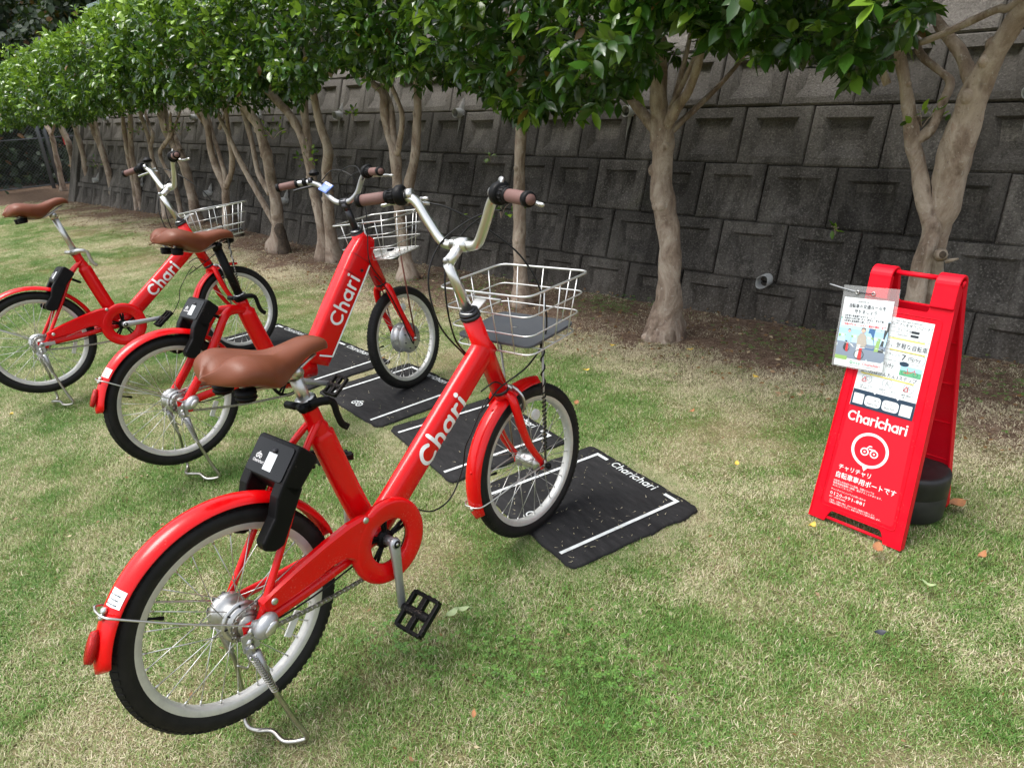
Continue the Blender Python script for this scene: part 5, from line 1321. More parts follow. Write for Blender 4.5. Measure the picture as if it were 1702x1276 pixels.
        g.tube([s1 + dr * 0.008, s1 - dr * 0.010], 0.0145, 16)
        g.tube(smooth_path([s1 + Vector((0.006, 0, -0.006)), s1 + Vector((0.026, 0, -0.014)), s1 + Vector((0.040, sy * 0.012, -0.017))], 4), [0.0085] * 9, 10)
        lev = [s1 + Vector((0.034, -sy * 0.004, -0.016)), s1 + Vector((0.044, sy * 0.022, -0.019)), s1 + Vector((0.040, sy * 0.060, -0.022)), s1 + Vector((0.026, sy * 0.105, -0.026)), s1 + Vector((0.016, sy * 0.128, -0.030))]
        g.tube(smooth_path(lev, 5), [(0.0055, 0.0075)] * 15 + [(0.005, 0.008)] * 6, 10, ref=(0, 0, 1))
        g.ellipsoid(lev[-1], (0.007, 0.009, 0.006), 10, 6)
        g.tube([s1 + Vector((0.036, -sy * 0.006, -0.015)), s1 + Vector((0.036, -sy * 0.034, -0.014))], [0.006, 0.0045], 9)
        g.build('brake_lever', 'silver' if not electric else ('silver' if sy == -1 else 'dark_metal'), HB)
        if sy == 1:
            g = MB(HX); bc = s1 - dr * (0.022 if electric or label.startswith('f') else 0.0) + Vector((0.0, 0.0, 0.016))
            if electric or 'farthest' in label:
                g.lathe([(0, 0.006), (0.004, 0.021), (0.010, 0.0225), (0.011, 0.0235), (0.014, 0.0235), (0.015, 0.0205), (0.022, 0.017), (0.0275, 0.010), (0.029, 0.0005)], bc, ax='z', n=24)
                g.build('bell', 'black', HB)
        elif not electric:
            g = MB(HX); g.tube(smooth_path([s0 + Vector((0.010, 0.012, 0.016)), s0 + Vector((0.006, 0.004, 0.028)), s0 + Vector((-0.002, -0.010, 0.026))], 5), [(0.012, 0.004)] * 11, 10); g.build('shifter_cover', 'silver', HB)
    if electric:
        g = MB(HX); c = Vector((0.866, 0.095, 0.735)); Rm = Matrix.Rotation(0.5, 3, 'X') @ Matrix.Rotation(-0.7, 3, 'Y')
        g.box(c, (0.052, 0.048, 0.006), Rm); g.box(c + Rm @ Vector((-0.008, 0, 0.0045)), (0.030, 0.040, 0.001), Rm, 1); g.box(c + Rm @ Vector((0.018, 0, 0.0045)), (0.010, 0.038, 0.001), Rm, 2)
        g.build('info_tag', ['blue', 'blue', 'paper'], HB, bevel=0.002)
    # ---------- cables
    def cable(pts, r=0.0024, m='cable', X=None):
        g_ = MB(X); g_.tube(smooth_path(pts, 7), r, 7); return g_.build('cable', m, root, loc=UP)
    if not electric:
        cable([(0.775, 0.130, 0.806), (0.800, 0.085, 0.792), (0.845, 0.01, 0.745), (0.905, -0.075, 0.660), (0.940, -0.120, 0.55), (0.945, -0.125, 0.44), (0.915, -0.085, 0.350), (0.85, -0.03, 0.290), (0.80, -0.030, 0.262), (0.752, -0.030, 0.235)], 0.0026)
        cable([(0.765, -0.140, 0.790), (0.785, -0.08, 0.785), (0.775, 0.00, 0.755), (0.735, 0.060, 0.70), (0.700, 0.075, 0.61), (0.710, 0.055, 0.49), (0.770, 0.032, 0.40), (0.80, 0.020, 0.365)], 0.0026)
        cable([(0.760, -0.160, 0.820), (0.790, -0.09, 0.79), (0.780, 0.005, 0.735), (0.735, 0.035, 0.66), (0.720, 0.032, 0.56), (0.745, 0.036, 0.45), (0.79, 0.032, 0.385)], 0.0026)
        cable([(0.80, -0.032, 0.262), (0.775, -0.040, 0.275), (0.71, -0.040, 0.195), (0.690, -0.034, 0.16), (0.672, -0.034, 0.10), (0.62, -0.034, 0.035), (0.555, -0.030, 0.022), (0.50, -0.02, 0.050)], 0.0022)
        cable([(0.855, -0.035, 0.295), (0.82, -0.045, 0.315), (0.80, -0.045, 0.318), (0.765, -0.032, 0.30)], 0.0022)
        # silver cable ferrule at the left lever
        g = MB(HX); g.tube([(0.758, 0.155, 0.812), (0.778, 0.126, 0.805)], [0.007, 0.005], 8); g.build('cable_ferrule', 'silver', root, loc=UP)
    else:
        cable([(0.86, 0.16, 0.75), (0.90, 0.10, 0.80), (0.93, 0.0, 0.76), (0.95, -0.03, 0.64), (0.935, -0.045, 0.52), (0.925, -0.05, 0.40), (0.985, -0.05, 0.30)], 0.0023)
        cable([(0.87, -0.15, 0.755), (0.90, -0.06, 0.81), (0.89, 0.05, 0.78), (0.90, 0.06, 0.66), (0.93, 0.045, 0.55), (0.955, -0.03, 0.46)], 0.0023)
        cable([(0.87, -0.14, 0.752), (0.93, -0.06, 0.79), (0.93, 0.06, 0.74), (0.93, 0.05, 0.60), (0.94, 0.04, 0.50)], 0.0023)
        cable([(0.95, -0.043, 0.33), (0.99, -0.062, 0.27), (1.04, -0.068, 0.16), (1.09, -0.068, 0.03), (1.115, -0.066, -0.02), (1.125, -0.06, 0.0)], 0.003)
        cable([(0.99, -0.03, 0.28), (1.03, 0.045, 0.20), (1.06, 0.06, 0.10), (1.10, 0.06, -0.02), (1.12, 0.058, 0.0)], 0.003)
    # ---------- drivetrain
    gy = -0.070
    if not electric:
        cxx, cz_ = 0.375, 0.030; ro, ri = 0.109, 0.058
        g = MB(); n_ = 56
        def ring3(r, y): return [(cxx + r * math.cos(2 * PI * i / n_), y, cz_ + r * math.sin(2 * PI * i / n_)) for i in range(n_)]
        prof = [(ri, gy + 0.010), (ri, gy - 0.002), (ri + 0.003, gy - 0.0045), (ro - 0.012, gy - 0.0075), (ro - 0.004, gy - 0.0055), (ro, gy + 0.001), (ro, gy + 0.012), (ri + 0.002, gy + 0.012)]
        vs = [p for (r, y) in prof for p in ring3(r, y)]
        k_ = len(prof)
        g.add(vs, [(a * n_ + i, a * n_ + (i + 1) % n_, ((a + 1) % k_) * n_ + (i + 1) % n_, ((a + 1) % k_) * n_ + i) for a in range(k_) for i in range(n_)])
        up_ = [(0.318, 0.1235), (0.300, 0.1275), (0.262, 0.1245), (0.20, 0.108), (0.12, 0.083), (0.05, 0.058), (0.028, 0.047)]
        lo_ = [(0.030, 0.022), (0.045, 0.015), (0.10, 0.022), (0.165, 0.033), (0.215, 0.044), (0.245, 0.044), (0.265, 0.030), (0.2685, 0.018)]
        inner = arc2(cxx, cz_, ro - 0.010, 186, 112, 8)
        poly = up_ + lo_ + inner
        # tail with a bulged outer face
        n2 = len(poly); cen = Vector((sum(p[0] for p in poly) / n2, sum(p[1] for p in poly) / n2))
        g.prism(poly, gy + 0.012, gy + 0.001)
        def shrink(p, s_):
            # inset towards the centre line of the tail
            zc = float(np.interp(p[0], [0.03, 0.12, 0.20, 0.27, 0.31], [0.035, 0.053, 0.073, 0.078, 0.09])); return (p[0] + (0.004 if p[0] < 0.06 else 0), p[1] + (zc - p[1]) * s_)
        a1 = poly; a2 = [shrink(p, 0.16) for p in poly]
        vs = [(p[0], gy + 0.001, p[1]) for p in a1] + [(p[0], gy - 0.0068, p[1]) for p in a2]
        g.add(vs, [(i, (i + 1) % n2, n2 + (i + 1) % n2, n2 + i) for i in range(n2)], 0, True)
        g.add([(p[0], gy - 0.0068, p[1]) for p in a2], [tuple(range(n2))], 0, False)
        CG = g.build('chain_guard', red, root, loc=UP)
        g = MB()
        for (bx_, bz_) in ((0.308, 0.118), (0.055, 0.038)): g.lathe([(-0.0005, 0.008), (-0.003, 0.0075), (-0.004, 0.004), (-0.004, 0.0002)], (bx_, gy - 0.006, bz_), n=14)
        g.build('bolt', 'silver', CG)
    else:
        cxx, cz_ = 0.44, -0.02
    g = MB()
    g.lathe([(-0.052, 0.078), (-0.050, 0.078), (-0.050, 0.064), (-0.052, 0.064)], (cxx, 0, cz_), n=48, closed=True)
    for q in range(5):
        a = 2 * PI * q / 5 + 0.3
        for da in (-0.16, 0.16):
            g.tube([(cxx + 0.015 * math.cos(a + da), -0.052, cz_ + 0.015 * math.sin(a + da)), (cxx + 0.068 * math.cos(a + da * 0.7), -0.052, cz_ + 0.068 * math.sin(a + da * 0.7))], (0.0045), 6)
    g.lathe([(-0.056, 0.001), (-0.056, 0.022), (-0.048, 0.024), (-0.048, 0.001)], (cxx, 0, cz_), n=24)
    g.build('chainring', 'black', root, loc=UP)
    ca_ = math.radians(crank_ang)
    for sy, an in ((-1, ca_), (1, ca_ + PI)):
        g = MB(); y0 = sy * 0.088
        c = Vector((cxx, y0, cz_)); e = c + Vector((math.cos(an) * 0.168, sy * 0.012, math.sin(an) * 0.168))
        g.tube([c + (c - e).normalized() * 0.012, c, c.lerp(e, 0.25), c.lerp(e, 0.6), e, e + (e - c).normalized() * 0.010], [(0.006, 0.010), (0.009, 0.0165), (0.008, 0.0135), (0.0065, 0.011), (0.0065, 0.012), (0.005, 0.006)], 16, ref=(0, 1, 0), sq=0.8)
        g.tube([c + Vector((0, -sy * 0.030, 0)), c + Vector((0, sy * 0.0095, 0))], 0.0125, 16)
        CK = g.build('crank_arm', 'grey_alloy', root, loc=UP)
        g = MB(); g.tube([c + Vector((0, sy * 0.008, 0)), c + Vector((0, sy * 0.0105, 0))], 0.0095, 14); g.tube([c + Vector((0, sy * 0.010, 0)), c + Vector((0, sy * 0.0125, 0))], 0.0045, 6, mi=1); g.build('crank_cap', ['black', 'silver'], CK)
        # platform pedal
        g = MB(); pc = e + Vector((0, sy * 0.058, 0)); tl = math.radians(-38 if sy == -1 else 10); Rp = Matrix.Rotation(tl, 3, 'Y')
        g.tube([e + Vector((0, sy * 0.004, 0)), pc + Vector((0, sy * 0.044, 0))], [0.009, 0.0075], 10)
        for sx in (-1, 1):
            g.box(pc + Rp @ Vector((sx * 0.044, 0, 0)), (0.008, 0.088, 0.019), Rp)
            for q in range(4): g.box(pc + Rp @ Vector((sx * 0.0475, -0.030 + 0.020 * q, 0)), (0.005, 0.009, 0.023), Rp)
        for yy in (-0.042, 0.0, 0.042): g.box(pc + Rp @ Vector((0, yy * sy, 0)), (0.084, 0.011 if abs(yy) > 0.02 else 0.016, 0.015), Rp)
        g.tube([pc + Vector((0, -0.04, 0)), pc + Vector((0, 0.04, 0))], 0.0115, 12)
        g.build('pedal', 'black', CK, bevel=0.002)
    # chain: links along the two runs and round the sprocket
    g = MB(); rs_, rc_ = 0.033, 0.072; y_ = -0.050
    d_ = Vector((cxx, 0, cz_)).length; base = math.atan2(cz_, cxx); off_ = math.acos((rc_ - rs_) / d_)
    t0 = base + off_; t1 = base - off_
    up0, up1 = Vector((rs_ * math.cos(t0), y_, rs_ * math.sin(t0))), Vector((cxx + rc_ * math.cos(t0), y_, cz_ + rc_ * math.sin(t0)))
    lo0, lo1 = Vector((rs_ * math.cos(t1), y_, rs_ * math.sin(t1))), Vector((cxx + rc_ * math.cos(t1), y_, cz_ + rc_ * math.sin(t1)))
    pth = []
    pth += [up0.lerp(up1, i / 30) for i in range(31)]
    k0, k1 = t0, t1; 
    for i in range(1, 18): a = k0 + (k1 - k0) * i / 18; pth.append(Vector((cxx + rc_ * math.cos(a), y_, cz_ + rc_ * math.sin(a))))
    sag = lambda t: -0.010 * 4 * t * (1 - t)
    pth += [lo1.lerp(lo0, i / 30) + Vector((0, 0, sag(i / 30))) for i in range(31)]
    for i in range(1, 12): a = k1 - (2 * PI - (k0 - k1)) * i / 12; pth.append(Vector((rs_ * math.cos(a), y_, rs_ * math.sin(a))))
    tot = 0; last = pth[0]; pts = [last]
    for p in pth[1:] + [pth[0]]:
        while (p - last).length > 0.0127: last = last + (p - last).normalized() * 0.0127; pts.append(last)
    for i, p in enumerate(pts):
        q = pts[(i + 1) % len(pts)]; d = (q - p)
        if d.length > 0.02 or d.length < 0.004: continue
        an = math.atan2(d.z, d.x); R3 = Matrix.Rotation(-an, 3, 'Y'); mid = (p + q) / 2; oy = 0.0036 if i % 2 else 0.0024
        for sy in (-1, 1): g.box(mid + Vector((0, sy * oy, 0)), (0.0155, 0.0011, 0.0078), R3)
        g.tube([p + Vector((0, -0.0045, 0)), p + Vector((0, 0.0045, 0))], 0.0032, 6)
    g.build('chain', 'steel', root, loc=UP)
    g = MB()
    g.lathe([(-0.0515, 0.0335), (-0.0485, 0.0335), (-0.0485, 0.012), (-0.0515, 0.012)], (0, 0, 0), n=36, closed=True)
    for q in range(16): a = 2 * PI * q / 16; g.box((0.0345 * math.cos(a), -0.05, 0.0345 * math.sin(a)), (0.006, 0.0026, 0.005), Matrix.Rotation(-a, 3, 'Y'))
    g.lathe([(-0.062, 0.004), (-0.060, 0.022), (-0.052, 0.024)], (0, 0, 0), n=24)
    g.build('sprocket', 'steel', root, loc=UP)
    # shift box over the right axle nut, nuts
    g = MB()
    sh = Matrix.Rotation(math.radians(-35), 3, 'Y')
    if 'farthest' not in label:
        g.ellipsoid((0.022, -0.088, 0.002), (0.031, 0.0185, 0.022), 18, 12, 0, sh)
        g.tube([(0.004, -0.068, 0.0), (0.022, -0.090, 0.002)], [0.014, 0.018], 14)
        g.ellipsoid((0.026, -0.104, 0.0), (0.019, 0.005, 0.011), 14, 8, 1, sh)
    else:
        g.tube([(0.0, -0.066, 0), (0.0, -0.082, 0)], 0.010, 6); g.box((0.03, -0.080, -0.002), (0.045, 0.016, 0.016))
    g.build('shift_box', ['grey_alloy', 'silver'], root, loc=UP, bevel=0.0)
    g = MB(); g.tube([(0, 0.066, 0), (0, 0.082, 0)], 0.0055, 8); g.tube([(0, 0.069, 0), (0, 0.077, 0)], 0.010, 6)
    g.tube([(-0.003, -0.069, -0.004), (-0.003, -0.077, -0.004)], 0.010, 6); g.tube([(-0.012, -0.068, -0.026), (-0.012, -0.078, -0.026)], 0.009, 6)
    g.tube(smooth_path([(0.03, -0.078, -0.003), (0.08, -0.062, -0.016), (0.17, -0.055, -0.014), (0.28, -0.048, 0.002)], 5), 0.0022, 6, mi=1)
    g.build('axle_fittings', ['silver', 'cable'], root, loc=UP)
    # ---------- two-legged stand
    g = MB(); gzl = -0.3213 + 0.006
    leg = [(-0.012, -0.078, -0.030), (0.000, -0.080, -0.10), (0.020, -0.086, -0.17), (0.045, -0.098, -0.255), (0.062, -0.108, gzl + 0.012), (0.052, -0.098, gzl), (0.026, -0.070, gzl), (0.020, -0.035, gzl + 0.012), (0.0, -0.010, gzl + 0.014), (-0.006, 0.020, gzl + 0.008), (0.0, 0.050, gzl + 0.006), (0.020, 0.086, gzl), (0.032, 0.104, gzl + 0.010), (0.028, 0.104, -0.255), (0.018, 0.086, -0.17), (0.0, 0.080, -0.10), (-0.012, 0.078, -0.030)]
    g.tube(smooth_path(leg, 6), 0.0058, 10)
    ST = g.build('kickstand', 'chrome', root, loc=UP)
    g = MB()
    for sy in (-1, 1):
        g.box((-0.010, sy * 0.074, -0.024), (0.036, 0.004, 0.040)); g.tube([(-0.006, sy * 0.080, -0.050), (0.012, sy * 0.084, -0.140)], [(0.009, 0.011), (0.007, 0.008)], 10, ref=(0, 1, 0))
        g.box((-0.016, sy * 0.079, -0.045), (0.016, 0.006, 0.022))
    g.build('stand_bracket', 'grey_alloy', ST)
    g = MB(); sp = []
    for i in range(15 * 8 + 1):
        t = i / (15 * 8); a = 2 * PI * 15 * t; c = Vector((-0.018, -0.092, -0.052)).lerp(Vector((0.012, -0.100, -0.150)), t)
        sp.append(c + Vector((math.cos(a), math.sin(a), 0.2 * math.cos(a))) * 0.0068)
    g.tube(sp, 0.0013, 5); g.build('stand_spring', 'chrome', ST)
    g = MB(); g.tube(smooth_path([(-0.05, -0.082, -0.055), (-0.03, -0.084, -0.072), (-0.02, -0.086, -0.050)], 4), 0.003, 6); g.build('stand_hook', 'chrome', ST)
    # ---------- smart lock over the rear mudguard
    lo = Vector((0, 0, 0)) if not electric else Vector((-0.010, 0, 0.012))
    g = MB(); Lp = lambda pts: [(a + lo.x, b + lo.z) for a, b in pts]
    g.prism(Lp([(0.163, 0.350), (0.172, 0.352), (0.205, 0.318), (0.202, 0.308), (0.138, 0.243), (0.112, 0.284)]), -0.078, 0.078)
    for s0, s1 in ((-0.078, -0.046), (0.046, 0.078)):
        g.prism(Lp([(0.160, 0.262), (0.115, 0.288), (0.098, 0.262), (0.085, 0.220), (0.050, 0.176), (0.053, 0.158), (0.075, 0.147), (0.098, 0.152)]), s0, s1)
    g.prism(Lp([(0.205, 0.29), (0.24, 0.268), (0.235, 0.258), (0.198, 0.28)]), -0.012, 0.012)
    LK = g.build('smart_lock', 'black', root, loc=UP, bevel=0.006)
    n_ = Vector((-0.788, 0, 0.615)); e1 = Vector((0, -1, 0)); e2 = Vector((0.615, 0, 0.788)); c = Vector((0.1375, 0, 0.317)) + lo + n_ * 0.0008
    fp = lambda a, b, h: tuple(c + e1 * a + e2 * b + n_ * h)
    g = MB(); out_ = arc2(0.062, -0.030, 0.008, -90, 0, 4) + arc2(0.062, 0.030, 0.008, 0, 90, 4) + arc2(-0.062, 0.030, 0.008, 90, 180, 4) + arc2(-0.062, -0.030, 0.008, 180, 270, 4)
    g.prism(out_, -0.004, 0.0018, f=lambda a, b, h: fp(a, b, h)); FP = g.build('face_plate', 'gloss_black', LK)
    P = Print(fp, 0.0022); P.rrect(-0.010, -0.026, 0.022, 0.014, 0.001, 0); P.build('blank_label', 'paper', LK)
    P = Print(fp, 0.0022); P.bike_icon(-0.040, 0.000, 0.022, 0); P.word('Charichari', -0.055, -0.016, 0.0062, 0.15); P.build('lock_logo', 'white', LK)
    g = MB(); g.tube([fp(0.006, 0.022, 0.001), fp(0.006, 0.024, 0.0035)], [(0.010, 0.010), (0.008, 0.008)], 16); g.build('lock_sensor', 'dark_metal', LK)
    g = MB(); g.tube([(0.088 + lo.x, -0.05, 0.172 + lo.z), (0.088 + lo.x, 0.05, 0.172 + lo.z)], 0.0055, 10); g.build('lock_bolt', 'gold', LK)
    # ---------- basket
    bx0, bz0 = basket_off
    B = []
    rim_r, rim_f = (0.818 + bx0, 0.566 + bz0), (1.098 + bx0, 0.596 + bz0)
    bot_r, bot_f = (0.852 + bx0, 0.398 + bz0), (1.062 + bx0, 0.430 + bz0)
    def lev_(t, hw_r=0.170, hw_b=0.146):
        xr = rim_r[0] + (bot_r[0] - rim_r[0]) * t; zr = rim_r[1] + (bot_r[1] - rim_r[1]) * t
        xf = rim_f[0] + (bot_f[0] - rim_f[0]) * t; zf = rim_f[1] + (bot_f[1] - rim_f[1]) * t
        h = hw_r + (hw_b - hw_r) * t
        return [Vector((xr, -h, zr)), Vector((xf, -h, zf)), Vector((xf, h, zf)), Vector((xr, h, zr))]
    BX = HX if electric else SX
    g = MB(BX); g.tube(rounded(lev_(0), 0.035, 5, True), 0.0033, 8, closed=True); BK = g.build('basket', 'wire', root, loc=UP)
    for t in (0.34, 0.67, 1.0):
        g = MB(BX); g.tube(rounded(lev_(t), 0.032, 5, True), 0.0022 if t < 1 else 0.0028, 7, closed=True); g.build('wire_ring', 'wire', BK)
    def vwire(s_, k_, under=True):
        """upright wire at parameter s_ on side k_"""
        a = lev_(0); b = lev_(1.0)
        p = a[k_].lerp(a[(k_ + 1) % 4], s_); q = b[k_].lerp(b[(k_ + 1) % 4], s_)
        g_ = MB(BX); g_.tube([p, q], 0.0019, 6); g_.build('wire_upright', 'wire', BK)
    for k_, ss in ((0, (0.25, 0.5, 0.78)), (1, (0.2, 0.5, 0.8)), (2, (0.22, 0.5, 0.75)), (3, (0.2, 0.4, 0.6, 0.8))):
        for s_ in ss: vwire(s_, k_)
    b = lev_(1.0)
    for s_ in ([0.25, 0.5, 0.75] if tray else [0.11 * i for i in range(1, 9)]):
        g = MB(BX); g.tube([b[0].lerp(b[1], s_), b[3].lerp(b[2], s_)], 0.002, 6); g.build('floor_wire', 'wire', BK)
    if not tray:
        for s_ in (0.2, 0.5, 0.8):
            g = MB(BX); g.tube([b[0].lerp(b[3], s_), b[1].lerp(b[2], s_)], 0.002, 6); g.build('floor_wire', 'wire', BK)
    else:
        c4 = [p + Vector((0, 0, 0.008)) for p in lev_(0.93)]; cen = sum(c4, Vector()) / 4
        rr_ = rounded([cen + (p - cen) * 0.97 for p in c4], 0.03, 5, True)
        g = MB(BX); n4 = len(rr_)
        g.add([p + Vector((0, 0, 0.006)) for p in rr_] + [p - Vector((0, 0, 0.002)) for p in rr_], [tuple(range(n4)), tuple(range(2 * n4 - 1, n4 - 1, -1))] + [(i, n4 + i, n4 + (i + 1) % n4, (i + 1) % n4) for i in range(n4)], 0, False)
        TR = g.build('basket_tray', 'tray', BK, bevel=0.0015)
        g = MB(BX); q0 = cen + Vector((0.035, -0.10, 0.0068)); q1 = cen + Vector((0.035, 0.10, 0.0068))
        g.box((q0 + q1) / 2, (0.006, 0.21, 0.0012)); g.box(cen + Vector((0.0, -0.0, 0.0068)), (0.008, 0.012, 0.0014), None, 1); g.build('tray_slot', ['gloss_black', 'silver'], TR)
    # bracket and stays
    g = MB(BX)
    pA = hd0 + sdir_ * 0.012
    g.tube([pA, pA + Vector((0.0, 0, 0.004))], 0.026, 16)
    g.add([pA + Vector((0.01, -0.016, 0.002)), pA + Vector((0.01, 0.016, 0.002)), Vector((rim_r[0] + 0.004, 0.020, pA.z + 0.030)), Vector((rim_r[0] + 0.004, -0.020, pA.z + 0.030))] + [p + Vector((0, 0, 0.003)) for p in [pA + Vector((0.01, -0.016, 0.002)), pA + Vector((0.01, 0.016, 0.002)), Vector((rim_r[0] + 0.004, 0.020, pA.z + 0.030)), Vector((rim_r[0] + 0.004, -0.020, pA.z + 0.030))]],
          [(0, 1, 2, 3), (4, 7, 6, 5), (0, 4, 5, 1), (1, 5, 6, 2), (2, 6, 7, 3), (3, 7, 4, 0)], 0, False)
    g.tube([Vector((rim_r[0] + 0.006, -0.07, pA.z + 0.034)), Vector((rim_r[0] + 0.006, 0.07, pA.z + 0.034))], 0.004, 8)
    g.build('basket_bracket', 'silver', BK)
    sm = 'rust' if electric else 'steel'
    for sy in (-1, 1):
        a = Vector((WB - 0.002, sy * 0.066, 0.016)); b_ = Vector(((bot_r[0] + bot_f[0]) / 2 + 0.02, sy * 0.085, bot_f[1] - 0.004))
        g = MB(BX); g.tube([a, b_], 0.0036, 8); g.tube([a - Vector((0, 0, 0.02)), a + Vector((0, 0, 0.004))], [(0.003, 0.009), (0.003, 0.006)], 8, ref=(0, 1, 0)); g.build('basket_stay', sm, root, loc=UP)
    if not electric:
        # lamp cable wound round the near stay
        a = Vector((WB - 0.002, -0.066, 0.05)); b_ = Vector(((bot_r[0] + bot_f[0]) / 2 + 0.02, -0.085, bot_f[1] - 0.01)); sp = []
        for i in range(200):
            t = i / 199; turns = 9 * t if t > 0.5 else 9 * t
            an = 2 * PI * (26 * min(t, 0.55) + 8 * max(0, t - 0.55)); sp.append(a.lerp(b_, t) + Vector((math.cos(an), math.sin(an), 0)) * 0.0058)
        g = MB(BX); g.tube(sp, 0.0024, 5); g.build('wound_cable', 'cable', root, loc=UP)
    g = MB(BX); c = Vector(((bot_r[0] + bot_f[0]) / 2 + 0.06, 0.0, bot_f[1] - 0.03))
    g.tube([c - Vector((0.03, 0, 0)), c + Vector((0.02, 0, 0)), c + Vector((0.034, 0, 0))], [0.016, 0.022, 0.019], 16); g.tube([c + Vector((0.030, 0, 0)), c + Vector((0.036, 0, 0))], 0.017, 16, mi=1)
    g.box(c + Vector((-0.005, 0, 0.022)), (0.03, 0.02, 0.022))
    g.build('headlamp', ['black', 'clear'], root, loc=UP)
    return root

bk1 = bike_frame((-1.2957, 0.4568, 0.3214), (-0.0293, 0.997, -0.0713), (-0.9985, -0.0325, -0.0447), (-0.0469, 0.0699, 0.9965))
bk2 = bike_frame((-2.6279, 0.9137, 0.3213), (-0.0037, 0.998, -0.0638), (-0.9984, -0.0073, -0.0568), (-0.0572, 0.0635, 0.9963))
bk3 = bike_frame((-3.9773, 0.8271, 0.3200), (0.0835, 0.994, -0.0713), (-0.9906, 0.075, -0.1142), (-0.1081, 0.0802, 0.9909))
bicycle(bk1, 'nearest red bicycle with silver handlebar and low brown saddle, in front of the others', -0.5, 1.5, rot=0.1)
bicycle(bk2, 'middle red electric bicycle with thick battery tube and black seat post', 10.0, 2.0, electric=True, saddle=((0.042, 0.620), (0.337, 0.590)), post_col='black', WB=1.121, tray=False, basket_off=(0.105, 0.0), crank_ang=-20, rot=0.23)
bicycle(bk3, 'farthest red bicycle with raised brown saddle on a long silver seat post', 8.2, 2.0, saddle=((-0.011, 0.640), (0.262, 0.672)), clamp_col='silver', crank_ang=2, sticker=False, rot=0.37)

# ================================================================== FOLDING SIGN
sgn_o = Vector((-0.490, 2.228, 0.0)); wd = Vector((0.9919, -0.127, 0)).normalized(); dp = Vector((0.127, 0.9919, 0)).normalized()
SM = Matrix(((wd.x, dp.x, 0, sgn_o.x), (wd.y, dp.y, 0, sgn_o.y), (0, 0, 1, 0), (0, 0, 0, 1)))
sign = empty('folding_sign', mat=SM)
tag(sign, 'red plastic A-frame sign board with white printed notices standing on the lawn at the right', 'sign')
SH, SD = 0.785, 0.185
def panel(sy, name):
    # in-panel coordinates: a across, b up the slope; lower width .28, upper .235
    foot = Vector((0, sy * SD, 0)); top = Vector((0, sy * 0.022, SH)); u = (top - foot); Lp = u.length; u.normalize(); n = Vector((1, 0, 0)).cross(u) * (-sy)
    n = n if n.y * sy > 0 else -n
    f = lambda a, b, h: tuple(foot + Vector((a, 0, 0)) + u * b + n * h)
    def hw(b): return 0.143 - (0.143 - 0.118) * b / Lp
    g = MB()
    # sheet made of strips so that the handle cut-out and the foot cut-out stay open
    def slab(poly, h0=-0.010, h1=0.0): g.prism(poly, h0, h1, f=f)
    c0, c1 = Lp - 0.098, Lp - 0.012
    hx = 0.058
    slab([(-hw(0.0), 0.0), (-0.092, 0.0), (-0.086, 0.020), (-0.080, 0.034), (-0.074, 0.040), (-0.074, 0.0401), (-hw(0.04), 0.0401)])
    slab([(0.092, 0.0), (hw(0.0), 0.0), (hw(0.04), 0.0401), (0.074, 0.0401), (0.074, 0.040), (0.080, 0.034), (0.086, 0.020)])
    slab([(-hw(0.04), 0.0401), (hw(0.04), 0.0401), (hw(c0), c0), (-hw(c0), c0)])
    slab([(-hw(c0), c0), (-hx + 0.008, c0), (-hx + 0.002, c0 + 0.004), (-hx, c0 + 0.014), (-hx, c1), (-hw(c1), c1)])
    slab([(hx - 0.008, c0), (hw(c0), c0), (hw(c1), c1), (hx, c1), (hx, c0 + 0.014), (hx - 0.002, c0 + 0.004)])
    # side flanges turned inwards
    for s_ in (-1, 1):
        vs = []
        for b_ in (0.0, c1):
            for (aa, hh) in ((0.0, 0.002), (0.0, -0.030 if sy < 0 else -0.024), (-0.004, -0.030 if sy < 0 else -0.024), (-0.004, 0.002)):
                vs.append(f(s_ * (hw(b_) + 0.001 + aa), b_ + (0.0005 if b_ == 0 else 0), hh))
        g.add(vs, [(0, 1, 2, 3), (4, 7, 6, 5), (0, 4, 5, 1), (1, 5, 6, 2), (2, 6, 7, 3), (3, 7, 4, 0)], 0, False)
    P_ = g.build(name, 'sign_red', sign, bevel=0.0016)
    # raised frame round the sunken print area
    g = MB(); a_, b0_, b1_ = 0.112, 0.052, c0 - 0.014
    pth = rounded([Vector(f(-a_ - 0.004, b0_, 0.0006)), Vector(f(a_ + 0.004, b0_, 0.0006)), Vector(f(a_ - 0.012, b1_, 0.0006)), Vector(f(-a_ + 0.012, b1_, 0.0006))], 0.012, 4, True)
    g.tube(pth, 0.0011, 5, closed=True); g.build('raised_border', 'sign_red', P_)
    # horizontal stiffening lines on the inner side
    g = MB()
    for b_ in (0.18, 0.32, 0.46, 0.60): g.tube([f(-hw(b_) + 0.01, b_, -0.011), f(hw(b_) - 0.01, b_, -0.011)], 0.0022, 5)
    g.build('rib', 'sign_red', P_)
    g = MB(); g.tube([f(-0.088, 0.012, -0.006), f(0.088, 0.012, -0.006)], 0.005, 10); g.build('foot_bar', 'sign_red', P_)
    return f, Lp, hw, P_
fF, LP, HWs, PF = panel(-1, 'front_panel')
fB, _, _, PB = panel(1, 'rear_panel')
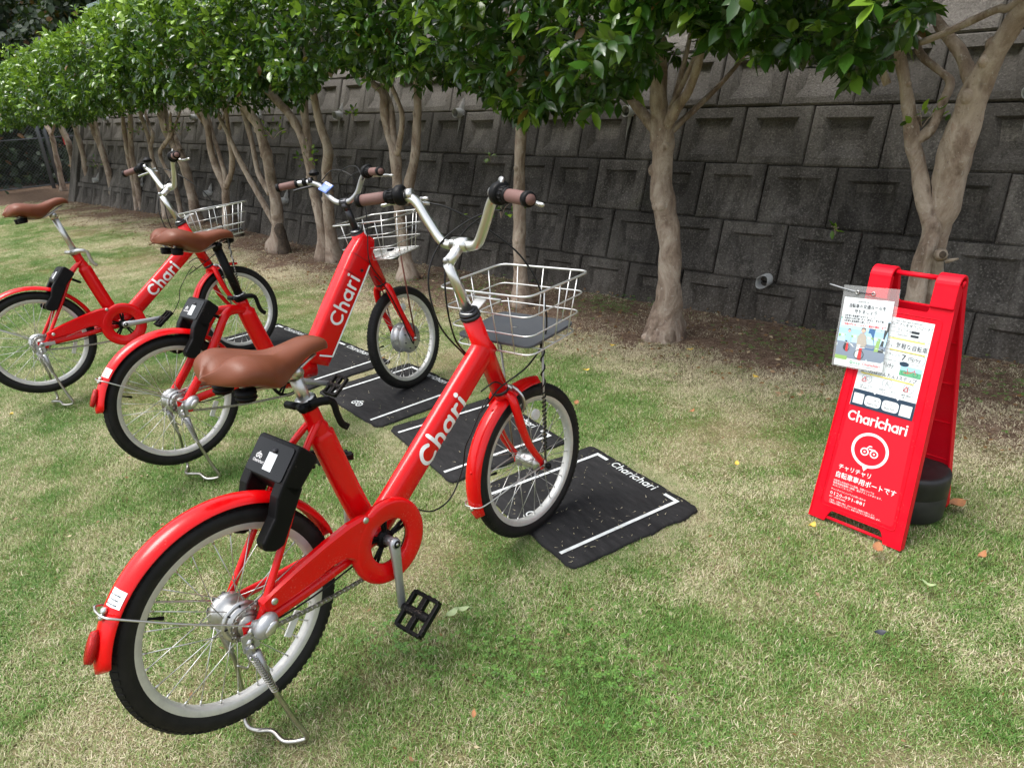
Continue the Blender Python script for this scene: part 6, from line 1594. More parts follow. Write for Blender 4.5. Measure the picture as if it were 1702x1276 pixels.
# shoulders: the two rounded caps joining the panels, with the carrying bar between
for s_ in (-1, 1):
    g = MB(); x0, x1 = (0.058, 0.120)
    prof = []
    for i in range(13):
        a = PI * i / 12; prof.append((-0.034 * math.cos(a), SH - 0.018 + 0.030 * math.sin(a)))
    prof = [(-0.046, SH - 0.075)] + prof + [(0.046, SH - 0.075)]
    inner = [(y * 0.80, z - 0.008) for y, z in prof]
    poly = prof + inner[::-1]
    g.prism(poly, s_ * x0, s_ * x1, f=lambda a, b, h: (h, a, b)); g.build('shoulder', 'sign_red', sign, bevel=0.002)
g = MB(); g.tube([(-0.062, 0, SH - 0.004), (0.062, 0, SH - 0.004)], 0.0072, 14); g.build('handle_bar', 'sign_red', sign)
g = MB()
for s_ in (-1, 1): g.tube([(s_ * 0.118, 0, SH - 0.014), (s_ * 0.1225, 0, SH - 0.014)], 0.011, 14)
g.build('hinge_pin', 'sign_red', sign)

# red sticker area with the white print
def f_st(a, b, h): return fF(a, b, 0.0008 + h)
P = Print(lambda a, b, h: fF(a, b, 0.0002 + h)); pts = rounded([(-0.108, 0.062, 0), (0.108, 0.062, 0), (0.094, 0.395, 0), (-0.094, 0.395, 0)], 0.012, 4, True)
P.poly([(p.x, p.y) for p in pts]); P.build('sticker_sheet', 'sticker_red', PF)
P = Print(f_st); P.word('Charichari', -0.090, 0.345, 0.0300, 0.175, gap=0.17, sx=0.865); P.build('lettering', 'white', PF)
P = Print(f_st); cxs, czs = -0.006, 0.268
P.ring(cxs, czs, 0.0505, 0.0085, 0, 48); P.poly([(cxs - 0.011, czs - 0.053), (cxs - 0.004, czs - 0.068), (cxs + 0.006, czs - 0.0535)]); P.bike_icon(cxs, czs - 0.002, 0.052)
P.build('bicycle_emblem', 'white', PF)
P = Print(f_st)
P.text('チャリチャリ', -0.085, 0.184, 0.0190, bold=0.012, width=0.098); P.text('自転車専用ポートです', -0.090, 0.156, 0.0215, bold=0.012, width=0.182)
P.build('headline_print', 'white', PF)
P = Print(f_st)
P.text('自転車の利用以外での駐輪、放置については', -0.090, 0.140, 0.0072, width=0.125)
P.text('警察等関係機関へ通報、撤去することがあります。', -0.090, 0.1315, 0.0072, width=0.150)
P.text('あらかじめご了承ください。', -0.090, 0.123, 0.0072, width=0.062)
P.text('チャリチャリについてのお問い合わせ', -0.092, 0.110, 0.0072, width=0.108)
P.text('0120-091-881', -0.093, 0.0935, 0.0165, bold=0.0, width=0.108)
P.text('受付：24時間 年中無休', -0.093, 0.0850, 0.0062, width=0.052)
P.text('ご利用、ご返却の際は、まわりの方にご配慮をお願いします。', -0.090, 0.0735, 0.0066, width=0.142)
P.text('ご意見をお聞かせください。地域の皆さまのご協力に感謝します。', -0.090, 0.0660, 0.0066, width=0.160)
P.build('small_print', 'white', PF)
# upper information sheet
def f_sh(a, b, h): return fF(a, b, 0.0016 + h)
X0, X1, Y0, Y1 = -0.095, 0.083, 0.392, 0.676
P = Print(f_sh); P.poly([(X0, Y0), (X1 + 0.004, Y0), (X1, Y1), (X0 + 0.006, Y1)]); SHT = P.build('information_sheet', 'paper', PF)
P = Print(lambda a, b, h: fF(a, b, 0.0019 + h)); P.poly([(X0 + 0.001, Y0), (X1 + 0.004, Y0), (X1 + 0.003, Y0 + 0.052), (0.040, Y0 + 0.052), (0.036, Y0 + 0.047), (0.032, Y0 + 0.052), (-0.026, Y0 + 0.052), (-0.030, Y0 + 0.047), (-0.034, Y0 + 0.052), (X0 + 0.002, Y0 + 0.052)]); P.build('navy_band', 'navy', SHT)
P = Print(lambda a, b, h: fF(a, b, 0.0022 + h))
P.rect(-0.088, Y0 + 0.008, -0.058, Y0 + 0.040); P.rrect(-0.054, Y0 + 0.008, -0.007, Y0 + 0.040, 0.010); P.rrect(-0.003, Y0 + 0.008, 0.044, Y0 + 0.040, 0.010); P.rect(0.048, Y0 + 0.006, 0.080, Y0 + 0.040)
P.build('white_field', 'paper', SHT)
P = Print(lambda a, b, h: fF(a, b, 0.0022 + h))
for (x, y, w, h_) in ((-0.03, 0.6265 - 0.012, 0.10, 0.0035), (-0.02, 0.581, 0.098, 0.004), (-0.082, 0.494, 0.150, 0.004)): P.rect(x, y, x + w, y + h_, 0)
P.build('yellow_underline', 'yellow', SHT)
P = Print(lambda a, b, h: fF(a, b, 0.0025 + h))
P.text('Get a free app download!', -0.020, 0.666, 0.0085, width=0.072); P.text('無料アプリをダウンロード！', -0.040, 0.654, 0.0115, width=0.120)
P.text('チャリチャリ', -0.010, 0.640, 0.0075); P.stroke(list((p.x, p.y) for p in rounded([(-0.045, 0.636, 0), (0.026, 0.636, 0), (0.026, 0.648, 0), (-0.045, 0.648, 0), (-0.045, 0.636, 0)], 0.005, 4)), 0.0007, 0, False)
P.text('Charichari', -0.010, 0.627, 0.0075)
P.rrect(0.028, 0.639, 0.050, 0.646, 0.002); P.rrect(0.028, 0.628, 0.050, 0.635, 0.002)
P.stroke([(-0.09, 0.620), (0.082, 0.620)], 0.0008, 0, False)
P.text('使える、気軽な自転車', -0.062, 0.592, 0.0180, width=0.143)
P.text('クラシック', -0.028, 0.566, 0.0085); P.text('7', 0.018, 0.558, 0.0240, bold=0.01); P.text('円/分', 0.036, 0.560, 0.0150, width=0.034)
P.stroke([(p.x, p.y) for p in rounded([(-0.088, 0.552, 0), (0.082, 0.552, 0), (0.082, 0.582, 0), (-0.088, 0.582, 0), (-0.088, 0.552, 0)], 0.014, 5)], 0.0008, 0, False)
P.text('円/分', -0.030, 0.530, 0.0150, width=0.032)
P.text('使い方はかんたん3ステップ', -0.086, 0.500, 0.0150, width=0.160)
P.text('QRコードを', -0.078, 0.4575, 0.0068); P.text('読み取る', -0.076, 0.450, 0.0068); P.text('目的ポートまで', -0.022, 0.4575, 0.0068); P.text('ライド', -0.014, 0.450, 0.0068); P.text('鍵を閉めて', 0.042, 0.4575, 0.0068); P.text('完了！', 0.046, 0.450, 0.0068)
P.text('くわしい使い方', -0.049, Y0 + 0.027, 0.0060, width=0.037); P.text('How to Use', -0.046, Y0 + 0.015, 0.0064, bold=0.02, width=0.030)
P.text('ポートマップ', 0.003, Y0 + 0.027, 0.0060, width=0.034); P.text('Find a Port', 0.004, Y0 + 0.015, 0.0064, bold=0.02, width=0.030)
for cx_ in (-0.062, -0.002, 0.058):
    P.ring(cx_, 0.481, 0.0145, 0.0007, 0, 28); P.ring(cx_ + 0.004, 0.484, 0.005, 0.0006, 0, 14); P.stroke([(cx_ - 0.012, 0.476), (cx_, 0.479), (cx_ + 0.010, 0.472)], 0.0006, 0, False); P.stroke([(cx_ - 0.004, 0.470), (cx_ - 0.002, 0.490)], 0.0006, 0, False)
P.build('print', 'ink', SHT)
P = Print(lambda a, b, h: fF(a, b, 0.0025 + h))
P.poly([(0.022, 0.515), (0.082, 0.515), (0.081, 0.530), (0.022, 0.530)], 0); P.poly([(0.022, 0.5302), (0.081, 0.5302), (0.081, 0.543), (0.022, 0.543)], 1)
P.ring(0.034, 0.524, 0.0062, 0.0009, 3); P.ring(0.066, 0.524, 0.0062, 0.0009, 3)
P.stroke([(0.034, 0.524), (0.046, 0.524), (0.062, 0.534)], 0.002, 2); P.stroke([(0.046, 0.524), (0.041, 0.537)], 0.0018, 2); P.stroke([(0.066, 0.524), (0.061, 0.538)], 0.0014, 2)
P.poly([(0.030 + 0.013 * math.cos(t * 0.3), 0.548 + 0.007 * math.sin(t * 0.3)) for t in range(21)], 3)
for (cx_, k_) in ((-0.070, 1), (0.050, 1)): P.stroke([(cx_ - 0.006, 0.472), (cx_ + 0.002, 0.486), (cx_ + 0.008, 0.472), (cx_ - 0.006, 0.472)], 0.0018, 2)
P.build('bicycle_picture', [simple('print_green', (0.12, 0.42, 0.22), 0.5), simple('print_sky', (0.35, 0.62, 0.75), 0.5), 'red_ink', 'navy'], SHT)

# laminated card tied to the left shoulder (hangs from the sign: a thing of its own)
cw, ch = 0.166, 0.248
cardM = SM @ Matrix.Translation(Vector(fF(-0.102, 0.622, 0.013)))
up_ = (Vector(fF(0, 0.7, 0)) - Vector(fF(0, 0, 0))).normalized(); nr_ = Vector((1, 0, 0)).cross(up_); nr_ = nr_ if nr_.y < 0 else -nr_
tw_ = Matrix.Rotation(math.radians(4.0), 3, nr_)
card = empty('laminated_notice', mat=SM @ Matrix.Translation(Vector(fF(-0.100, 0.627, 0.012))))
tag(card, 'laminated paper notice with two cyclists pictured, tied to the upper left of the red sign', 'notice')
def fc(a, b, h):
    bend = 0.012 * (a / 0.083) ** 2 * (1 if a < 0 else 0.25) + 0.004 * math.sin(b * 18)
    return tuple(tw_ @ (Vector((1, 0, 0)) * a + up_ * b + nr_ * (h - bend + 0.002)))
def grid_sheet(x0, x1, y0, y1, h, nx=8, ny=10):
    g_ = MB(); vs = [fc(x0 + (x1 - x0) * i / nx, y0 + (y1 - y0) * j / ny, h) for j in range(ny + 1) for i in range(nx + 1)]
    g_.add(vs, [(j * (nx + 1) + i, j * (nx + 1) + i + 1, (j + 1) * (nx + 1) + i + 1, (j + 1) * (nx + 1) + i) for j in range(ny) for i in range(nx)]); return g_
grid_sheet(-cw / 2, cw / 2, -ch / 2, ch / 2, 0.0).build('plastic_sleeve', 'sleeve', card)
grid_sheet(-0.075, 0.072, -0.120, 0.088, 0.0006).build('paper_sheet', 'paper', card)
def fcp(a, b, h): return fc(a, b, 0.0007 + h)
class PG(Print):
    """print on the slightly bent card: big areas are cut into strips"""
    def area(s, pts, mi):
        pass
P = PG(fcp)
def strip(P, x0, x1, y0, y1, mi, n=8):
    h = P.lift(); vs = []
    for i in range(n + 1):
        x = x0 + (x1 - x0) * i / n
        for j in range(5): vs.append(P.f(x, y0 + (y1 - y0) * j / 4, h))
    P.mb.add(vs, [(i * 5 + j, (i + 1) * 5 + j, (i + 1) * 5 + j + 1, i * 5 + j + 1) for i in range(n) for j in range(4)], mi, False)
pics = [simple('pic_sky', (0.45, 0.66, 0.80), 0.4), simple('pic_path', (0.22, 0.27, 0.34), 0.4), simple('pic_grass', (0.28, 0.45, 0.14), 0.4), simple('pic_tree', (0.05, 0.14, 0.30), 0.4), simple('pic_dark', (0.05, 0.06, 0.06), 0.4),
        simple('pic_beige', (0.42, 0.38, 0.32), 0.4), simple('pic_red', (0.70, 0.05, 0.05), 0.4), simple('pic_blue', (0.35, 0.55, 0.75), 0.4), simple('pic_skin', (0.65, 0.42, 0.32), 0.4), simple('pic_leaf', (0.10, 0.26, 0.12), 0.4), simple('pic_pale', (0.62, 0.68, 0.68), 0.4)]
strip(P, -0.075, 0.072, -0.045, 0.028, 0); strip(P, -0.075, 0.072, -0.020, -0.005, 7)
for _ in range(6): P.lift()
strip(P, -0.075, 0.072, -0.094, -0.045, 1); strip(P, -0.075, -0.035, -0.100, -0.088, 2)
for _ in range(8): P.lift()
P.poly([(0.02, -0.094), (0.072, -0.094), (0.072, -0.060), (0.045, -0.052)], 10); P.poly([(-0.075, -0.052), (-0.03, -0.049), (0.02, -0.052), (-0.02, -0.058), (-0.075, -0.060)], 10)
P.poly([(0.012, -0.060), (0.040, -0.060), (0.034, -0.020), (0.036, 0.010), (0.044, 0.026), (0.010, 0.026), (0.018, 0.004)], 3)
P.poly([(0.050, -0.064), (0.066, -0.064), (0.072, -0.040), (0.072, 0.026), (0.060, 0.026), (0.060, -0.020)], 4)
P.poly([(0.040, -0.064), (0.052, -0.062), (0.054, -0.030), (0.044, -0.030)], 2)
r_ = random.Random(5)
for i in range(46):
    x, y = r_.choice(((-0.068, 0.020), (-0.02, 0.022), (0.01, 0.018), (0.045, 0.014))); x += r_.uniform(-0.016, 0.016); y += r_.uniform(-0.012, 0.008)
    if -0.074 < x < 0.07: P.poly([(x - 0.003, y - 0.001), (x + 0.001, y - 0.003), (x + 0.004, y + 0.001), (x, y + 0.003)], 9)
for i in range(14): P.poly([(-0.073 + 0.01 * i, -0.030 + r_.uniform(-.004, .004)), (-0.066 + 0.01 * i, -0.030), (-0.066 + 0.01 * i, -0.024), (-0.073 + 0.01 * i, -0.022)], 10 if i % 2 else 2)
def cyclist(cx, cy, k, coat, trousers):
    P.ring(cx - 0.002 * k, cy, 0.010 * k, 0.0014 * k, 4); 
    P.poly([(cx - 0.004 * k, cy - 0.012 * k), (cx + 0.004 * k, cy - 0.012 * k), (cx + 0.003 * k, cy + 0.016 * k), (cx - 0.003 * k, cy + 0.016 * k)], 6)
    P.poly([(cx - 0.011 * k, cy - 0.006 * k), (cx - 0.005 * k, cy - 0.008 * k), (cx - 0.001 * k, cy + 0.022 * k), (cx - 0.009 * k, cy + 0.022 * k)], trousers)
    P.poly([(cx - 0.010 * k, cy + 0.018 * k), (cx + 0.007 * k, cy + 0.018 * k), (cx + 0.008 * k, cy + 0.042 * k), (cx + 0.002 * k, cy + 0.048 * k), (cx - 0.006 * k, cy + 0.047 * k), (cx - 0.011 * k, cy + 0.036 * k)], coat)
    P.stroke([(cx + 0.006 * k, cy + 0.040 * k), (cx + 0.010 * k, cy + 0.026 * k), (cx + 0.006 * k, cy + 0.018 * k)], 0.0035 * k, coat)
    P.disc(cx, cy + 0.053 * k, 0.0045 * k, 8); P.poly([(cx - 0.0055 * k, cy + 0.054 * k), (cx + 0.0055 * k, cy + 0.054 * k), (cx + 0.003 * k, cy + 0.060 * k), (cx - 0.003 * k, cy + 0.060 * k)], 4)
    P.stroke([(cx - 0.008 * k, cy + 0.015 * k), (cx + 0.009 * k, cy + 0.016 * k)], 0.0018 * k, 10)
cyclist(-0.040, -0.062, 0.95, 7, 4); cyclist(0.002, -0.078, 1.35, 5, 10)
P.build('printed_picture', pics, card)
P = Print(fcp, 0.0014)
P.text('自転車利用者の皆さまへ', -0.030, 0.076, 0.0062, width=0.044); P.text('自転車の交通ルールを', -0.056, 0.060, 0.0135, bold=0.012, width=0.108); P.text('守りましょう', -0.036, 0.044, 0.0135, bold=0.012, width=0.066)
P.rect(-0.068, 0.0395, 0.064, 0.0403)
P.text('自転車は車道通行を守りましょう。', -0.064, 0.031, 0.0078, bold=0.02, width=0.094); P.text('歩道走行は歩行者優先で一時停止、安全確認。', -0.064, 0.023, 0.0078, bold=0.02, width=0.120); P.text('自転車も飲酒運転は禁止です。', -0.064, 0.015, 0.0078, bold=0.02, width=0.082)
P.build('print', 'ink', card)
P = Print(fcp, 0.0012); strip(P, -0.070, 0.066, 0.003, 0.0385, 0); P.build('text_field', 'paper', card)
P = Print(fcp, 0.0022); P.text('ご利用の際には、ヘルメット着用を推奨します', -0.066, 0.006, 0.0078, bold=0.02, width=0.128); P.build('red_print', 'red_ink', card)
P = Print(fcp, 0.0016); strip(P, -0.025, 0.004, -0.112, -0.097, 0, 3); strip(P, 0.012, 0.052, -0.112, -0.097, 0, 3); P.build('logo_field', 'paper', card)
P = Print(fcp, 0.0024); P.word('Charichari', 0.015, -0.108, 0.0072, 0.16); P.build('logo_print', 'red_ink', card)
P = Print(fcp, 0.0024); P.ring(-0.019, -0.104, 0.0035, 0.0018, 0); P.text('熊本市', -0.013, -0.1075, 0.0072); P.build('city_print', simple('green_ink', (0.03, 0.35, 0.12), 0.5), card)
g = MB(); g.tube([fc(-0.036, 0.106, 0.003), fc(0.012, 0.104, 0.003)], 0.0014, 6); g.build('tie', 'ink', card)
for ax_ in (-0.036, 0.012):
    g = MB(); c = Vector(fc(ax_, 0.105, 0.002)); pts = [Vector(fc(ax_ + 0.0045 * math.cos(t * PI / 8), 0.105 + 0.0045 * math.sin(t * PI / 8), 0.0022)) for t in range(16)]
    g.tube(pts, 0.0016, 6, closed=True); g.build('eyelet', 'silver', card)
g = MB(); g.tube(smooth_path([fc(-0.036, 0.106, 0.001), fc(-0.075, 0.112, 0.002), fc(-0.135, 0.122, 0.004)], 4), [(0.0022, 0.0008)] * 9, 6); g.build('tie_end', simple('clear_tie', (0.28, 0.29, 0.30), 0.2), card)

# round black weight inside the sign
g = MB()
g.lathe([(0.0, 0.001), (0.0, 0.096), (0.006, 0.103), (0.035, 0.1055), (0.0705, 0.1065), (0.0715, 0.1058), (0.0725, 0.1065), (0.112, 0.1075), (0.122, 0.1070), (0.128, 0.104), (0.131, 0.098), (0.1315, 0.090), (0.1295, 0.012), (0.126, 0.004), (0.120, 0.001)], (0, 0, 0), ax='z', n=64)
w_ = g.build('sign_weight', simple('weight_rubber', (0.013, 0.012, 0.013), 0.38, dirt=0.35, scale=14)); w_.location = (-0.418, 2.285, -0.002); w_.scale = (0.95, 0.95, 1.22)
tag(w_, 'round black plastic weight sitting on the lawn inside the red folding sign', 'weight')

# ================================================================== GRASS
def make_tuft(kind, seed):
    rng = np.random.default_rng(seed); n = {'green': 330, 'mixed': 340, 'straw': 320, 'thin': 110, 'litter': 150}[kind]
    R = 0.085
    base = np.stack([rng.uniform(-R, R, n), rng.uniform(-R, R, n), np.full(n, -0.004)], 1)
    ang = rng.uniform(0, 2 * PI, n)
    lean = {'green': (0.6, 1.45), 'mixed': (0.8, 1.55), 'straw': (1.15, 1.6), 'thin': (0.4, 1.3), 'litter': (1.25, 1.55)}[kind]
    el = rng.uniform(lean[0], lean[1], n)
    L = rng.uniform(0.008, 0.021, n)
    hd = np.stack([np.cos(ang), np.sin(ang), np.zeros(n)], 1); sd = np.stack([-np.sin(ang), np.cos(ang), np.zeros(n)], 1)
    w = rng.uniform(0.0005, 0.0011, n)[:, None]
    up = np.array([0, 0, 1.0])
    d1 = hd * np.sin(el * 0.6)[:, None] + up * np.cos(el * 0.6)[:, None]; d2 = hd * np.sin(el * 1.1)[:, None] + up * np.cos(el * 1.1)[:, None]
    twist = rng.normal(0, 0.5, n)[:, None]
    s2 = sd + up * twist * 0.4
    p0 = base; p1 = base + d1 * (L * 0.5)[:, None]; p2 = p1 + d2 * (L * 0.5)[:, None]
    p2[:, 2] = np.maximum(p2[:, 2], 0.001)
    V_ = np.stack([p0 - s2 * w, p0 + s2 * w, p1 + s2 * w * 0.8, p1 - s2 * w * 0.8, p2], 1)
    tris = np.array([(0, 1, 2), (0, 2, 3), (3, 2, 4)])
    F_ = (np.arange(n)[:, None, None] * 5 + tris[None]).reshape(-1, 3)
    tm = {'green': (0.16, 0.36), 'mixed': (0.42, 0.45), 'straw': (0.80, 0.32), 'thin': (0.45, 0.4), 'litter': (0.95, 0.35)}[kind]
    tt = np.clip(rng.normal(tm[0], tm[1], n), 0, 1.6)
    o = np_mesh('grass_tuft', V_.reshape(-1, 3), F_, 'blade', np.repeat(tt, 5))
    COL.objects.unlink(o); return o
kinds = ['green', 'green', 'mixed', 'mixed', 'straw', 'straw', 'thin', 'litter']
tuft_col = bpy.data.collections.new('tufts')
for i, k in enumerate(kinds):
    o = make_tuft(k, 300 + i); o.name = 'tuft_%d' % i; tuft_col.objects.link(o)
def in_mat(x, y, pad=0.0):
    for (cx, cy, a) in MATS:
        a = math.radians(a); dx, dy = x - cx, y - cy
        u = dx * math.cos(a) - dy * math.sin(a); v = dx * math.sin(a) + dy * math.cos(a)
        if abs(u) < 0.294 + pad and abs(v) < 0.268 + pad: return True
    return False
def build_grass():
    rng = np.random.default_rng(9); P = []; K = []; S = []
    CRn, CUn, CFn = np.array(CR), np.array(CU), np.array(CF)
    cells = []
    x = -15.5
    step = 0.062
    xs = np.arange(-14.5, 2.6, step); ys = np.arange(-0.5, 4.0, step)
    for x in xs:
        for y in ys:
            px, py = x + rng.uniform(-.5, .5) * step, y + rng.uniform(-.5, .5) * step
            rel = np.array([px, py, -1.3253]); dep = rel @ CFn
            if dep < 0.3: continue
            u = rel @ CRn / dep * 1169.27; v = rel @ CUn / dep * 1169.27
            if abs(u) > 1250 or v < -900 or v > 500: continue
            # thin out with distance: far blades are bigger and fewer
            far = max(1.0, dep / 4.2)
            if rng.uniform() > 1.0 / far ** 1.2: continue
            n1 = mnoise.noise(Vector((px * 1.5, py * 1.5, 0.3))); n2 = mnoise.noise(Vector((px * 5, py * 5, 3)))
            soil = py + 0.55 * mnoise.noise(Vector((px * 1.6, py * 1.6, 9))) + 0.35 * n2 - (0.35 if px < -7 else 0)
            g_ = 0.5 + 0.5 * n1 + 0.35 * n2
            if soil > 3.2:
                if rng.uniform() > 0.20: continue
                k = 7 if rng.uniform() < 0.85 else 6
            elif soil > 2.7:
                k = rng.choice([6, 4, 5, 7, 7, 2])
            else:
                q = g_ + rng.normal(0, 0.16)
                k = rng.integers(0, 2) if q < 0.52 else (rng.integers(2, 4) if q < 0.84 else rng.integers(4, 6))
            if py > WY0 - 0.02: continue
            pad = rng.uniform(0.0, 0.045)
            if in_mat(px, py, pad): 
                continue
            P.append((px, py, gz(px, py) - 0.008)); K.append(int(k)); S.append((0.85 + 0.35 * rng.uniform()) * (1 + 0.12 * (far - 1)))
    # low creeping edge blades over the borders of the mats
    for (cx, cy, a) in MATS:
        a = math.radians(a)
        for e in range(230):
            s_ = rng.uniform(-1, 1); side = rng.integers(0, 4)
            off = rng.normal(0.035, 0.012)
            u, v = ((s_ * 0.30, (0.268 + off) * (1 if side == 0 else -1)) if side < 2 else ((0.294 + off) * (1 if side == 2 else -1), s_ * 0.27))
            px = cx + u * math.cos(a) + v * math.sin(a); py = cy - u * math.sin(a) + v * math.cos(a)
            if in_mat(px, py, 0.012): continue
            P.append((px, py, -0.006)); K.append(int(rng.choice([2, 3, 4, 5, 6, 6, 6]))); S.append(0.55)
    P = np.array(P); n = len(P)
    me = bpy.data.meshes.new('lawn_grass'); me.vertices.add(n); me.vertices.foreach_set('co', P.astype(np.float32).ravel())
    for nm, ty, vals in (('idx', 'INT', np.array(K, np.int32)), ('rot', 'FLOAT', rng.uniform(0, 2 * PI, n).astype(np.float32)), ('scl', 'FLOAT', np.array(S, np.float32))):
        at = me.attributes.new(nm, ty, 'POINT'); at.data.foreach_set('value', vals)
    me.update()
    o = bpy.data.objects.new('lawn_grass', me); COL.objects.link(o); tag(o, 'short patchy lawn of green and dry straw-coloured grass', 'grass', kind='stuff')
    ng = bpy.data.node_groups.new('grass_instances', 'GeometryNodeTree')
    ng.interface.new_socket('Geometry', in_out='INPUT', socket_type='NodeSocketGeometry'); ng.interface.new_socket('Geometry', in_out='OUTPUT', socket_type='NodeSocketGeometry')
    N = ng.nodes; Lk = ng.links
    gi = N.new('NodeGroupInput'); go = N.new('NodeGroupOutput'); ip = N.new('GeometryNodeInstanceOnPoints'); ci = N.new('GeometryNodeCollectionInfo'); m2p = N.new('GeometryNodeMeshToPoints')
    ci.inputs['Collection'].default_value = tuft_col; ci.inputs['Separate Children'].default_value = True; ci.inputs['Reset Children'].default_value = True
    def attr(nm, ty):
        a_ = N.new('GeometryNodeInputNamedAttribute'); a_.data_type = ty; a_.inputs['Name'].default_value = nm; return a_.outputs['Attribute']
    cx = N.new('ShaderNodeCombineXYZ'); Lk.new(attr('rot', 'FLOAT'), cx.inputs[2])
    e2r = N.new('FunctionNodeEulerToRotation'); Lk.new(cx.outputs[0], e2r.inputs[0])
    Lk.new(gi.outputs[0], m2p.inputs[0]); Lk.new(m2p.outputs[0], ip.inputs['Points']); Lk.new(ci.outputs[0], ip.inputs['Instance'])
    ip.inputs['Pick Instance'].default_value = True; Lk.new(attr('idx', 'INT'), ip.inputs['Instance Index']); Lk.new(e2r.outputs[0], ip.inputs['Rotation']); Lk.new(attr('scl', 'FLOAT'), ip.inputs['Scale'])
    Lk.new(ip.outputs[0], go.inputs[0])
    md = o.modifiers.new('grass', 'NODES'); md.node_group = ng
    print('grass instances', n)
build_grass()

# loose clippings and crumbs on the mats
rng = np.random.default_rng(77)
for mi_, (cx, cy, a) in enumerate(MATS[:4]):
    n = 170 if mi_ == 0 else 60; a = math.radians(a)
    e = rng.beta(0.6, 0.6, n) * 2 - 1; e2 = rng.uniform(-1, 1, n)
    sw = rng.uniform(0, 1, n) < 0.5
    u = np.where(sw, e, e2) * 0.28; v = np.where(sw, e2, e) * 0.255
    px = cx + u * math.cos(a) + v * math.sin(a); py = cy - u * math.sin(a) + v * math.cos(a)
    th = rng.uniform(0, 2 * PI, n); L = rng.uniform(0.004, 0.016, n)[:, None]; W_ = rng.uniform(0.0006, 0.0012, n)[:, None]
    d = np.stack([np.cos(th), np.sin(th), np.zeros(n)], 1); s = np.stack([-np.sin(th), np.cos(th), np.zeros(n)], 1); p = np.stack([px, py, np.full(n, 0.0125)], 1)
    tip = p + d * L; tip[:, 2] += rng.uniform(0, 0.004, n)
    V_ = np.stack([p - s * W_, p + s * W_, tip], 1); F_ = np.arange(n * 3).reshape(-1, 3)
    o = np_mesh('grass_clippings', V_.reshape(-1, 3), F_, 'blade', np.full(n * 3, 0.95)); tag(o, 'dry grass clippings scattered on mat number %s' % ('one', 'two', 'three', 'four')[mi_] if False else ['dry clippings scattered on the nearest mat', 'dry clippings on the empty mat beside the nearest bicycle', 'dry clippings on the mat under the electric bicycle', 'dry clippings on the empty far mat'][mi_], 'clippings', kind='stuff')

# clover and small broad-leaved weeds
def clover(cx, cy, n, spread, seed, lab, size=0.008, z0=0.012):
    rng = np.random.default_rng(seed); px = cx + rng.normal(0, spread, n); py = cy + rng.normal(0, spread * 0.8, n)
    vs = []; fs = []
    for x, y in zip(px, py):
        if in_mat(x, y, 0.0): continue
        h = z0 + rng.uniform(0, 0.014); a0 = rng.uniform(0, 2 * PI); s = size * rng.uniform(0.7, 1.3)
        for k in range(3):
            a = a0 + 2 * PI * k / 3; o = len(vs); d = (math.cos(a), math.sin(a)); t = (-d[1], d[0])
            for (l, w, zz) in ((0, 0, 0), (0.55, 0.42, .12), (1.0, 0.35, .05), (1.0, -0.35, .05), (0.55, -0.42, .12)):
                vs.append((x + s * (d[0] * l + t[0] * w), y + s * (d[1] * l + t[1] * w), gz(x, y) + h + s * zz))
            fs.append((o, o + 1, o + 2, o + 3, o + 4))
    V_ = np.array(vs); F_ = np.array(fs); o = np_mesh('clover_patch', V_, F_, 'weed', rng.uniform(0.1, 1, len(V_)), smooth=False)
    tag(o, lab, 'clover', kind='stuff')
clover(-0.98, 1.02, 110, 0.12, 1, 'dark green clover patch in the lawn in front of the nearest mat')
clover(-0.72, 1.12, 90, 0.10, 2, 'clover spreading to the right of the nearest mat corner')
clover(-0.15, 0.95, 60, 0.05, 3, 'small clover patch at the lower right of the lawn')
clover(-1.22, 0.82, 90, 0.07, 4, 'clover sprigs in the grass beside the nearest pedal')
clover(-2.55, 3.68, 150, 0.16, 5, 'low green weeds at the foot of the wall left of the stout tree', 0.012)
clover(-1.25, 3.62, 220, 0.22, 6, 'low green weeds at the foot of the wall left of the red sign', 0.012)
clover(-3.6, 3.55, 220, 0.30, 7, 'green weeds around the straight trunk behind the nearest basket', 0.012)
clover(-0.15, 3.55, 160, 0.2, 8, 'low green weeds at the foot of the wall right of the red sign', 0.012)
clover(-4.3, 3.1, 220, 0.3, 9, 'weeds in the grass behind the electric bicycle basket', 0.011)

# leaf litter and bits of straw strewn over the soil under the trees and, thinly, over the lawn
def litter(n, seed, xr, yr, lab, s0, s1, tints):
    rng = np.random.default_rng(seed); x = rng.uniform(xr[0], xr[1], n); y = rng.uniform(yr[0], yr[1], n)
    ok = np.array([not in_mat(a, b, 0.0) for a, b in zip(x, y)]); x = x[ok]; y = y[ok]; n = len(x)
    p = np.stack([x, y, np.array([gz(a, b) for a, b in zip(x, y)]) + rng.uniform(0.004, 0.016, n)], 1)
    th = rng.uniform(0, 2 * PI, n); d = np.stack([np.cos(th), np.sin(th), rng.normal(0, 0.25, n)], 1)
    vs, fs, tt, _ = leaf_arrays(n, p, d, rng.uniform(s0, s1, n), rng.choice(tints, n), rng, simple_leaf=True)
    tag(np_mesh('leaf_litter', vs, fs, 'litter', tt), lab, 'leaf litter', kind='stuff')
litter(4200, 61, (-13, 0.9), (2.85, 3.95), 'brown leaf litter strewn over the bare soil along the tree row', 0.012, 0.034, [0.0, 0.1, 0.3, 0.5, 0.8])
litter(420, 62, (-6, 0.9), (0.3, 2.9), 'small scattered dry leaf bits over the lawn', 0.006, 0.018, [0.0, 0.2, 0.5, 0.9])

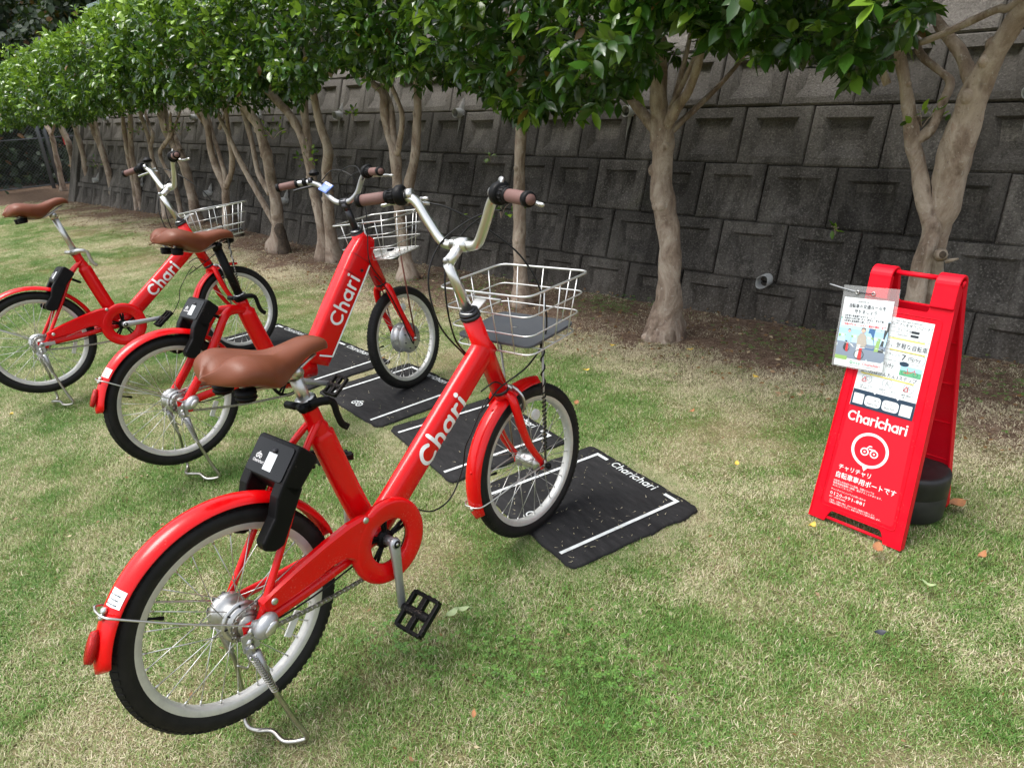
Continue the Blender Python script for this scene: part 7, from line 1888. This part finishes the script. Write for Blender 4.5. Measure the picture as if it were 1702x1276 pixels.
# fallen leaves one can pick out, each a thing
def fallen(x, y, L, mat, lab, ang, curl=0.25, wid=0.26):
    mb = MB(); vs = []; n = 8
    for i in range(n + 1):
        t = i / n; w = wid * math.sin(PI * min(1, t * 0.94 + 0.04)) ** 0.8
        for q in (-1, 0, 1):
            vs.append(Vector((L * (t - 0.5), L * w * q, L * (curl * (2 * t - 1) ** 2 * 0.5 + 0.10 * abs(q) + 0.03 * math.sin(7 * t + q)))))
    mb.add(vs, [(i * 3 + k, i * 3 + k + 1, i * 3 + 4 + k, i * 3 + 3 + k) for i in range(n) for k in range(2)])
    mb.tube([(-L * 0.5, 0, L * curl * 0.5), (-L * 0.72, 0.002, L * curl * 0.6)], 0.0009, 5)
    o = mb.build('fallen_leaf', mat); o.rotation_euler = (rnd.uniform(-.2, .2), rnd.uniform(-.2, .2), ang); o.location = (x, y, gz(x, y) + 0.026)
    tag(o, lab, 'leaf', 'fallen leaves on the lawn')
fallen(-1.205, 0.978, 0.040, 'pale_leaf', 'pale dried leaf lying left of the pair beside the nearest pedal', 1.49, 0.32, 0.27)
fallen(-1.192, 1.007, 0.040, 'pale_leaf', 'pale dried leaf lying right of the pair beside the nearest pedal', 3.79, 0.35, 0.23)
fallen(-0.262, 1.872, 0.034, 'pale_leaf', 'crumpled pale leaf in the grass at lower right below the sign', 0.08, 0.43, 0.26)
fallen(-0.609, 1.960, 0.034, 'yellow_leaf', 'yellow leaf by the left foot of the red sign', 1.47, 0.50, 0.29)
fallen(-0.968, 2.190, 0.026, 'yellow_leaf', 'small yellow leaf between the nearest mat and the sign', 5.25, 0.29, 0.31)
fallen(-1.980, 2.632, 0.030, 'yellow_leaf', 'yellow leaf on the lawn behind the nearest front wheel', 0.95, 0.35, 0.34)
fallen(-2.082, 3.004, 0.030, 'yellow_leaf', 'yellow leaf beyond the nearest basket', 3.29, 0.40, 0.31)
fallen(-1.703, 3.174, 0.030, 'yellow_leaf', 'yellow leaf at the foot of the stout tree', 0.40, 0.40, 0.30)
fallen(-1.781, 2.288, 0.034, 'dry_leaf', 'reddish brown leaf touching the right of the nearest front wheel', 1.89, 0.11, 0.34)
fallen(-1.273, 3.009, 0.030, 'yellow_leaf', 'orange yellow leaf right of the stout tree on bare soil', 2.97, 0.39, 0.34)
fallen(-0.179, 2.100, 0.036, 'dry_leaf', 'rusty brown leaf in the grass at the right edge', 4.48, 0.47, 0.28)
fallen(-0.418, 1.962, 0.042, 'dry_leaf', 'crumpled brown leaf against the right foot of the red sign', 5.03, 0.28, 0.35)
fallen(-0.919, 0.777, 0.022, 'dry_leaf', 'small rusty leaf in the foreground grass', 5.52, 0.14, 0.24)
fallen(-1.321, 2.497, 0.030, 'dry_leaf', 'brown leaf on the lawn between the nearest mat and the stout tree', 1.36, 0.49, 0.28)
fallen(-0.304, 1.603, 0.030, 'ink', 'dark curled leaf in the foreground grass right of centre', 3.94, 0.22, 0.29)
fallen(-2.317, 0.659, 0.020, 'dry_leaf', 'reddish leaf in the grass left of the nearest mudguard', 2.42, 0.24, 0.30)
fallen(-3.007, 2.151, 0.030, 'dry_leaf', 'tan leaf seen through the electric bicycle front wheel', 3.67, 0.46, 0.32)
fallen(-3.930, 0.612, 0.024, 'yellow_leaf', 'yellowish leaf on the lawn at the left edge', 5.83, 0.44, 0.36)
fallen(-0.298, 2.357, 0.060, 'dry_leaf', 'large curled brown leaf behind the rear foot of the sign', 4.22, 0.17, 0.34)
